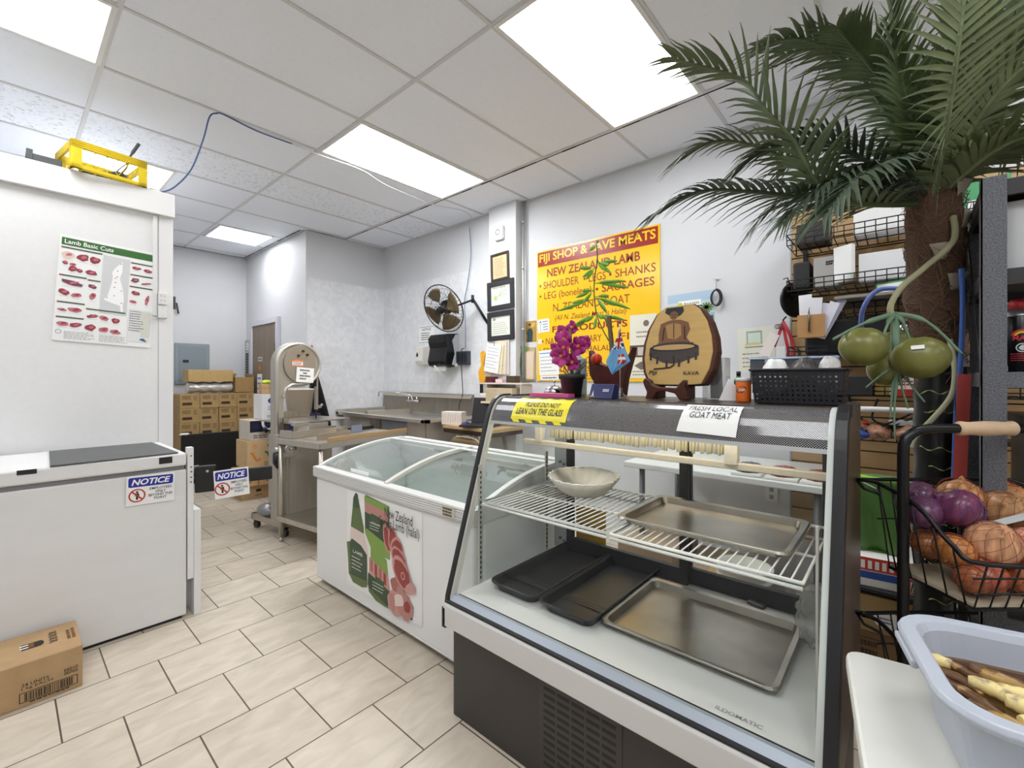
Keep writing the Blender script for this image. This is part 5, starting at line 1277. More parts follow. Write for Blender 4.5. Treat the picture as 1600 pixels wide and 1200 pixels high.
# clear jar with stick, green bottle, tag paper, orange tub
cj = T('clear_container', 'clear plastic container with dark sticks behind the kava plaque', 'container', (1.72, .515, ZT))
obj('jar', MB().prism(rrect(-.035, -.04, .035, .04, .008), 0, .15, 'z'), glassmat('clear_plastic_tub', (.9, .9, .9), .12, .5, .05, .12), cj)
q = MB()
for i in range(4): q.tube([(-.012 + i * .008, -.02 + i * .012, .003), (-.01 + i * .006, -.012 + i * .01, .15 + .02 * (i == 1))], .008, 7)
obj('stick', q, m(88, 80, 74, .5), cj)
gbt = T('green_bottle', 'tiny green bottle with a black cap right of the kava plaque', 'bottle', (1.70, .435, ZT))
obj('body', MB().lathe([(.012, .0), (.014, .04), (.014, .06), (.008, .078)], 14), m(206, 206, 200, .3), gbt); obj('green_top', MB().lathe([(.0145, .04), (.0145, .068), (.006, .085)], 14), m(44, 120, 84, .35), gbt); obj('cap', MB().lathe([(.007, .085), (.007, .10), (0, .10)], 10), BLACK, gbt)
pc = MB(); pc.prism([(-.05, .0), (.045, .0), (.03, .02), (-.02, .075)], -.001, .001, 'y')
solo('white_card', pc, PAPER, 'white card propped up left of the orange tub on the case', 'card', (1.62, .425, ZT + .001), -75)
ob = T('orange_tub', 'small orange tub with a black logo beside the black basket', 'tub', (1.585, .391, ZT))
obj('tub', MB().lathe([(.0215, 0), (.0225, .004), (.0225, .062), (.020, .068)], 20), m(230, 112, 30, .4), ob)
obj('lid', MB().lathe([(.0235, .066), (.0235, .078), (0, .079)], 20), m(232, 230, 226, .4), ob)
q = MB()
def roundlab(mb, r_):   # wrap a flat print around a tub of radius r_
    mb.v = [(-math.cos(v[0] / r_) * (r_ - v[1]), -math.sin(v[0] / r_) * (r_ - v[1]), v[2]) for v in mb.v]; return mb
q.e2(-.002, .04, .016, .010, 0, 1, 20, .35); q.txt('Crush', -.013, .035, .024, .010, 1, 2, .01, .2); q.r2(-.016, .012, .016, .015, 2, 1)
obj('label', roundlab(q, .0228), [BLACKM, PAPER, m(160, 60, 20, .5)], ob, recalc=False)
# black perforated basket
def perf():
    mt = bpy.data.materials.new('black_perforated_plastic'); mt.use_nodes = True
    N = mt.node_tree.nodes; L = mt.node_tree.links; p = N['Principled BSDF']
    p.inputs['Base Color'].default_value = (lin(30), lin(30), lin(36), 1); p.inputs['Roughness'].default_value = .4
    tc = N.new('ShaderNodeTexCoord'); sx = N.new('ShaderNodeSeparateXYZ'); L.new(tc.outputs['Object'], sx.inputs[0])
    def mth(op, a_, b_=None):
        n_ = N.new('ShaderNodeMath'); n_.operation = op
        for i, q_ in enumerate((a_, b_)):
            if q_ is None: continue
            if isinstance(q_, (int, float)): n_.inputs[i].default_value = q_
            else: L.new(q_, n_.inputs[i])
        return n_.outputs[0]
    h = mth('ADD', sx.outputs['X'], sx.outputs['Y'])
    pp_ = .0135; k_ = math.pi / pp_
    s_ = mth('MULTIPLY', mth('SINE', mth('MULTIPLY', mth('ADD', h, sx.outputs['Z']), k_)), mth('SINE', mth('MULTIPLY', mth('SUBTRACT', h, sx.outputs['Z']), k_)))
    tr = N.new('ShaderNodeBsdfTransparent'); mx = N.new('ShaderNodeMixShader')
    zc = mth('MULTIPLY', mth('GREATER_THAN', sx.outputs['Z'], .008), mth('LESS_THAN', sx.outputs['Z'], .092))
    L.new(mth('MULTIPLY', mth('GREATER_THAN', s_, .60), zc), mx.inputs[0]); L.new(p.outputs[0], mx.inputs[1]); L.new(tr.outputs[0], mx.inputs[2])
    L.new(mx.outputs[0], N['Material Output'].inputs[0]); return mt
bk = T('black_basket', 'black perforated plastic basket on the right end of the case', 'basket', (1.61, .240, ZT))
b = MB(); hx, hy, hb = .085, .118, .102
lo, hi = rrect(-hx + .008, -hy + .008, hx - .008, hy - .008, .012, 3), rrect(-hx, -hy, hx, hy, .014, 3); n = len(lo)
b.add([(p[0], p[1], 0.001) for p in lo] + [(p[0], p[1], hb) for p in hi], [(i, (i + 1) % n, n + (i + 1) % n, n + i) for i in range(n)] + [list(range(n))[::-1]])
obj('wall', b, perf(), bk)
ri = rrect(-hx - .003, -hy - .003, hx + .003, hy + .003, .015, 4); obj('rim', MB().tube([(p[0], p[1], hb) for p in ri], .0042, 6, closed=True), m(28, 28, 32, .4), bk)
def crumple(name, label, cat, loc, r, mat, seed, rz=0): return lump(name, label, cat, loc, r, mat, seed, .3, rz)
crumple('paper_bundle', 'white paper bundle sticking out of the left side of the black basket', 'paper', (1.60, .305, ZT + .02), (.05, .04, .058), PAPER, 1)
crumple('snack_pack', 'dark crinkled snack pack in the middle of the black basket', 'pack', (1.60, .225, ZT + .02), (.05, .034, .060), m(90, 86, 88, .3, .3, .4, 60), 2)
crumple('printed_bag', 'pale printed bag at the right side of the black basket', 'bag', (1.60, .165, ZT + .02), (.05, .028, .060), m(206, 204, 202, .4, 0, .2, 60), 3)
# ---------------------------------------------------------------- right wall: yellow sign
sg = T('meat_sign', 'big yellow meat price sign with red lettering on the right wall', 'sign', (XR, 2.642, 1.247), -90)
SW_, SH_ = 1.213, 1.233
obj('board', MB().box(0, SW_, -.012, 0, 0, SH_), m(246, 198, 28, .18), sg)
SGM = [m(158, 38, 24, .25), m(246, 204, 40, .25), m(150, 52, 26, .25)]
q = MB(); q.xf = Matrix.Translation((0, -.012, 0))
q.r2(.012, 1.085, SW_ - .014, SH_ - .012, 0, 1); q.txt('FIJI SHOP & SAVE MEATS', .03, 1.103, 1.15, .100, 1, 2, .022)
obj('lettering', q, SGM, sg, recalc=False)
def sl(text, x0, x1, z, h, bold=.0, shear=0):
    q = MB(); q.xf = Matrix.Translation((0, -.012, 0)); q.txt(text, x0, z, x1 - x0, h, 2, 1, bold, shear); obj('lettering', q, SGM, sg, recalc=False)
sl('NEW ZEALAND LAMB', .12, 1.05, .975, .078, .022)
sl('• SHOULDER', .03, .47, .868, .070, .004); sl('• LEGS', .52, .74, .868, .070, .004); sl('• SHANKS', .77, 1.18, .868, .070, .004)
sl('• LEG (boneless)', .03, .60, .752, .085, .004); sl('• SAUSAGES', .64, 1.17, .762, .068, .012)
sl('N. ZEALAND GOAT', .19, .96, .648, .070, .004)
sl('(All N. Zealand Meat is Halal)', .21, .93, .548, .062, .002, .25)
sl('FIJI PRODUCTS', .18, .94, .435, .075, .026)
sl('• NAWAI', .06, .33, .345, .060, .004); sl('NATARY', .44, .70, .345, .060, .004); sl('FISH', .87, 1.12, .345, .060, .004)
sl('• FRESH GOAT (HALAL)', .03, .80, .250, .062, .004)
sl('• SHARK', .03, .52, .160, .055, .004); sl('COD', .54, .70, .160, .055, .004); sl('LAMB', .95, 1.16, .160, .055, .004)
sl('• FROZEN CASSAVA', .03, .80, .085, .050, .004)
sl('ORDER IN', .40, .86, .045, .028, .008); sl('your', .52, .62, .006, .028, .004)
def onwall(name, label, cat, ytop, z, W, Hh, mats, fn=None, tilt=0, off=.0006): return wallpaper(name, label, cat, (XR - off, ytop, z), -90, W, Hh, mats, fn, tilt)
SOFF = .0135
def prn_person(q, W, Hh):
    q.r2(.0, 0, W, Hh, 1, 2); q.e2(W * .7, Hh * .8, W * .25, Hh * .12, 2, 3, 10, 0, .2, 1); q.e2(W * .2, Hh * .3, W * .18, Hh * .12, 2, 3, 10, 0, .2, 2)
    q.p2([(W * .28, Hh * .02), (W * .25, Hh * .45), (W * .34, Hh * .64), (W * .6, Hh * .66), (W * .72, Hh * .5), (W * .68, Hh * .02)], 3, 4); q.e2(W * .48, Hh * .76, W * .1, Hh * .09, 4, 5, 12); q.e2(W * .48, Hh * .83, W * .11, Hh * .05, 5, 6, 12)
onwall('photo_print', 'small photo of a person in dark green on the wall left of the sign', 'photo', 2.813, 1.625, .155, .205, [PAPER, m(176, 138, 60, .4), m(206, 176, 80, .4), m(44, 66, 72, .4), m(170, 124, 92, .4), m(24, 22, 22, .5)], prn_person)
def prn_cartoon(q, W, Hh):
    q.ring2(W * .25, Hh * .68, W * .08, W * .10, 1, 2, 12); q.p2([(W * .14, Hh * .72), (W * .25, Hh * .92), (W * .36, Hh * .72), (W * .25, Hh * .80)], 2, 3); q.l2((W * .25, Hh * .55), (W * .22, Hh * .2), .004, 1, 2); q.l2((W * .22, Hh * .2), (W * .3, Hh * .05), .004, 1, 2); q.scrib(W * .45, Hh * .1, W * .5, Hh * .8, 4, 1, 2, 5, .1)
onwall('sketch_note', 'small white note with a doodle stuck on the yellow sign', 'note', 2.628, 1.705, .135, .125, [PAPER, m(80, 84, 120, .6), m(50, 70, 140, .6)], prn_cartoon, -3, SOFF)
onwall('tape_scrap', 'tiny white sticker on the left edge of the yellow sign', 'sticker', 2.628, 1.60, .045, .045, [m(230, 226, 214, .5)], None, 0, SOFF)
onwall('order_sheet', 'white order sheet taped over the lower left of the yellow sign', 'paper', 2.612, 1.30, .232, .235, [PAPER, m(100, 110, 130, .6), m(80, 150, 200, .5)], lambda q, W, Hh: (q.r2(.01, Hh * .86, W * .7, Hh * .9, 2, 2), q.scrib(W * .08, Hh * .1, W * .8, Hh * .7, 5, 1, 2, 4, .05)), -2, SOFF)
onwall('ledger_strip', 'white strip with dark print under the order sheet on the sign', 'paper', 2.60, 1.255, .22, .04, [PAPER, m(60, 70, 110, .6)], lines(1, 7), -1.5, SOFF + .001)
def prn_cert(q, W, Hh):
    q.e2(W * .62, Hh * .86, W * .11, Hh * .05, 1, 2, 16); q.scrib(W * .25, Hh * .62, W * .6, Hh * .14, 2, 2, 2, 4, .1); q.r2(.0, Hh * .33, W, Hh * .52, 3, 2); q.r2(W * .3, Hh * .36, W * .6, Hh * .49, 4, 3); q.e2(W * .5, Hh * .20, W * .3, Hh * .06, 1, 2, 14, 0, .15, 3); q.scrib(W * .1, Hh * .03, W * .6, Hh * .1, 2, 2, 2, 8, .1)
onwall('flyer', 'pale flyer with a round seal half hidden behind the kava plaque', 'flyer', 1.68, 1.275, .225, .51, [m(226, 222, 204, .5), m(110, 98, 88, .6), m(130, 120, 112, .6), m(92, 70, 60, .6), m(196, 190, 180, .5)], prn_cert, 0, SOFF)
def prn_bula(q, W, Hh):
    q.r2(0, Hh * .62, W, Hh, 1, 2); q.r2(0, Hh * .85, W, Hh, 2, 3); q.r2(0, Hh * .36, W, Hh * .62, 3, 2); q.r2(0, 0, W, Hh * .36, 4, 2)
    q.p2([(W * .7, Hh * .36), (W * .8, Hh * .56), (W * .97, Hh * .58), (W, Hh * .36)], 5, 3); q.l2((W * .88, Hh * .30), (W * .86, Hh * .72), W * .03, 9, 4)
    for a_ in range(0, 360, 30): q.l2((W * .84, Hh * .72), (W * (.84 + .13 * math.cos(R(a_))), Hh * (.72 + .09 * math.sin(R(a_)) - .01)), W * .035, 6, 5)
    q.r2(W * .24, Hh * .76, W * .73, Hh * .87, 7, 4); q.r2(W * .25, Hh * .75, W * .75, Hh * .77, 5, 5); q.e2(W * .28, Hh * .80, W * .06, Hh * .05, 8, 5, 14); q.txt('BULA KAVA', W * .37, Hh * .795, W * .32, Hh * .04, 5, 6, .01, .1)
onwall('bula_poster', 'seaside poster reading BULA KAVA with a palm on the right wall', 'poster', 1.36, 1.475, .34, .435, [PAPER, m(196, 214, 222, .4), m(172, 196, 216, .4), m(150, 184, 190, .4), m(226, 220, 206, .4), m(70, 66, 66, .5), m(88, 124, 62, .4), m(244, 244, 236, .4), m(200, 206, 70, .4), m(150, 140, 120, .5)], prn_bula, -1.5)
ck = T('cable_coil', 'coil of black cable hanging on a wall hook by the seaside poster', 'cable', (XR - .02, 1.005, 1.86), -90)
q = MB()
for i in range(6): q.tube([(.006 * (i % 3) - .006 + (.034 - .003 * (i % 2)) * math.cos(a_ / 22 * 6.2832), -.008 - i * .004, -.01 + (.052 + .004 * (i % 3)) * math.sin(a_ / 22 * 6.2832)) for a_ in range(22)], .0034, 5, closed=True)
obj('coil', q, m(40, 36, 38, .5), ck)
q = MB(); q.tube([(0, .018, .12), (0, -.012, .12), (0, -.02, .05), (0, -.03, .04)], .003, 6); q.bar((-.03, .01, .13), (.02, .01, .125), .004, .004); obj('hook', q, m(190, 190, 190, .3, .6), ck)
def prn_inv(q, W, Hh): q.r2(W * .25, Hh * .62, W * .68, Hh * .92, 2, 2); q.r2(W * .29, Hh * .65, W * .64, Hh * .88, 3, 3); q.r2(W * .2, Hh * .55, W * .8, Hh * .575, 1, 2); q.scrib(W * .12, Hh * .08, W * .76, Hh * .38, 4, 1, 2, 6, .08); q.r2(W * .2, Hh * .61, W * .65, Hh * .64, 4, 4)
onwall('invoice_sheet', 'creased invoice sheet on the wall above the black basket', 'paper', .865, 1.315, .225, .305, [m(222, 222, 208, .6), m(130, 126, 110, .6), m(150, 166, 150, .5), m(206, 220, 206, .5), m(226, 214, 120, .5)], prn_inv, -2)
# framed papers on the column
XC = XR - .1
def frame(label, y, z, W, Hh, fm_, mat_m, wd, fn, tilt=0):
    f_ = T('picture_frame', label, 'frame', (XC - .001, y, z), -90, None, (0, tilt))
    b = MB(); b.box(0, W, -.018, 0, 0, wd); b.box(0, W, -.018, 0, Hh - wd, Hh); b.box(0, wd, -.018, 0, wd, Hh - wd); b.box(W - wd, W, -.018, 0, wd, Hh - wd)
    obj('moulding', b, fm_, f_, .003)
    p_ = MB(); p_.xf = Matrix.Translation((0, -.004, 0)); p_.r2(wd, wd, W - wd, Hh - wd, 0, 0.5); fn(p_, W, Hh); obj('document', p_, mat_m, f_, recalc=False)
def d1(q, W, Hh): q.scrib(W * .2, Hh * .15, W * .6, Hh * .68, 14, 1, 1, 3, .12)
def d2(q, W, Hh): q.e2(W * .30, Hh * .42, W * .07, Hh * .10, 2, 1.5, 12, .5); q.p2([(W * .24, Hh * .36), (W * .55, Hh * .62), (W * .5, Hh * .5)], 2, 1.2); q.scrib(W * .45, Hh * .4, W * .3, Hh * .35, 6, 1, 1, 4, .1); q.scrib(W * .2, Hh * .74, W * .5, Hh * .06, 1, 1, 1, 2, .2)
def d3(q, W, Hh): q.e2(W * .25, Hh * .74, W * .06, Hh * .05, 1, 1, 10); q.scrib(W * .2, Hh * .22, W * .6, Hh * .42, 6, 1, 1, 7, .08)
frame('narrow dark wood frame with a tan document, topmost of three on the column', 3.155, 2.25, .243, .275, m(54, 44, 28, .4), [m(214, 190, 150, .6), m(150, 120, 90, .6)], .022, d1, -2)
frame('black framed certificate with a green leaf logo, middle of three on the column', 3.205, 1.955, .358, .292, m(44, 44, 48, .4), [m(232, 234, 222, .4), m(140, 140, 130, .6), m(166, 196, 120, .5)], .048, d2, -1.5)
frame('black framed plain certificate, lowest of three on the column', 3.205, 1.65, .358, .290, m(44, 44, 48, .4), [m(226, 228, 216, .4), m(150, 150, 140, .6)], .048, d3, -1)
th = T('fire_alarm', 'small square white alarm fixture high on the column', 'alarm', (XC - .001, 3.095, 2.655), -90)
obj('body', MB().box(0, .115, -.035, 0, 0, .135), m(232, 232, 230, .4), th, .008)
q = MB(); q.xf = Matrix.Translation((0, -.0355, 0)); q.ring2(.05, .075, .022, .030, 0, 1, 16); obj('ring', q, m(90, 90, 90, .5), th, recalc=False)
cp = MB(); cp.tube([(XR - .03, 2.80, .9), (XR - .03, 2.80, CZ - .01)], .012, 10); cp.tube([(XR - .03, 2.775, .9), (XR - .03, 2.772, CZ - .01)], .006, 8)
for z in (1.75, 2.35, 2.8): cp.tube([(XR - .03, 2.80, z - .012), (XR - .03, 2.80, z + .012)], .018, 10)
solo('conduit_pipe', cp, m(188, 188, 186, .4, .5), 'grey conduit pipe running down the wall beside the column', 'pipe')
# papers, clip rack on the column and wall
hp = T('hanging_papers', 'thick bunch of white papers hanging on the column under the frames', 'papers', (XC - .002, 3.24, 1.35), -90)
for i, (x0, z0, W, Hh, tl__) in enumerate(((0, 0, .20, .29, 10), (.06, -.02, .18, .30, 7), (.12, -.03, .17, .33, 3), (.17, -.04, .16, .35, 0))):
    q = MB(); q.xf = Matrix.Translation((x0, -.03 + i * .007, z0)) @ Matrix.Rotation(R(tl__), 4, 'Y'); q.box(0, W, -.002, 0, 0, Hh); q.xf = q.xf @ Matrix.Translation((0, -.002, 0)); q.scrib(W * .1, Hh * .1, W * .8, Hh * .8, 7, 1, 1, i, .06)
    obj('sheet', q, [(PAPER, m(236, 226, 170, .6), m(226, 216, 200, .6), m(222, 210, 196, .6))[i], m(176, 180, 190, .6)], hp, recalc=False)
q = MB(); q.tube([(.15, .0, .30), (.15, -.035, .30), (.15, -.035, .25)], .003, 6); obj('clip', q, m(80, 90, 130, .4), hp)
rk = T('wall_folder', 'tan wall folder with receipts and a green sprig left of the sign', 'folder', (XR, 2.945, 1.248), -90)
obj('back', MB().box(.012, .28, -.014, -.002, 0, .325), m(196, 174, 134, .7), rk, .002)
q = MB(); q.box(0, .11, -.026, -.016, .01, .30); obj('receipt_pad', q, m(232, 232, 226, .6), rk)
q = MB(); q.xf = Matrix.Translation((.13, -.016, .02)) @ Matrix.Rotation(R(2), 4, 'Y'); q.box(0, .135, -.006, 0, 0, .27); obj('tan_sheet', q, m(222, 202, 176, .6), rk)
q = MB(); q.tube(spl([(.12, -.03, .06), (.11, -.035, .16), (.125, -.035, .26), (.15, -.03, .32)]), .006, 6)
for k in range(5): leaf(q, (.14, -.035, .29), (.16 + .03 * k - .04, -.04, .36 - .012 * abs(k - 1)), .008, up=(0, 1, 0))
obj('sprig', q, m(96, 128, 72, .5), rk, recalc=False)
tg = T('yellow_tape_gun', 'yellow tape dispenser gun hanging at the left edge of the column', 'tape gun', (XC + .02, 3.33, 1.10), -90)
q = MB(); q.prism([(0, .12), (.07, .13), (.10, .20), (.09, .27), (.06, .30), (.085, .42), (.05, .46), (.01, .44), (.025, .31), (-.02, .24)], -.03, 0, 'y'); obj('body', q, m(236, 172, 30, .4), tg, .005)
q = MB(); q.box(.0, .035, -.025, -.005, .0, .13); obj('handle', q, BLACK, tg, .004)
q = MB(); q.tube([(.13, -.012, .23), (.13, -.032, .23)], .055, 18); obj('tape_roll', q, m(206, 190, 160, .4), tg)
wl = MB(); wl.grid(lambda u, v: (.30 * (u - .5) * (1 - .35 * v), -.012 - .012 * math.sin(u * 8 + v * 5), -.30 * v), 10, 8)
o = solo('paper_bag', wl, m(226, 216, 206, .7), 'crumpled pale paper bag hanging behind the laptop screen', 'bag', (XC - .01, 3.16, 1.12), -90); o.modifiers.new('s', 'SOLIDIFY').thickness = .003
# shelf with wooden box and small boxes
ws = T('wall_shelf', 'white two plank shelf on the column behind the case corner', 'shelf', (XC, 3.12, 1.03), -90)
obj('plank', MB().box(.02, .50, -.22, 0, 0, .02), m(222, 206, 176, .5), ws, .002); obj('plank', MB().box(-.05, .50, -.16, 0, .185, .20), m(216, 206, 196, .5), ws, .002)
for x in (.04, .48): obj('support', MB().box(x - .008, x + .008, -.16, 0, .02, .185), m(200, 190, 176, .5), ws)
wb_ = T('slatted_box', 'pale wooden slatted box with orange print on the lower shelf plank', 'box', (XC - .115, 2.87, 1.051), -90)
b = MB(); b.box(-.17, .17, -.095, -.085, 0, .13); b.box(-.17, .17, .085, .095, 0, .13); b.box(-.17, -.16, -.085, .085, 0, .13); b.box(.16, .17, -.085, .085, 0, .13); b.box(-.17, .17, -.085, .085, 0, .008)
obj('box', b, m(208, 190, 158, .6, 0, .08, 8, 0, (1, 1, 10)), wb_, .002)
q = MB(); q.xf = Matrix.Translation((-.17, -.0955, 0))
for k in range(6): q.r2(.012, .015 + k * .019, .15, .018 + k * .019, 1, 1)
q.txt('meats', .18, .045, .12, .045, 0, 1, .01, .3); obj('printing', q, [m(214, 120, 60, .5), m(150, 132, 104, .6)], wb_, recalc=False)
b = MB(); b.box(-.05, .05, -.04, .04, 0, .06); solo('dark_red_box', b, m(92, 26, 34, .4), 'dark red little box on the upper shelf plank', 'box', (XC - .08, 3.08, 1.231), -90, bevel=.003)
b = MB(); b.box(-.045, .045, -.03, .03, 0, .035); solo('pink_card_box', b, m(226, 190, 190, .5), 'pale pink little box beside the dark red box on the shelf', 'box', (XC - .08, 2.96, 1.231), -90, bevel=.003)
b = MB(); b.box(-.055, .055, -.04, .04, 0, .065); solo('brown_box', b, m(74, 58, 40, .5), 'dark brown little box at the right of the upper shelf plank', 'box', (XC - .08, 2.80, 1.231), -90, bevel=.003)
# ---------------------------------------------------------------- desk, laptop, chair
dk = T('small_desk', 'tan topped desk with splayed metal legs behind the glass freezer', 'desk', (2.86, 2.72, 0))
obj('top', MB().box(0, .42, 0, .70, .785, .82), m(190, 160, 116, .5), dk, .004); obj('apron', MB().box(.0, .42, .02, .68, .745, .785), m(52, 36, 26, .5), dk)
for (x, y, dy) in ((.03, .10, .16), (.03, .60, -.10), (.39, .10, .16), (.39, .60, -.10)):
    q = MB(); q.tube([(x, y + dy, .745), (x, y - dy * .4, 0)], .016, 8); obj('leg', q, m(206, 200, 190, .4, .3), dk)
lp = T('laptop', 'open black laptop on the small desk', 'laptop', (2.955, 2.99, .821), -72)
obj('base', MB().box(-.16, .16, -.12, .12, .0, .02), m(26, 26, 30, .4), lp, .004)
q = MB(); q.xf = Matrix.Translation((0, .12, .02)) @ Matrix.Rotation(R(-14), 4, 'X'); q.box(-.16, .16, 0, .010, 0, .25); obj('screen', q, m(30, 30, 34, .25), lp, .003)
q = MB(); q.box(-.14, .14, -.07, .05, .0195, .0215); obj('keyboard', q, m(44, 44, 48, .5), lp)
b = MB(); b.ell((0, 0, .02), (.05, .03, .02), 12, 8); solo('blue_mouse', b, m(34, 44, 110, .35), 'dark blue mouse on the desk left of the laptop', 'mouse', (2.90, 3.13, .821))
cb_ = T('card_stack', 'white patterned paper box on the sink end beside the desk', 'box', (2.93, 3.33, .821), -70)
obj('box', MB().box(-.11, .11, -.05, .05, 0, .125), m(226, 216, 206, .6, 0, .06, 30), cb_, .003)
q = MB(); q.xf = Matrix.Translation((-.11, -.0505, 0))
for i in range(8): q.l2((.015 + i * .027, .02), (.022 + i * .027, .10), .006, 0, 1)
obj('printing', q, m(206, 176, 166, .6), cb_, recalc=False)
q = MB(); q.tube(spl([(2.865, 2.98, .74), (2.84, 2.98, .64), (2.85, 3.02, .58), (2.86, 3.10, .66), (2.87, 3.16, .74)]), .004, 6); q.tube(spl([(2.85, 3.0, .74), (2.84, 2.99, .5), (2.86, 3.0, .25), (2.88, 3.02, .02)]), .004, 6)
solo('loose_cables', q, BLACK, 'black cables dangling under the front edge of the small desk', 'cables')
ch = T('folding_chair', 'tan backed folding chair behind the curved glass freezer', 'chair', (2.55, 2.98, 0), -90)
q = MB(); q.grid(lambda u, v: ((u - .5) * .40 * (1 - .25 * v * v), .20 + .02 * math.cos((u - .5) * 3), .52 + v * .20), 10, 8); o = obj('backrest', q, m(122, 100, 70, .5), ch, recalc=False); o.modifiers.new('s', 'SOLIDIFY').thickness = .012
q = MB(); q.tube(spl([(-.215, .20, .42), (-.212, .205, .58), (-.19, .21, .68), (-.13, .215, .728), (0, .22, .738), (.13, .215, .728), (.19, .21, .68), (.212, .205, .58), (.215, .20, .42)]), .010, 8); obj('back_frame', q, m(166, 150, 122, .4, .4), ch)
obj('seat', MB().box(-.20, .20, -.20, .19, .43, .46), m(122, 100, 70, .5), ch, .012)
for x in (-.21, .21):
    q = MB(); q.tube([(x, .205, .52), (x, -.20, .0)], .010, 8); obj('leg', q, m(166, 150, 122, .4, .4), ch)
    q = MB(); q.tube([(x * .9, -.17, .43), (x * .9, .24, .0)], .010, 8); obj('leg', q, m(166, 150, 122, .4, .4), ch)
# ---------------------------------------------------------------- seen through the case: table, packs, boxes
wt = T('white_table', 'long white table along the wall behind the deli case', 'table', (2.60, .22, 0))
obj('top', MB().box(0, .70, 0, 1.12, .715, .75), m(226, 226, 224, .45), wt, .006)
for x, y in ((.06, .10), (.06, 1.02), (.64, .10), (.64, 1.02)):
    q = MB(); q.tube([(x, y, 0), (x, y, .715)], .018, 8); obj('leg', q, m(110, 112, 118, .4, .5), wt)
for i, (y, c) in enumerate(((.64, (96, 78, 88)), (.475, (150, 58, 62)), (.315, (156, 64, 66)))):
    mp_ = T('meat_pack', ('dull purple wrapped meat tray on the white table, left one', 'red wrapped meat tray in the middle of the white table edge', 'red wrapped meat tray at the right end of the white table')[i], 'meat pack', (2.72, y, .7505), 90)
    obj('tray', MB().box(-.075, .075, -.10, .10, 0, .018), m(232, 232, 228, .4), mp_, .006)
    b = MB(); b.ell((0, 0, .03), (.07, .095, .032), 18, 10, fn=lambda a, t: 1 + .08 * math.sin(6 * a + 4 * t)); obj('meat', b, m(*c, .15, 0, .25, 40), mp_)
b = MB(); b.box(0, .075, -.008, 0, 0, .118)
ou = T('wall_outlet', 'white double outlet on the wall under the white table', 'outlet', (XR - .0005, .70, .45), -90)
obj('plate', b, m(236, 236, 234, .4), ou, .003); q = MB(); q.xf = Matrix.Translation((0, -.0085, 0)); q.r2(.025, .02, .05, .048, 0, 1); q.r2(.025, .068, .05, .096, 0, 1); obj('socket', q, m(160, 160, 158, .5), ou, recalc=False)
yc = MB(); yc.r2(0, 0, .165, .20, 0, 1); yc.txt('PPER)', .02, .06, .125, .045, 1, 2, .01)
tag(place(obj('yellow_card', yc, [m(214, 164, 50, .5), m(110, 78, 24, .6)], None, recalc=False), (1.10 + CY + .022, 1.215, .462), -90), 'yellow card with brown capitals seen through the case rear glass', 'card')
carton('floor_carton', 'brown carton on the floor behind the case, nearest the yellow card', (2.70, 1.15, 0), (.42, .34, .30), 0, m(170, 146, 122, .7), None)
carton('floor_carton', 'brown carton on the floor behind the middle of the case', (2.74, .80, 0), (.40, .30, .22), 4, m(166, 144, 124, .7), None)
carton('grey_carton', 'greyish printed carton on the floor left of the white bucket', (2.95, .56, 0), (.30, .16, .30), 0, m(176, 170, 164, .7), None, tape=False)
bu = T('white_bucket', 'white ribbed bucket on the floor behind the case', 'bucket', (2.53, .62, 0))
obj('bucket', MB().lathe([(.105, 0), (.125, .25), (.132, .252), (.132, .262), (.126, .264), (.13, .275), (.13, .30), (.134, .302), (.134, .312), (.12, .312), (.10, .02), (0, .02)], 30), m(228, 224, 212, .4), bu)
bt = T('ribbed_drum', 'black ribbed drum standing on the floor beside the white bucket', 'drum', (2.36, .38, .15), 15)
q = MB(); q.tube([(.0, .10 * math.cos(a_ / 28 * 6.2832), .10 * math.sin(a_ / 28 * 6.2832)) for a_ in range(28)], .048, 12, closed=True); obj('tread', q, m(42, 42, 44, .7, 0, .2, 40, .8), bt)
obj('rim', MB().tube([(-.02, 0, 0), (.02, 0, 0)], .06, 20), m(96, 96, 98, .4, .5), bt)
# ---------------------------------------------------------------- slat wall and its shelves (right)
SLM = m(180, 148, 104, .5, 0, .08, 5, 0, (1, .4, 8))
b = MB(); z = .25
while z < 2.30:
    b.box(XR - .022, XR - .001, -3.2, .545, z, z + .092); z += .10
b.box(XR - .008, XR - .001, -3.2, .545, .25, z, k=1)
struct('trim_5', b, [SLM, m(72, 54, 36, .7)])
struct('trim_6', MB().box(XR - .024, XR - .001, .546, .556, .25, 2.35), m(170, 172, 174, .4, .6))
def wshelf_wall(label, y1, y0, z, depth=.30, lip=.09, name='wire_shelf', grid_=True):
    t = T(name, label, 'wire shelf', (XR - .023, y1, z), -90)
    L_ = y1 - y0; q = MB()
    n = int(L_ / .045)
    for i in range(n + 1): q.tube([(L_ * i / n, 0, 0), (L_ * i / n, -depth, 0)] + ([(L_ * i / n, -depth - .01, lip)] if grid_ else []), .0028, 5)
    for y, zz in ((0, 0), (-depth * .5, 0), (-depth, 0), (-depth - .005, lip * .5), (-depth - .01, lip)): q.tube([(0, y, zz), (L_, y, zz)], .0034, 5)
    for x in (0, L_):
        q.tube([(x, 0, 0), (x, 0, lip), (x, -depth - .01, lip)], .0034, 5); q.tube([(x, -depth * .5, 0), (x, -depth * .5, lip)], .0028, 5)
    obj('wire_mesh', q, DKWIRE, t)
    b_ = MB()
    for x in (.05, L_ - .05): b_.box(x - .01, x + .01, -.02, .0, -.05, .05)
    obj('bracket', b_, BLACKM, t); return t
wshelf_wall('uppermost black wire shelf on the slat wall behind the palm leaves', .52, -.75, 2.06, .30, .06)
wshelf_wall('black wire basket shelf with white boxes, second from the top on the slat wall', .52, -.75, 1.79, .30, .06)
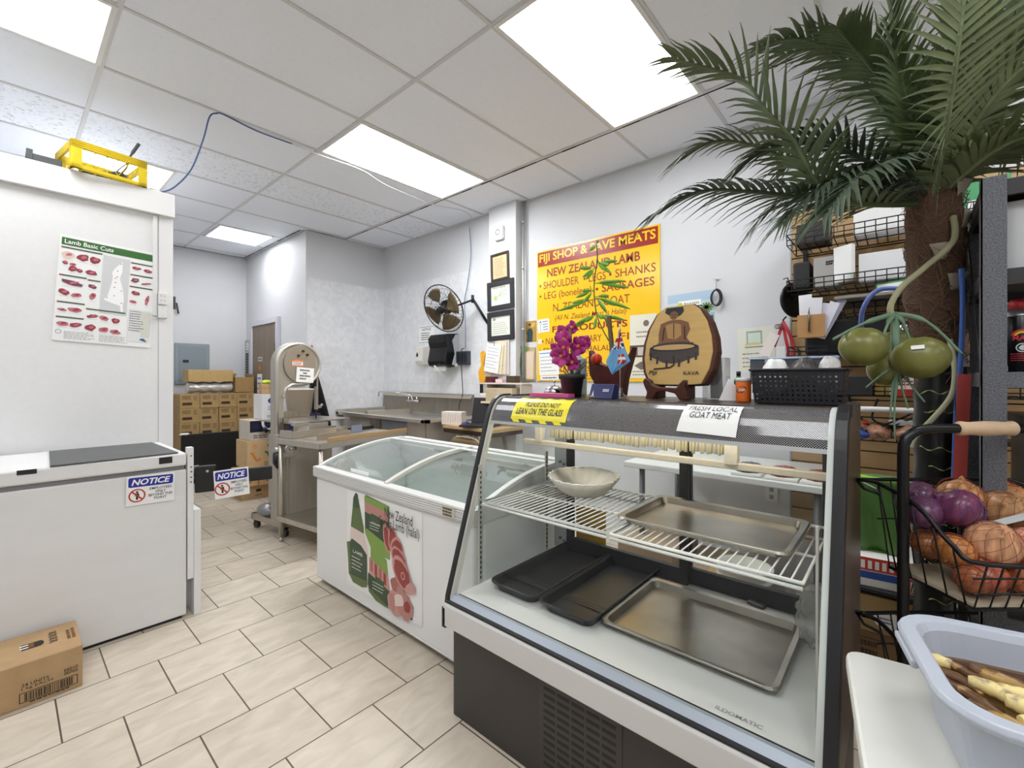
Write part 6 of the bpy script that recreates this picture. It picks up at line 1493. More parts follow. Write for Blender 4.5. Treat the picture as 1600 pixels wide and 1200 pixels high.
wshelf_wall('low lipped black wire shelf under the grey shelf board on the slat wall', .34, -.75, 1.63, .30, .06)
wshelf_wall('black wire shelf under the dark printer on the slat wall', .50, -.75, 1.405, .36, .05)
wshelf_wall('black wire shelf behind the coconuts holding cards and a black box', .30, -.75, 1.185, .42, .05)
wshelf_wall('black wire shelf with brown snack bags on the slat wall', .30, -.75, .955, .42, .05)
wshelf_wall('lowest black wire shelf with the red cartons on the slat wall', .30, -.75, .33, .50, .05)
def bx(name, label, cat, c, sz, rz, mat, prn=None, pm=None, bevel=.003):
    """box thing; c is the centre of its base, sz = width (to the right), depth, height; faces the room"""
    t = T(name, label, cat, c, rz)
    obj('box', MB().box(-sz[0] / 2, sz[0] / 2, -sz[1] / 2, sz[1] / 2, 0, sz[2]), mat, t, bevel)
    if prn:
        q = MB(); q.xf = Matrix.Translation((-sz[0] / 2, -sz[1] / 2 - .0003, 0)); prn(q, sz[0], sz[2]); obj('printing', q, pm, t, recalc=False)
    return t
XS_ = 3.19
bx('black_pouch', 'black cloth pouch at the left end of the second wire shelf', 'pouch', (XS_, .455, 1.8035), (.085, .16, .16), -90, BLACKM, bevel=.012)
bx('grey_box', 'grey box with small print beside the black pouch on the wire shelf', 'box', (XS_, .335, 1.8035), (.12, .16, .17), -90, m(166, 164, 160, .5), lambda q, a, h: q.scrib(a * .5, h * .7, a * .3, h * .15, 2, 0, 1, 2, .25), [INK])
bx('white_card_box', 'white card box tilted forward on the second wire shelf', 'box', (3.10, .25, 1.815), (.10, .03, .20), -120, PAPER)
bx('long_white_box', 'long white box lying across the second wire shelf', 'box', (XS_ - .02, .045, 1.8035), (.28, .17, .15), -90, m(228, 228, 230, .5))
b = MB(); b.tube([(0, 0, 0), (0, 0, .20)], [.05, .05], 18); solo('paper_roll', b, m(222, 216, 226, .6), 'white paper roll standing at the right end of the second wire shelf', 'roll', (XS_ - .05, -.16, 1.8035))
bx('green_pack', 'green and white pack behind the palm trunk on the top wire shelf', 'pack', (XS_, -.30, 2.0635), (.16, .14, .18), -90, m(70, 150, 100, .5), lambda q, a, h: q.r2(a * .1, h * .1, a * .9, h * .45, 0, 1), [PAPER])
bx('white_pack', 'white pack among the leaves on the top wire shelf', 'pack', (XS_, .08, 2.0635), (.26, .16, .14), -90, PAPER)
bx('dark_pack', 'dark pack at the left end of the top wire shelf', 'pack', (XS_, .40, 2.0635), (.16, .16, .12), -90, m(50, 46, 44, .5))
b = MB(); b.box(-.30, .30, -.20, .20, 0, .016); solo('grey_board', b, m(146, 142, 134, .5), 'flat grey board laid on the lipped wire shelf', 'board', (3.13, -.02, 1.697), -90, bevel=.002)
bx('green_edged_box', 'white box with green edges on the flat grey board', 'box', (3.13, .02, 1.714), (.15, .14, .07), -110, m(232, 236, 230, .5), lambda q, a, h: (q.r2(0, 0, a, h * .12, 0, 1), q.r2(0, h * .88, a, h, 0, 1), q.r2(0, 0, a * .05, h, 0, 1), q.r2(a * .95, 0, a, h, 0, 1)), [m(62, 140, 78, .5)])
bx('small_white_box', 'small white box beside the green edged box on the board', 'box', (3.13, -.14, 1.714), (.07, .10, .12), -90, PAPER)
pr_ = bx('receipt_printer', 'black printer box behind the kraft paper holder on the slat wall', 'printer', (3.165, .245, 1.4095), (.36, .30, .19), -90, m(34, 34, 36, .5), bevel=.012)
kh = T('kraft_holder', 'kraft box holding white papers with a clipped pen, right of the wall', 'paper holder', (2.953, .383, 1.501), -90)
b = MB(); b.box(-.063, .063, -.032, -.027, 0, .125); b.box(-.063, .063, .027, .032, 0, .125); b.box(-.063, -.058, -.027, .027, 0, .125); b.box(.058, .063, -.027, .027, 0, .125); b.box(-.063, .063, -.027, .027, 0, .004)
obj('box', b, m(188, 142, 92, .7, 0, .04, 30), kh, .0015)
q = MB(); q.box(-.02, .02, .032, .058, .02, .11); obj('mount', q, BLACKM, kh)
for i, (x, y, W, Hh, tl__) in enumerate(((-.055, .012, .062, .235, -2), (-.048, -.012, .085, .215, 4), (.0, .0, .05, .19, 16), (.012, -.016, .045, .20, 22), (.022, .014, .04, .225, 26))):
    q = MB(); q.xf = Matrix.Translation((x, y, .006)) @ Matrix.Rotation(R(tl__), 4, 'Y'); q.box(0, W, -.003, .003, 0, Hh); obj('paper', q, m(236 - 3 * i, 236 - 3 * i, 240, .7), kh)
q = MB(); q.tube([(-.008, -.037, .03), (-.008, -.037, .14)], [.004, .0045], 8); q.tube([(-.008, -.037, .14), (-.006, -.034, .165)], [.003, .001], 6); obj('pen', q, m(96, 96, 96, .3, .8), kh)
bp = T('black_plate', 'round black dish hanging edge on at the left of the slat wall', 'dish', (3.28, .54, 1.765), -35)
q = MB(); q.xf = Matrix.Rotation(R(90), 4, 'X'); q.lathe([(0, .012), (.05, .012), (.062, .03), (.095, .034), (.108, .03), (.11, .034), (.096, .042), (.06, .038), (.0, .02)], 30); obj('dish', q, m(26, 25, 25, .3), bp)
q = MB(); q.tube([(0, 0, .108), (0, .02, .15), (.01, .06, .15)], .004, 6); obj('hook', q, DKWIRE, bp)
rl = T('red_lanyard', 'red straps with keys and a white tag hanging on the wall end', 'lanyard', (3.345, .585, 1.64), -90)
for pts in ([(0, -.02, 0), (.015, -.035, -.10), (.03, -.03, -.20), (.01, -.03, -.28)], [(0, -.02, 0), (-.02, -.04, -.08), (-.05, -.035, -.16)], [(0, -.02, 0), (.03, -.045, -.06), (.055, -.035, -.15), (.05, -.03, -.25)]):
    q = MB(); s_ = spl(pts, 6)
    for a_, b_ in zip(s_, s_[1:]): q.bar(a_, b_, .018, .003, (0, 1, 0))
    obj('strap', q, m(184, 36, 44, .6), rl)
q = MB(); q.tube([(0, .02, .0), (0, -.03, .01), (.02, -.04, .03)], .005, 6); obj('hook', q, BLACKM, rl)
q = MB(); q.xf = Matrix.Translation((-.13, -.05, -.20)) @ Matrix.Rotation(R(24), 4, 'Y'); q.box(0, .06, -.002, 0, 0, .15); obj('white_tag', q, m(236, 226, 220, .6), rl)
q = MB(); q.box(-.035, .02, -.05, -.04, -.28, -.16); obj('white_pouch', q, m(226, 224, 226, .5), rl, .004)
q = MB(); q.box(-.06, -.025, -.065, -.05, -.30, -.24); obj('red_fob', q, m(214, 60, 44, .4), rl, .004)
q = MB()
for i in range(4): q.tube([(-.03 + .008 * i + .014 * math.cos(a_ / 12 * 6.28), -.045 - .003 * i, -.03 + .014 * math.sin(a_ / 12 * 6.28)) for a_ in range(12)], .0018, 4, closed=True)
obj('key_ring', q, m(120, 110, 100, .3, .9), rl)
cs = T('display_screen', 'dark flat screen case with a pale blue top edge behind the black basket', 'screen', (2.97, .39, 1.24), -90)
obj('case', MB().box(-.30, .12, -.03, .03, 0, .145), m(78, 80, 86, .4), cs, .004); obj('top_edge', MB().box(-.31, .13, -.035, .035, .146, .158), m(176, 192, 220, .4), cs, .003); obj('post', MB().box(-.22, -.16, -.034, -.031, .0, .145), m(176, 178, 182, .4), cs)
obj('stand', MB().box(-.28, .10, -.06, .10, -.05, -.001), m(60, 60, 62, .5), cs)
bh = MB(); bh.tube(spl([(3.03, .16, 1.425), (2.90, .165, 1.50), (2.80, .15, 1.62), (2.80, .10, 1.70), (2.82, .02, 1.705), (2.92, -.06, 1.69), (3.08, -.08, 1.655)], 8), .011, 8)
solo('blue_hose', bh, m(92, 112, 176, .4), 'blue hose arching in front of the slat wall above the coconuts', 'hose')
sc_ = T('metal_scoop', 'shiny metal scoop hanging on the wire shelf behind the coconuts', 'scoop', (2.98, -.0, 1.42), -90)
q = MB(); q.ell((0, 0, .08), (.035, .02, .055), 14, 8); q.tube([(0, 0, .13), (.02, .0, .20)], .007, 8); obj('bowl', q, CHROME, sc_)
bx('white_label_box', 'white and lilac label box beside the metal scoop', 'box', (3.05, -.12, 1.4085), (.13, .10, .15), -90, m(206, 200, 216, .5), lambda q, a, h: q.scrib(a * .1, h * .3, a * .8, h * .3, 3, 0, 1, 2, .12), [m(110, 100, 150, .6)])
# middle shelf items
bx('black_tray_box', 'low black box on the wire shelf right of the basket', 'box', (3.02, .22, 1.1885), (.20, .26, .10), -90, m(40, 40, 42, .5), bevel=.005)
bx('yellow_box', 'little yellow and silver box behind the low black box', 'box', (3.10, .085, 1.1885), (.06, .10, .16), -90, m(206, 180, 96, .4))
bx('red_card_pack', 'pack of red and white cards under the coconuts', 'cards', (3.0, -.03, 1.1885), (.16, .20, .10), -84, m(226, 214, 206, .5), lambda q, a, h: (q.r2(0, 0, a, h * .35, 0, 1), q.scrib(a * .1, h * .5, a * .7, h * .3, 2, 0, 1, 3, .15)), [m(160, 50, 44, .5)])
wp_ = T('white_rail', 'white plastic rail with an end cap under the wire shelf', 'rail', (2.90, .24, 1.12), -90)
obj('rail', MB().tube([(0, 0, 0), (.30, 0, 0)], .014, 10), m(222, 222, 220, .4), wp_); obj('end_tee', MB().tube([(.02, 0, .0), (.02, 0, -.08)], .016, 10), m(222, 222, 220, .4), wp_)
q = MB(); q.tube([(.02, 0, .0), (.02, .0, .06)], .006, 6); q.tube([(.28, 0, 0), (.28, 0, .065)], .006, 6); obj('hanger', q, DKWIRE, wp_)
bx('power_adapter', 'white power adapter dangling below the white rail', 'adapter', (2.97, .0, 1.03), (.11, .05, .035), -96, PAPER)
q = MB()
for i, pts in enumerate(([(2.95, .22, 1.17), (2.94, .16, 1.06), (2.95, .08, 1.02), (2.95, -.06, 1.10), (2.95, -.16, 1.17)], [(2.92, .20, .985), (2.92, .10, 1.03), (2.93, .0, 1.085), (2.95, -.12, 1.17)], [(2.96, .10, 1.17), (2.94, .12, 1.07), (2.93, .05, 1.04), (2.94, -.06, 1.045), (2.95, -.16, 1.09)])): q.tube(spl(pts, 6), .005, 6)
solo('black_wires', q, BLACK, 'black wires looping under the shelf behind the palm trunk', 'wires')
for i, (y, x, c, lb) in enumerate(((.19, 2.98, (48, 84, 170), 'blue snack bag at the left of the snack shelf'), (.10, 3.0, (166, 120, 96), 'pinkish brown bag of snacks in the middle of the snack shelf'), (-.02, 2.98, (150, 112, 90), 'brown bag of snacks right of the middle of the snack shelf'), (-.13, 2.98, (186, 160, 146), 'pale bag of snacks by the palm trunk on the snack shelf'))):
    lump('snack_bag', lb, 'snack bag', (x, y, .9585), (.15, .062, .045 if i else .03), m(*c, .25, 0, .35, 60), 20 + i, .25)
b = MB(); b.ell((0, 0, .014), (.02, .012, .014), 8, 6); solo('bottle_cap', b, m(206, 50, 46, .4), 'small red cap lying on the snack bags', 'cap', (2.93, .15, 1.035))
bx('foam_block', 'white foam block on the lower wire shelf behind the green bag', 'block', (3.13, .08, .3335), (.34, .16, .40), -90, m(214, 214, 212, .6))
gb_ = T('green_bag', 'green reusable shopping bag standing beside the deli case', 'bag', (2.62, .10, .50), -84)
def gbag(u, v):
    x = (u - .5) * .20 * (1 + .25 * v); return (x, -.045 - .02 * math.sin(u * 9 + v * 3) * (1 - .4 * v), .33 * v)
def gbag2(u, v):
    x = (u - .5) * .20 * (1 + .25 * v); return (x, .045 + .015 * math.sin(u * 7 + v * 4), .33 * v)
q = MB(); q.grid(gbag, 12, 10); q.grid(gbag2, 12, 10); q.box(-.10, .10, -.045, .045, 0, .004)
q.grid(lambda u, v: (-.10 - .025 * v, -.05 + .10 * u, .33 * v), 4, 8); q.grid(lambda u, v: (.10 + .025 * v - .03 * math.sin(u * 3.14) * v, -.05 + .10 * u, .33 * v), 6, 8)
o = obj('body', q, m(78, 118, 54, .5, 0, .12, 8), gb_, recalc=False); o.modifiers.new('s', 'SOLIDIFY').thickness = .002
q = MB(); q.tube(spl([(-.12, -.05, .33), (-.06, -.075, .335), (.0, -.06, .328), (.06, -.07, .33), (.12, -.05, .325)]), .010, 8); obj('hem', q, m(150, 206, 70, .5), gb_)
q = MB(); q.bar((-.06, -.075, .32), (.0, -.075, .29), .014, .002); q.bar((-.12, -.06, .0), (-.12, -.06, .32), .006, .004); obj('trim_tape', q, m(222, 222, 216, .5), gb_)
bs = T('low_bench', 'low black bench carrying the green bag and red cartons', 'bench', (2.62, .06, 0), -90)
obj('top', MB().box(-.17, .36, -.16, .16, .355, .372), BLACKM, bs, .003)
for x, y in ((-.158, -.15), (.35, -.15), (-.158, .15), (.35, .15)): obj('leg', MB().box(x - .01, x + .01, y - .01, y + .01, 0, .355), BLACKM, bs)
def prn_red(q, a, h): q.r2(0, h * .55, a, h, 1, 1); q.r2(0, h * .28, a, h * .52, 2, 1); [q.r2(a * (.04 + i * .1), h * .62, a * (.10 + i * .1), h * .9, 0, 2) for i in range(9)]; q.r2(a * .62, h * .05, a * .95, h * .5, 1, 3); q.r2(a * .72, h * .1, a * .86, h * .44, 0, 4); [q.l2((a * (.73 + .03 * i), h * .12), (a * (.75 + .03 * i), h * .42), .004, 3, 5) for i in range(4)]
bx('red_carton', 'red blue and white printed carton under the green bag', 'carton', (2.62, .045, .3725), (.24, .26, .126), -84, m(236, 232, 228, .5), prn_red, [m(240, 238, 234, .5), m(206, 62, 48, .5), m(46, 80, 160, .5), INK])
bx('white_flat_carton', 'white flat carton right of the red printed carton', 'carton', (2.60, -.16, .3725), (.14, .24, .10), -80, m(226, 222, 216, .5), lambda q, a, h: (q.scrib(a * .1, h * .2, a * .8, h * .6, 3, 1, 1, 3, .15), q.r2(a * .6, h * .2, a * .9, h * .6, 2, 2)), [PAPER, m(150, 80, 70, .5), m(70, 110, 190, .5)])
bx('brown_case', 'brown carton behind the white flat carton on the low shelf', 'carton', (3.13, -.22, .3335), (.30, .26, .30), -90, m(120, 98, 72, .7))
bx('tan_carton', 'tan carton with a round white label on the floor under the low bench', 'carton', (2.58, .07, .185), (.19, .22, .155), -86, m(160, 130, 86, .7), lambda q, a, h: (q.e2(a * .55, h * .42, a * .24, h * .26, 0, 1, 20), q.scrib(a * .42, h * .3, a * .26, h * .2, 2, 1, 2, 3, .14)), [PAPER, m(90, 100, 150, .6)])
bx('storage_carton', 'brown lined carton on the floor below the tan carton', 'carton', (2.60, .02, .0), (.34, .24, .182), -88, m(126, 98, 66, .7), lambda q, a, h: (q.scrib(a * .1, h * .2, a * .25, h * .6, 3, 0, 1, 3, .2), q.r2(a * .5, 0, a * .51, h, 0, 1), q.r2(0, h * .82, a, h * .84, 0, 1)), [m(70, 50, 34, .7)])
# ---------------------------------------------------------------- palm
pl = T('artificial_palm', 'tall artificial palm with a hairy trunk and broad drooping leaves', 'palm', (2.063, -.078, 0))
g = random.Random(11)
FIB = m(96, 72, 56, .9, 0, .35, 60, .8, (1, 1, 4))
def trunk(a, i): return 1 + .10 * math.sin(5 * a + i * 1.9) + .05 * math.sin(11 * a + i)
q = MB(); q.lathe([(.055, 1.315), (.068, 1.38), (.064, 1.46), (.074, 1.55), (.068, 1.64), (.076, 1.72), (.070, 1.80), (.07, 1.87), (.04, 1.93), (0, 1.95)], 28, c=(0, 0, 0), wob=trunk); obj('fibre_trunk', q, FIB, pl)
q = MB()
for i in range(420):
    z0 = g.uniform(1.32, 1.90); a0 = g.uniform(0, 6.283); r0 = .064; tw = g.uniform(-.9, .9); up_ = g.uniform(-.10, .12)
    p0 = (r0 * math.cos(a0), r0 * math.sin(a0), z0); p1 = ((r0 + g.uniform(.006, .022)) * math.cos(a0 + tw * .5), (r0 + .014) * math.sin(a0 + tw * .5), z0 + up_ * .5); p2 = ((r0 + g.uniform(-.004, .03)) * math.cos(a0 + tw), (r0 + g.uniform(-.004, .03)) * math.sin(a0 + tw), z0 + up_)
    q.tube([p0, p1, p2], [.0016, .0014, .0008], 4, caps=False)
obj('fibre_strand', q, m(120, 92, 72, .9), pl)
for i in range(4):
    q = MB(); a0 = R(g.uniform(150, 260)); z0 = 1.86 - .10 * i; q.grid(lambda u, v: ((.074 + .02 * v) * math.cos(a0 + (u - .5) * (.3 + .4 * v)), (.074 + .02 * v) * math.sin(a0 + (u - .5) * (.3 + .4 * v)), z0 + .05 * v), 5, 5)
    o = obj('husk_scale', q, m(168, 158, 142, .6), pl, recalc=False); o.modifiers.new('s', 'SOLIDIFY').thickness = .001
WR_ = m(30, 32, 30, .3, 0, .3, 30)
q = MB(); prof = []
for i in range(40):
    z_ = .12 + i * .0307; prof.append((.052 + (.004 if i % 3 == 0 else 0), z_))
q.lathe(prof, 28); obj('wrapped_trunk', q, WR_, pl)
q = MB()
for i in range(12):
    q = MB(); zz = .55 + i * .062; a0 = R(150 + g.uniform(-15, 15)); q.tube([(.0565 * math.cos(a0 + k * .12), .0565 * math.sin(a0 + k * .12), zz + .006 * math.sin(k * .8 + i)) for k in range(14)], [.0018 + .0012 * math.sin(k * 1.7 + i) for k in range(14)], 4)
    obj('yellow_scuff', q, m(150, 158, 92, .7), pl)
obj('pot', MB().lathe([(.11, 0), (.135, .10), (.14, .115), (.13, .12), (.06, .118), (0, .118)], 28), m(40, 36, 34, .5), pl)
LFM = m(84, 98, 64, .5, 0, .35, 9); LFM2 = m(128, 140, 102, .5, 0, .25, 9); LFM3 = m(66, 80, 60, .5, 0, .35, 9)
def frond(pts, ll, n, mat, droop=.35, seed=0, up=(0, 0, 1), spread=65, lw=.0082, t0=.14):
    g = random.Random(seed); S_ = spl([Vector(p) - Vector((2.063, -.078, 0)) for p in pts], 10); q = MB()
    cu = [0.0]
    for a_, b_ in zip(S_, S_[1:]): cu.append(cu[-1] + (b_ - a_).length)
    tot = cu[-1]
    def at(s):
        for i in range(len(cu) - 1):
            if s <= cu[i + 1] or i == len(cu) - 2:
                t_ = (s - cu[i]) / max(1e-6, cu[i + 1] - cu[i]); return S_[i].lerp(S_[i + 1], t_), (S_[i + 1] - S_[i]).normalized()
    q.tube(S_, [.0085 * (1 - .8 * i / len(S_)) + .0008 for i in range(len(S_))], 6)
    U = Vector(up)
    for i in range(n):
        t_ = t0 + (1 - t0) * i / (n - 1); p, d = at(t_ * tot)
        side = d.cross(U); side = side.normalized() if side.length > .05 else d.orthogonal().normalized()
        nrm = side.cross(d).normalized()
        L_ = ll * (math.sin(math.pi * min(1, .22 + .70 * t_)) ** .6) * g.uniform(.9, 1.08)
        ang = R(spread - 38 * t_ + g.uniform(-5, 5))
        for sg in (-1, 1):
            dr = (d * math.cos(ang) + side * sg * math.sin(ang) + nrm * .22).normalized()
            m_ = 5; vs = []
            wdir = dr.cross(nrm).normalized()
            for k in range(m_ + 1):
                u = k / m_; w_ = lw * (.55 + .45 * math.sin(math.pi * min(1, u * 1.3 + .15))) * (1 - u ** 3) + .0006
                c = p + dr * (L_ * u) + Vector((0, 0, -1)) * (droop * L_ * u * u * g.uniform(.9, 1.1))
                vs += [c - wdir * w_ + nrm * w_ * .35, c, c + wdir * w_ + nrm * w_ * .35]
            fs = []
            for k in range(m_): fs += [(k * 3, k * 3 + 1, k * 3 + 4, k * 3 + 3), (k * 3 + 1, k * 3 + 2, k * 3 + 5, k * 3 + 4)]
            q.add(vs, fs, True)
    return obj('frond', q, mat, pl, recalc=False)
C0 = (2.05, -.07, 1.86)
frond([C0, (1.779, .17, 1.862), (1.654, .268, 2.041), (1.596, .333, 2.136), (1.548, .389, 2.232), (1.411, .545, 2.291)], .27, 34, LFM, .30, 1)
frond([C0, (1.775, .175, 1.858), (1.59, .386, 1.885), (1.487, .503, 1.882), (1.401, .601, 1.81)], .25, 32, LFM3, .45, 2)
frond([C0, (1.963, .188, 1.965), (1.864, .377, 2.119), (1.794, .533, 2.181), (1.702, .637, 2.108)], .24, 28, LFM, .40, 3)
frond([C0, (2.044, .02, 2.301), (1.959, .193, 2.461), (1.903, .332, 2.474)], .28, 28, LFM, .35, 4)
frond([C0, (1.80, -.088, 1.975), (1.66, -.10, 2.075), (1.60, -.108, 2.16), (1.56, -.117, 2.28)], .27, 22, LFM2, .16, 5, up=(-.9, -.45, .3), spread=84, lw=.0068, t0=.34)
frond([C0, (2.031, -.193, 1.982), (2.111, -.284, 2.012), (2.23, -.419, 1.922)], .26, 30, LFM2, .30, 6)
frond([C0, (2.176, -.207, 2.226), (2.29, -.336, 2.419), (2.431, -.498, 2.462)], .28, 28, LFM2, .30, 7)
frond([C0, (2.177, .095, 2.145), (2.186, .237, 2.221), (2.191, .383, 2.173)], .24, 24, LFM3, .4, 8)
frond([C0, (1.85, .0, 1.93), (1.70, .06, 1.90), (1.58, .11, 1.83), (1.50, .16, 1.73)], .20, 26, LFM3, .45, 9, t0=.3)
frond([C0, (1.939, -.012, 2.132), (1.846, .018, 2.303), (1.767, .032, 2.421)], .27, 28, LFM, .3, 10, up=(-.7, -.5, .5))
frond([C0, (1.94, -.20, 1.95), (1.93, -.30, 1.96), (1.96, -.40, 1.88)], .24, 22, LFM2, .5, 11)
frond([C0, (2.17, -.048, 2.174), (2.338, -.088, 2.449), (2.5, -.171, 2.6)], .28, 26, LFM3, .35, 12)
frond([C0, (1.93, .10, 2.02), (1.83, .24, 2.10), (1.74, .38, 2.06), (1.68, .46, 1.97)], .24, 28, LFM3, .45, 13)
frond([C0, (1.99, .05, 2.20), (1.89, .15, 2.36), (1.77, .26, 2.42), (1.66, .36, 2.38)], .26, 30, LFM, .4, 14)
frond([C0, (1.95, -.15, 2.12), (1.90, -.22, 2.28), (1.90, -.30, 2.40)], .26, 26, LFM, .35, 15, up=(-.7, -.3, .6))
frond([C0, (2.06, .06, 1.98), (2.02, .20, 2.02), (1.95, .34, 1.96), (1.90, .42, 1.86)], .22, 24, LFM3, .5, 16)
frond([C0, (1.92, -.14, 2.0), (1.86, -.21, 2.10), (1.84, -.28, 2.14), (1.86, -.36, 2.10)], .26, 26, LFM2, .28, 17, spread=75)
frond([C0, (1.98, -.02, 2.14), (1.88, .06, 2.26), (1.78, .12, 2.33), (1.68, .15, 2.34)], .26, 30, LFM, .35, 18)
frond([C0, (2.02, -.10, 2.15), (1.98, -.16, 2.33), (1.94, -.20, 2.48)], .28, 28, LFM, .3, 19, up=(-.8, -.4, .4), spread=75)
frond([C0, (1.90, .06, 1.90), (1.78, .13, 1.92), (1.66, .20, 1.86), (1.58, .27, 1.76)], .22, 26, LFM3, .5, 20)
frond([C0, (1.98, -.17, 1.95), (1.93, -.27, 1.985), (1.90, -.37, 1.95), (1.89, -.45, 1.88)], .23, 26, LFM2, .30, 21, spread=75)
frond([C0, (1.96, -.13, 2.05), (1.90, -.22, 2.18), (1.87, -.32, 2.22), (1.86, -.42, 2.20)], .25, 26, LFM, .28, 22, spread=75)
# coconuts
cc = T('coconut_bunch', 'bunch of green coconuts hanging from the palm on a curved stalk', 'coconuts', (1.74, .01, 1.36))
def rel(p): return (p[0] - 1.74, p[1] - .01, p[2] - 1.36)
q = MB(); q.tube(spl([rel(p) for p in ((1.99, -.119, 1.79), (1.93, -.115, 1.70), (1.84, -.05, 1.615), (1.775, .005, 1.55), (1.745, .03, 1.49), (1.752, .02, 1.45))], 6), [.0085] * 31, 10); obj('stalk', q, m(166, 162, 128, .6), cc)
q = MB(); ST = m(110, 138, 112, .6)
for e_ in ((1.69, .05, 1.375), (1.60, .155, 1.392), (1.74, -.02, 1.36), (1.735, -.12, 1.345), (1.745, .01, 1.34), (1.75, .03, 1.30)):
    q.tube(spl([rel((1.75, .022, 1.47)), rel(((1.75 + e_[0]) / 2 + .0, (.02 + e_[1]) / 2, 1.44)), rel(e_)], 5), [.008] * 5 + [.004] * 6, 6)
for e_ in ((1.70, .085, 1.25), (1.72, .03, 1.16), (1.72, .02, 1.10), (1.735, -.01, 1.19), (1.74, -.045, 1.21)):
    q.tube(spl([rel((1.735, .012, 1.32)), rel(((1.735 + e_[0]) / 2, (.012 + e_[1]) / 2 + .004, (1.32 + e_[2]) / 2)), rel(e_)], 5), [.005] * 5 + [.0025] * 6, 6)
q.tube([rel((1.75, .018, 1.46)), rel((1.738, .012, 1.31))], .009, 6)
obj('twig', q, ST, cc)
COC = m(118, 118, 58, .32, 0, .22, 5, 0, (1, 5, 1))
nut = lambda a, t: 1 + .03 * math.cos(3 * a)
for (p, r, tl__) in (((1.655, .088, 1.370), (.056, .060, .055), (8, 0, 0)), ((1.717, -.035, 1.336), (.058, .066, .058), (-4, 0, 0)), ((1.80, .018, 1.368), (.05, .05, .055), (0, 0, 0)), ((1.765, .04, 1.305), (.045, .048, .048), (10, 0, 0))):
    o = obj('coconut', MB().ell((0, 0, 0), r, 26, 16, fn=nut), COC, cc); o.location = rel(p); o.rotation_euler = (R(tl__[0]), R(tl__[1]), R(tl__[2]))
o = [c for c in kids(cc) if c.name.startswith('coconut')][1]
q = MB(); q.box(-.0012, .0012, -.014, .014, -.006, .006); s_ = obj('white_label', q, PAPER, o); s_.location = (-.0525, .004, .028); s_.rotation_euler = (0, R(28), 0)
vn = MB(); vn.tube(spl([(1.985, -.11, 1.40), (1.965, -.118, 1.34), (1.955, -.120, 1.28), (1.945, -.11, 1.22), (1.91, -.07, 1.155), (1.88, -.03, 1.10), (1.87, -.015, 1.06)], 6), [.0075] * 37, 8)
solo('palm_stalk', vn, m(170, 168, 138, .6), 'pale curved stalk looping beside the lower palm trunk', 'stalk')
# ---------------------------------------------------------------- grey rack at right edge
HAM = m(104, 106, 112, .55, .2, .45, 260, .5)
rk2 = T('steel_rack', 'grey hammered metal shelving rack at the right edge', 'rack', (1.752, -.158, 0), -90)
def post(x, y, fx_=1):
    q = MB(); q.box(x, x + .048 * fx_, y, y + .003, 0, 1.82); q.box(x, x + .003 * fx_, y, y + .040, 0, 1.82); obj('post', q, HAM, rk2)
post(0, 0); post(0, .42); post(.95, 0, -1); post(.95, .42, -1)
for z_, k in ((1.765, 0), (1.527, 2), (1.253, 1), (.60, 1), (.12, 1)):
    q = MB(); q.box(.0, .95, .004, .016, z_, z_ + .042); q.box(.0, .95, .41, .42, z_, z_ + .042); q.box(.004, .016, .016, .41, z_, z_ + .042); q.box(.934, .946, .016, .41, z_, z_ + .042); obj('beam', q, HAM if k == 1 else m(44, 44, 46, .5), rk2)
    obj('shelf_board', MB().box(.017, .933, .017, .409, z_ + .026, z_ + .040), m(50, 48, 48, .6), rk2)
obj('brace', MB().bar((.004, .03, 1.30), (.004, .40, 1.75), .004, .02), m(40, 40, 42, .5), rk2)
wb2 = bx('white_carton', 'large plain white carton high on the grey rack', 'carton', (1.96, -.52, 1.5675), (.66, .32, .19), -90, m(206, 208, 210, .6))
cn = T('butane_can', 'black aerosol fuel can with a red cap on the grey rack', 'can', (1.885, -.245, 1.2945))
CR = .040
obj('can', MB().lathe([(CR - .002, 0), (CR, .003), (CR, .155), (CR - .003, .160)], 30), m(34, 32, 36, .25, .4), cn); obj('shoulder', MB().lathe([(CR + .0006, .155), (CR + .0006, .160), (.030, .172), (.024, .178), (.0, .179)], 30), m(190, 190, 194, .25, .8), cn)
obj('cap', MB().lathe([(.022, .179), (.022, .195), (.017, .206), (.0, .207)], 20), m(196, 48, 60, .35), cn)
q = MB()
for a0, a1, r_, k in ((20, 160, .024, 0), (25, 155, .019, 1)):
    for i in range(10):
        t0, t1 = R(a0 + (a1 - a0) * i / 10), R(a0 + (a1 - a0) * (i + 1) / 10)
        q.p2([(r_ * math.cos(t0), .095 + r_ * math.sin(t0)), (r_ * math.cos(t1), .095 + r_ * math.sin(t1)), ((r_ - .006) * math.cos(t1), .095 + (r_ - .006) * math.sin(t1)), ((r_ - .006) * math.cos(t0), .095 + (r_ - .006) * math.sin(t0))], k, 1)
q.txt('MAX', -.018, .088, .036, .014, 0, 2, .02); q.ring2(0, .068, .010, .0125, 2, 1, 18); q.e2(0, .068, .007, .007, 2, 1, 8, 0, .3, 1); q.scrib(-.022, .03, .044, .024, 4, 0, 1, 3, .12); q.r2(-.03, .004, .03, .018, 3, 1)
roundlab(q, CR + .0006); obj('label', q, [m(206, 52, 70, .4), m(236, 200, 40, .4), m(220, 224, 226, .4), m(150, 150, 154, .4)], cn, recalc=False); kids(cn)[-1].rotation_euler = (0, 0, R(35))
bb = T('black_bin', 'black ribbed plastic bin on the lower shelf of the grey rack', 'bin', (1.98, -.62, .6405), -90)
b = MB(); b.box(-.36, .36, -.17, .17, 0, .50)
for i in range(8): b.box(-.33 + i * .09, -.30 + i * .09, -.182, -.17, .02, .46)
b.box(-.37, .37, -.19, .19, .50, .53); obj('bin', b, m(24, 24, 26, .4), bb, .006)
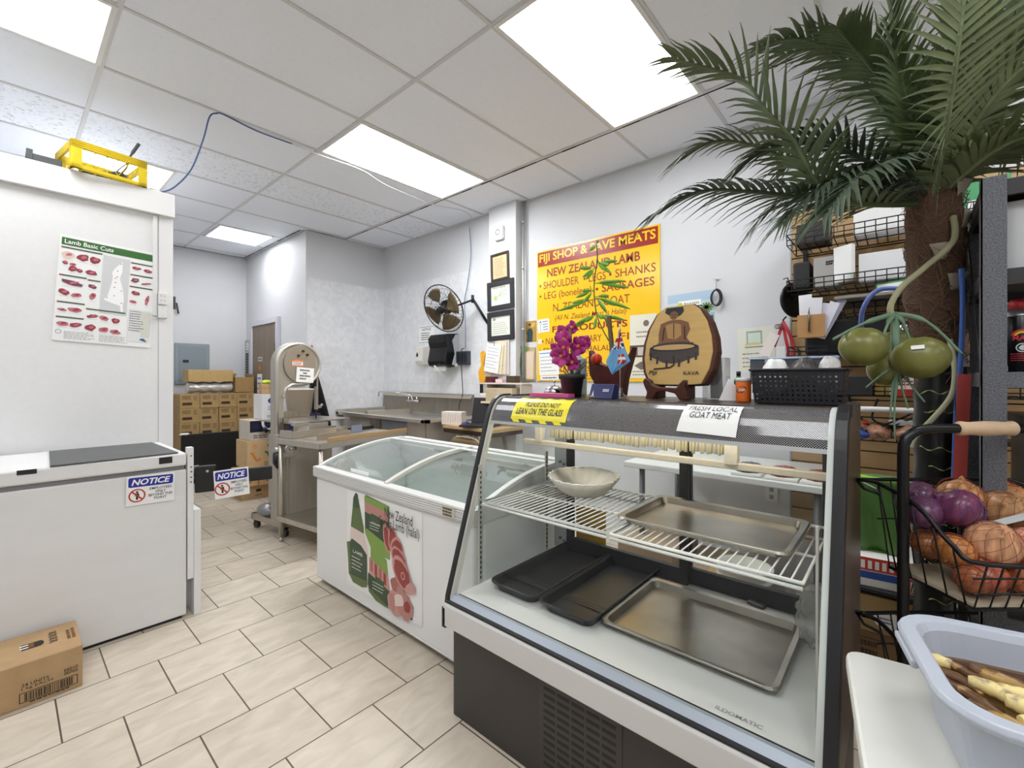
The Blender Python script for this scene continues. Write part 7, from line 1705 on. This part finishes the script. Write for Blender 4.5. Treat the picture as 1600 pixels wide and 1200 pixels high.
bx('film_box', 'shrink wrapped printed roll box left of the grey rack post', 'box', (2.30, -.26, 1.2945), (.09, .16, .20), -90, m(190, 176, 160, .3, 0, .3, 60))
tb_ = T('brush_handle', 'black tool handle with a wooden tip beside the rack post', 'tool', (2.06, -.144, .915), -90)
obj('handle', MB().tube([(0, 0, 0), (.002, 0, .44)], .012, 10), m(26, 24, 24, .4), tb_); obj('wooden_tip', MB().tube([(.002, 0, .44), (.002, 0, .47), (.002, 0, .52)], [.0155, .015, .011], 12), m(214, 176, 140, .5), tb_)
obj('collar', MB().tube([(.002, 0, .40), (.002, 0, .44)], .0145, 10), m(214, 206, 196, .5), tb_)
q = MB(); q.bar((0, 0, -.914), (0, 0, .005), .022, .02); obj('lower_pole', q, m(26, 24, 24, .4), tb_)
rs = MB(); rs.bar((1.915, -.138, 1.29), (1.915, -.128, .97), .003, .030, (0, 1, 0)); rs.bar((1.915, -.128, .97), (1.912, -.128, .955), .003, .030, (0, 1, 0))
solo('red_strap', rs, m(176, 66, 60, .6), 'flat red strap hanging between the palm trunk and rack post', 'strap')
bl_ = MB(); bl_.tube(spl([(1.97, -.135, 1.62), (1.965, -.138, 1.5), (1.96, -.134, 1.36), (1.945, -.124, 1.2), (1.94, -.118, 1.0), (1.935, -.115, .90)], 6), .007, 8)
solo('blue_tube', bl_, m(56, 96, 176, .35), 'thin blue tube running down beside the palm trunk', 'tube')
# ---------------------------------------------------------------- onion basket cart (faces the camera side)
FX, FY = 0.7519, 0.6593
def cw(lat, dep, z): return (lat * FY + dep * FX, -lat * FX + dep * FY, z)
ca = T('onion_cart', 'black wire basket cart with a wooden handle full of onions', 'cart', cw(1.025, .99, 0), -48.756)
BK = m(26, 26, 28, .3, .3)
q = MB(); up = [(-.018, .16, .04), (-.018, .16, 1.08)] + [(-.018 + .05 - .05 * math.cos(R(a_)), .16, 1.095 + .05 * math.sin(R(a_))) for a_ in (15, 35, 55, 75)] + [(.05, .16, 1.149), (.36, .16, 1.149)] + [(.378 + .05 * math.cos(R(a_)) - .018, .16, 1.095 + .05 * math.sin(R(a_))) for a_ in (75, 55, 35, 15)] + [(.412, .16, 1.08), (.412, .16, .04)]
obj('tube_frame', MB().tube(up, .0125, 12), BK, ca)
q = MB(); q.tube([(.12, .16, 1.149), (.128, .16, 1.149), (.15, .16, 1.149), (.185, .16, 1.149), (.22, .16, 1.149), (.245, .16, 1.149), (.262, .16, 1.149), (.27, .16, 1.149)], [.012, .019, .0165, .019, .0185, .0165, .0195, .012], 16); obj('wooden_grip', q, m(214, 184, 150, .5, 0, .08, 20), ca)
def basket(z0, zr, zf):
    q = MB(); xa, xb, ya, yb = .0, .40, .0, .30
    rim = spl([(xb, yb, zr), (xa, yb, zr), (xa, yb - .04, zr), (xa, ya + .14, zr - .03), (xa + .0, ya + .05, zf + .025), (xa + .03, ya, zf), (xb - .03, ya, zf), (xb, ya + .05, zf + .025), (xb, ya + .14, zr - .03), (xb, yb - .04, zr), (xb, yb, zr)], 4)
    q.tube(rim, .0055, 8)
    bt_ = [(xa + .04, ya + .04, z0), (xb - .04, ya + .04, z0), (xb - .04, yb - .03, z0), (xa + .04, yb - .03, z0)]; q.tube(bt_, .004, 6, closed=True)
    for i in range(10):
        x = xa + .03 + (xb - xa - .06) * i / 9; xq = xa + .04 + (xb - xa - .08) * i / 9; q.tube([(x, ya, zf), (xq, ya + .04, z0), (xq, yb - .03, z0), (x, yb, zr)], .0022, 5)
    for sx_ in (0, 1):
        for (yy, zz) in ((.05, zf + .025), (.10, zf + .06), (.16, zr - .025), (.21, zr - .01), (.26, zr)):
            x = xa if sx_ == 0 else xb; xq = xa + .04 if sx_ == 0 else xb - .04; q.tube([(x, yy, zz), (xq, .04 + (yy - .03) * .9, z0)], .0022, 5)
    for k in (.35, .7):
        zz = z0 + (zf - z0) * k; q.tube([(xa + .036 * (1 - k), ya + .04 * (1 - k), zz), (xb - .036 * (1 - k), ya + .04 * (1 - k), zz)], .0024, 5)
    zz = z0 + (zr - z0) * .55; q.tube([(xa + .02, yb - .012, zz), (xb - .02, yb - .012, zz)], .0024, 5)
    for x in (xa, xb): q.tube([(x, yb + .0, zr), (x - .02 * (1 if x == xa else -1), yb + .02, zr), (x - .025 * (1 if x == xa else -1), yb - .02, zr - .02), (x, yb - .05, zr - .03)], .004, 6)
    obj('wire_basket', q, BK, ca)
    b_ = MB(); b_.box(xa + .042, xb - .042, ya + .043, yb - .033, z0 + .004, z0 + .012); obj('basket_liner', b_, m(200, 186, 160, .7), ca)
basket(.745, .985, .865); basket(.42, .60, .53)
for x in (-.018, .412):
    for y in (.02, .30):
        q = MB(); q.tube([(x - .012, y, .028), (x + .012, y, .028)], .028, 14); q.tube([(x, y, .03), (x, .16, .10)], .007, 6); obj('caster', q, BLACK, ca)
CM = Matrix.Translation(cw(1.025, .99, 0)) @ Matrix.Rotation(R(-48.756), 4, 'Z')
def onion_bag(label, items, col, netcol, tilt=0):
    """items: (x, y, z, r) in cart coordinates"""
    cx_, cy_ = sum(i[0] for i in items) / len(items), sum(i[1] for i in items) / len(items); cz_ = min(i[2] - i[3] for i in items)
    t = T('onion_net_bag', label, 'onions', tuple(CM @ Vector((cx_, cy_, cz_))), -48.756)
    for j, (x, y, z, r) in enumerate(items):
        gg = random.Random(j * 7 + int(x * 1000)); sk = m(*[max(0, min(255, c + gg.randint(-10, 10))) for c in col], .28, 0, .38, 16, 0, (5, 5, .8))
        rot = Matrix.Rotation(gg.uniform(-1, 1), 4, 'X') @ Matrix.Rotation(gg.uniform(-1, 1), 4, 'Y')
        b = MB(); b.xf = rot; pr = [(0, -1.0), (.30, -.95), (.68, -.72), (.94, -.30), (1.0, .0), (.92, .35), (.66, .68), (.34, .88), (.14, 1.02), (.08, 1.16), (.03, 1.24)]; b.lathe([(p[0] * r, p[1] * r * .88) for p in pr], 24); b.lathe([(.001 * r, -1.0 * r * .88), (.12 * r, -.99 * r * .88), (.0, -1.08 * r * .88)], 8)
        o = obj('onion', b, sk, t); o.location = (x - cx_, y - cy_, z - cz_)
    nb = MB()
    for (x, y, z, r) in items:
        R_ = r * 1.035; nb.xf = Matrix.Translation((x - cx_, y - cy_, z - cz_)) @ Matrix.Rotation(.5, 4, 'X') @ Matrix.Rotation(tilt, 4, 'Y')
        N1 = 11
        for k in range(N1):
            for sg_ in (1, -1):
                pts = []
                for s_ in range(15):
                    th_ = math.pi * (.08 + .84 * s_ / 14); ph = 2 * math.pi * k / N1 + sg_ * 1.5 * (s_ / 14); pts.append((R_ * math.sin(th_) * math.cos(ph), R_ * math.sin(th_) * math.sin(ph), R_ * .9 * math.cos(th_)))
                nb.tube(pts, .0006, 3, caps=False)
    obj('net', nb, netcol, t); return t
YON = (194, 136, 96); RON = (112, 62, 84); NETR = m(140, 66, 52, .6); NETP = m(112, 76, 138, .5)
onion_bag('purple net bag of red onions at the left of the wire basket', [(.07, .20, .925, .048), (.125, .16, .945, .050), (.09, .235, .955, .042), (.165, .20, .925, .046)], RON, NETP)
onion_bag('red net bag of yellow onions at the right rear of the basket', [(.205, .235, .955, .052), (.275, .19, .93, .052), (.33, .235, .95, .05), (.255, .265, .90, .046)], YON, NETR, .4)
onion_bag('red net bag of large yellow onions at the front of the basket', [(.155, .105, .875, .054), (.235, .085, .868, .053), (.32, .10, .875, .052)], (206, 154, 114), NETR, .2)
onion_bag('red net bag of yellow onions at the left front side of the basket', [(.085, .13, .845, .044), (.10, .215, .832, .042)], (196, 116, 74), NETR, .7)
onion_bag('red net bag of brown onions at the bottom front of the basket', [(.115, .085, .802, .043), (.205, .085, .802, .043), (.295, .09, .802, .043), (.345, .17, .80, .04), (.165, .18, .80, .04), (.255, .18, .80, .042), (.072, .075, .797, .034)], (178, 96, 74), NETR, .9)
wl_ = MB(); wl_.xf = Matrix.Rotation(R(-20), 4, 'Y'); wl_.box(-.06, .06, -.016, .016, 0, .0015)
o = solo('price_label', wl_, m(206, 214, 214, .4), 'pale blue paper label lying between the onion bags', 'label', tuple(CM @ Vector((.235, .13, .925))), -60)
for i, (x, y, c, lb) in enumerate(((.09, .14, (150, 118, 86), 'tan bagged pack at the left of the lower cart basket'), (.17, .10, (38, 50, 44), 'dark green pack in the lower cart basket'), (.25, .12, (150, 126, 104), 'brown bagged pack in the middle of the lower cart basket'), (.33, .14, (128, 104, 88), 'dull brown pack at the right of the lower cart basket'))):
    lump('produce_pack', lb, 'pack', tuple(CM @ Vector((x, y, .4335))), (.042, .075, .065), m(*c, .3, 0, .3, 50), 40 + i, .2, -48)
# ---------------------------------------------------------------- white folding table and tub of roots
wt2 = T('folding_table', 'small white folding table beside the deli case carrying the grey tub', 'table', (1.155, .092, 0), -82)
obj('top', MB().prism(rrect(.0, -.52, .85, .0, .03, 4), .690, .72, 'z'), m(208, 208, 202, .4, 0, .05, 8), wt2, .006)
obj('apron', MB().box(.03, .82, -.49, -.03, .665, .690), m(206, 204, 198, .5), wt2)
for x, y in ((.06, -.06), (.79, -.06), (.06, -.46), (.79, -.46)): obj('leg', MB().tube([(x, y, 0), (x, y, .665)], .014, 8), m(150, 152, 156, .4, .5), wt2)
TBD = .305
TUBM = m(176, 182, 194, .35, 0, .02, 6)
TBR = -78
tu = T('grey_tub', 'blue grey plastic tub of roots in brown water on the folding table', 'tub', (1.088, .018, .7205), TBR)
def tring(ins, z, r): return [(p[0], p[1], z) for p in rrect(ins, -TBD + ins, .54 - ins, -ins, r, 6)]
lv = [tring(.040, .0, .05), tring(.020, .115, .06), tring(.0, .118, .07), tring(-.004, .126, .072), tring(.0, .134, .07), tring(.019, .134, .06), tring(.026, .122, .06), tring(.045, .006, .05)]
b = MB(); n = len(lv[0]); vs = [p for l in lv for p in l]; fs = []
for i in range(len(lv) - 1):
    for j in range(n): fs.append((i * n + j, i * n + (j + 1) % n, (i + 1) * n + (j + 1) % n, (i + 1) * n + j))
fs += [list(range(n))[::-1], [(len(lv) - 1) * n + j for j in range(n)]]
b.add(vs, fs, False); obj('shell', b, TUBM, tu, .002)
q = MB(); q.bar((-.002, -.16, .114), (-.002, -.06, .114), .010, .012); obj('side_handle', q, TUBM, tu, .003)
wm = glassmat('brown_water', (.70, .50, .28), .04, .5)
b = MB(); b.prism([(p[0], p[1]) for p in rrect(.0305, -TBD + .0305, .5095, -.0305, .052, 6)], .078, .082, 'z')
solo('root_water', b, wm, 'brown water filling the blue grey tub', 'water', (1.088, .018, .7205), TBR)
TUM = Matrix.Translation((1.088, .018, .7205)) @ Matrix.Rotation(R(TBR), 4, 'Z')
def rootmat(a, b_, sc=14, thr=.5):
    mt = m(*a, .35, 0, .02, sc + .01 * thr).copy(); nt = mt.node_tree
    rp = [x for x in nt.nodes if x.type == 'VALTORGB'][0]
    rp.color_ramp.elements[0].position = thr - .03; rp.color_ramp.elements[1].position = thr + .03
    rp.color_ramp.elements[0].color = (lin(b_[0]), lin(b_[1]), lin(b_[2]), 1); rp.color_ramp.elements[1].color = (lin(a[0]), lin(a[1]), lin(a[2]), 1); return mt
RC = rootmat((226, 206, 140), (150, 132, 112), 22, .40); RD = rootmat((92, 62, 34), (168, 128, 74), 30, .40); RM = rootmat((162, 128, 68), (98, 66, 36), 26, .5)
roots = [(.093, -.134, .088, .030, .0125, -44, RC, 'peeled cream root with a grey end, in the middle of the tub'), (.124, -.158, .087, .024, .0150, -10, RC, 'round cream root end at the right of the tub'), (.088, -.088, .085, .042, .0085, -38, RD, 'long dark brown root lying behind the cream root'), (.122, -.072, .082, .034, .0150, -32, RM, 'yellow brown root with scraped patches at the back of the tub'),
         (.050, -.068, .084, .018, .0120, -50, RC, 'cream root tip against the left wall of the tub'), (.060, -.112, .079, .030, .0110, -42, RM, 'sunken brown root at the left of the tub'), (.068, -.150, .078, .034, .0120, -32, RD, 'dark root under water at the front left of the tub'), (.092, -.174, .077, .036, .0110, -22, RM, 'brown root under water at the front of the tub'), (.165, -.090, .082, .030, .0130, 20, RD, 'reddish dark root at the right rear of the tub'),
         (.132, -.118, .084, .030, .0120, -36, RC, 'pale root behind the round root end'), (.125, -.190, .084, .022, .0100, -8, RC, 'cream root slice by the front wall of the tub'), (.175, -.150, .082, .034, .0140, 30, RM, 'brown root at the far right of the tub'), (.230, -.110, .082, .036, .0150, -30, RC, 'cream root beyond the view at the right of the tub'), (.240, -.170, .080, .034, .0140, 10, RD, 'dark root beyond the view at the right of the tub')]
for i, (x, y, z, L_, r, a_, mt, lb) in enumerate(roots):
    b = MB(); ph = i * 1.3
    sp = [(t_ * L_ * 2 - L_, .010 * math.sin(t_ * 3 + ph), 0) for t_ in [k / 10 for k in range(11)]]
    b.tube(sp, [max(.003, r * (math.sin(math.pi * min(1, .12 + .80 * k / 10)) ** .6) * (1 - .25 * k / 10) * (1 + .08 * math.sin(k * 2.1 + ph))) for k in range(11)], 14)
    solo('taro_root', b, mt, lb, 'root', tuple(TUM @ Vector((x, y, z))), TBR + a_)
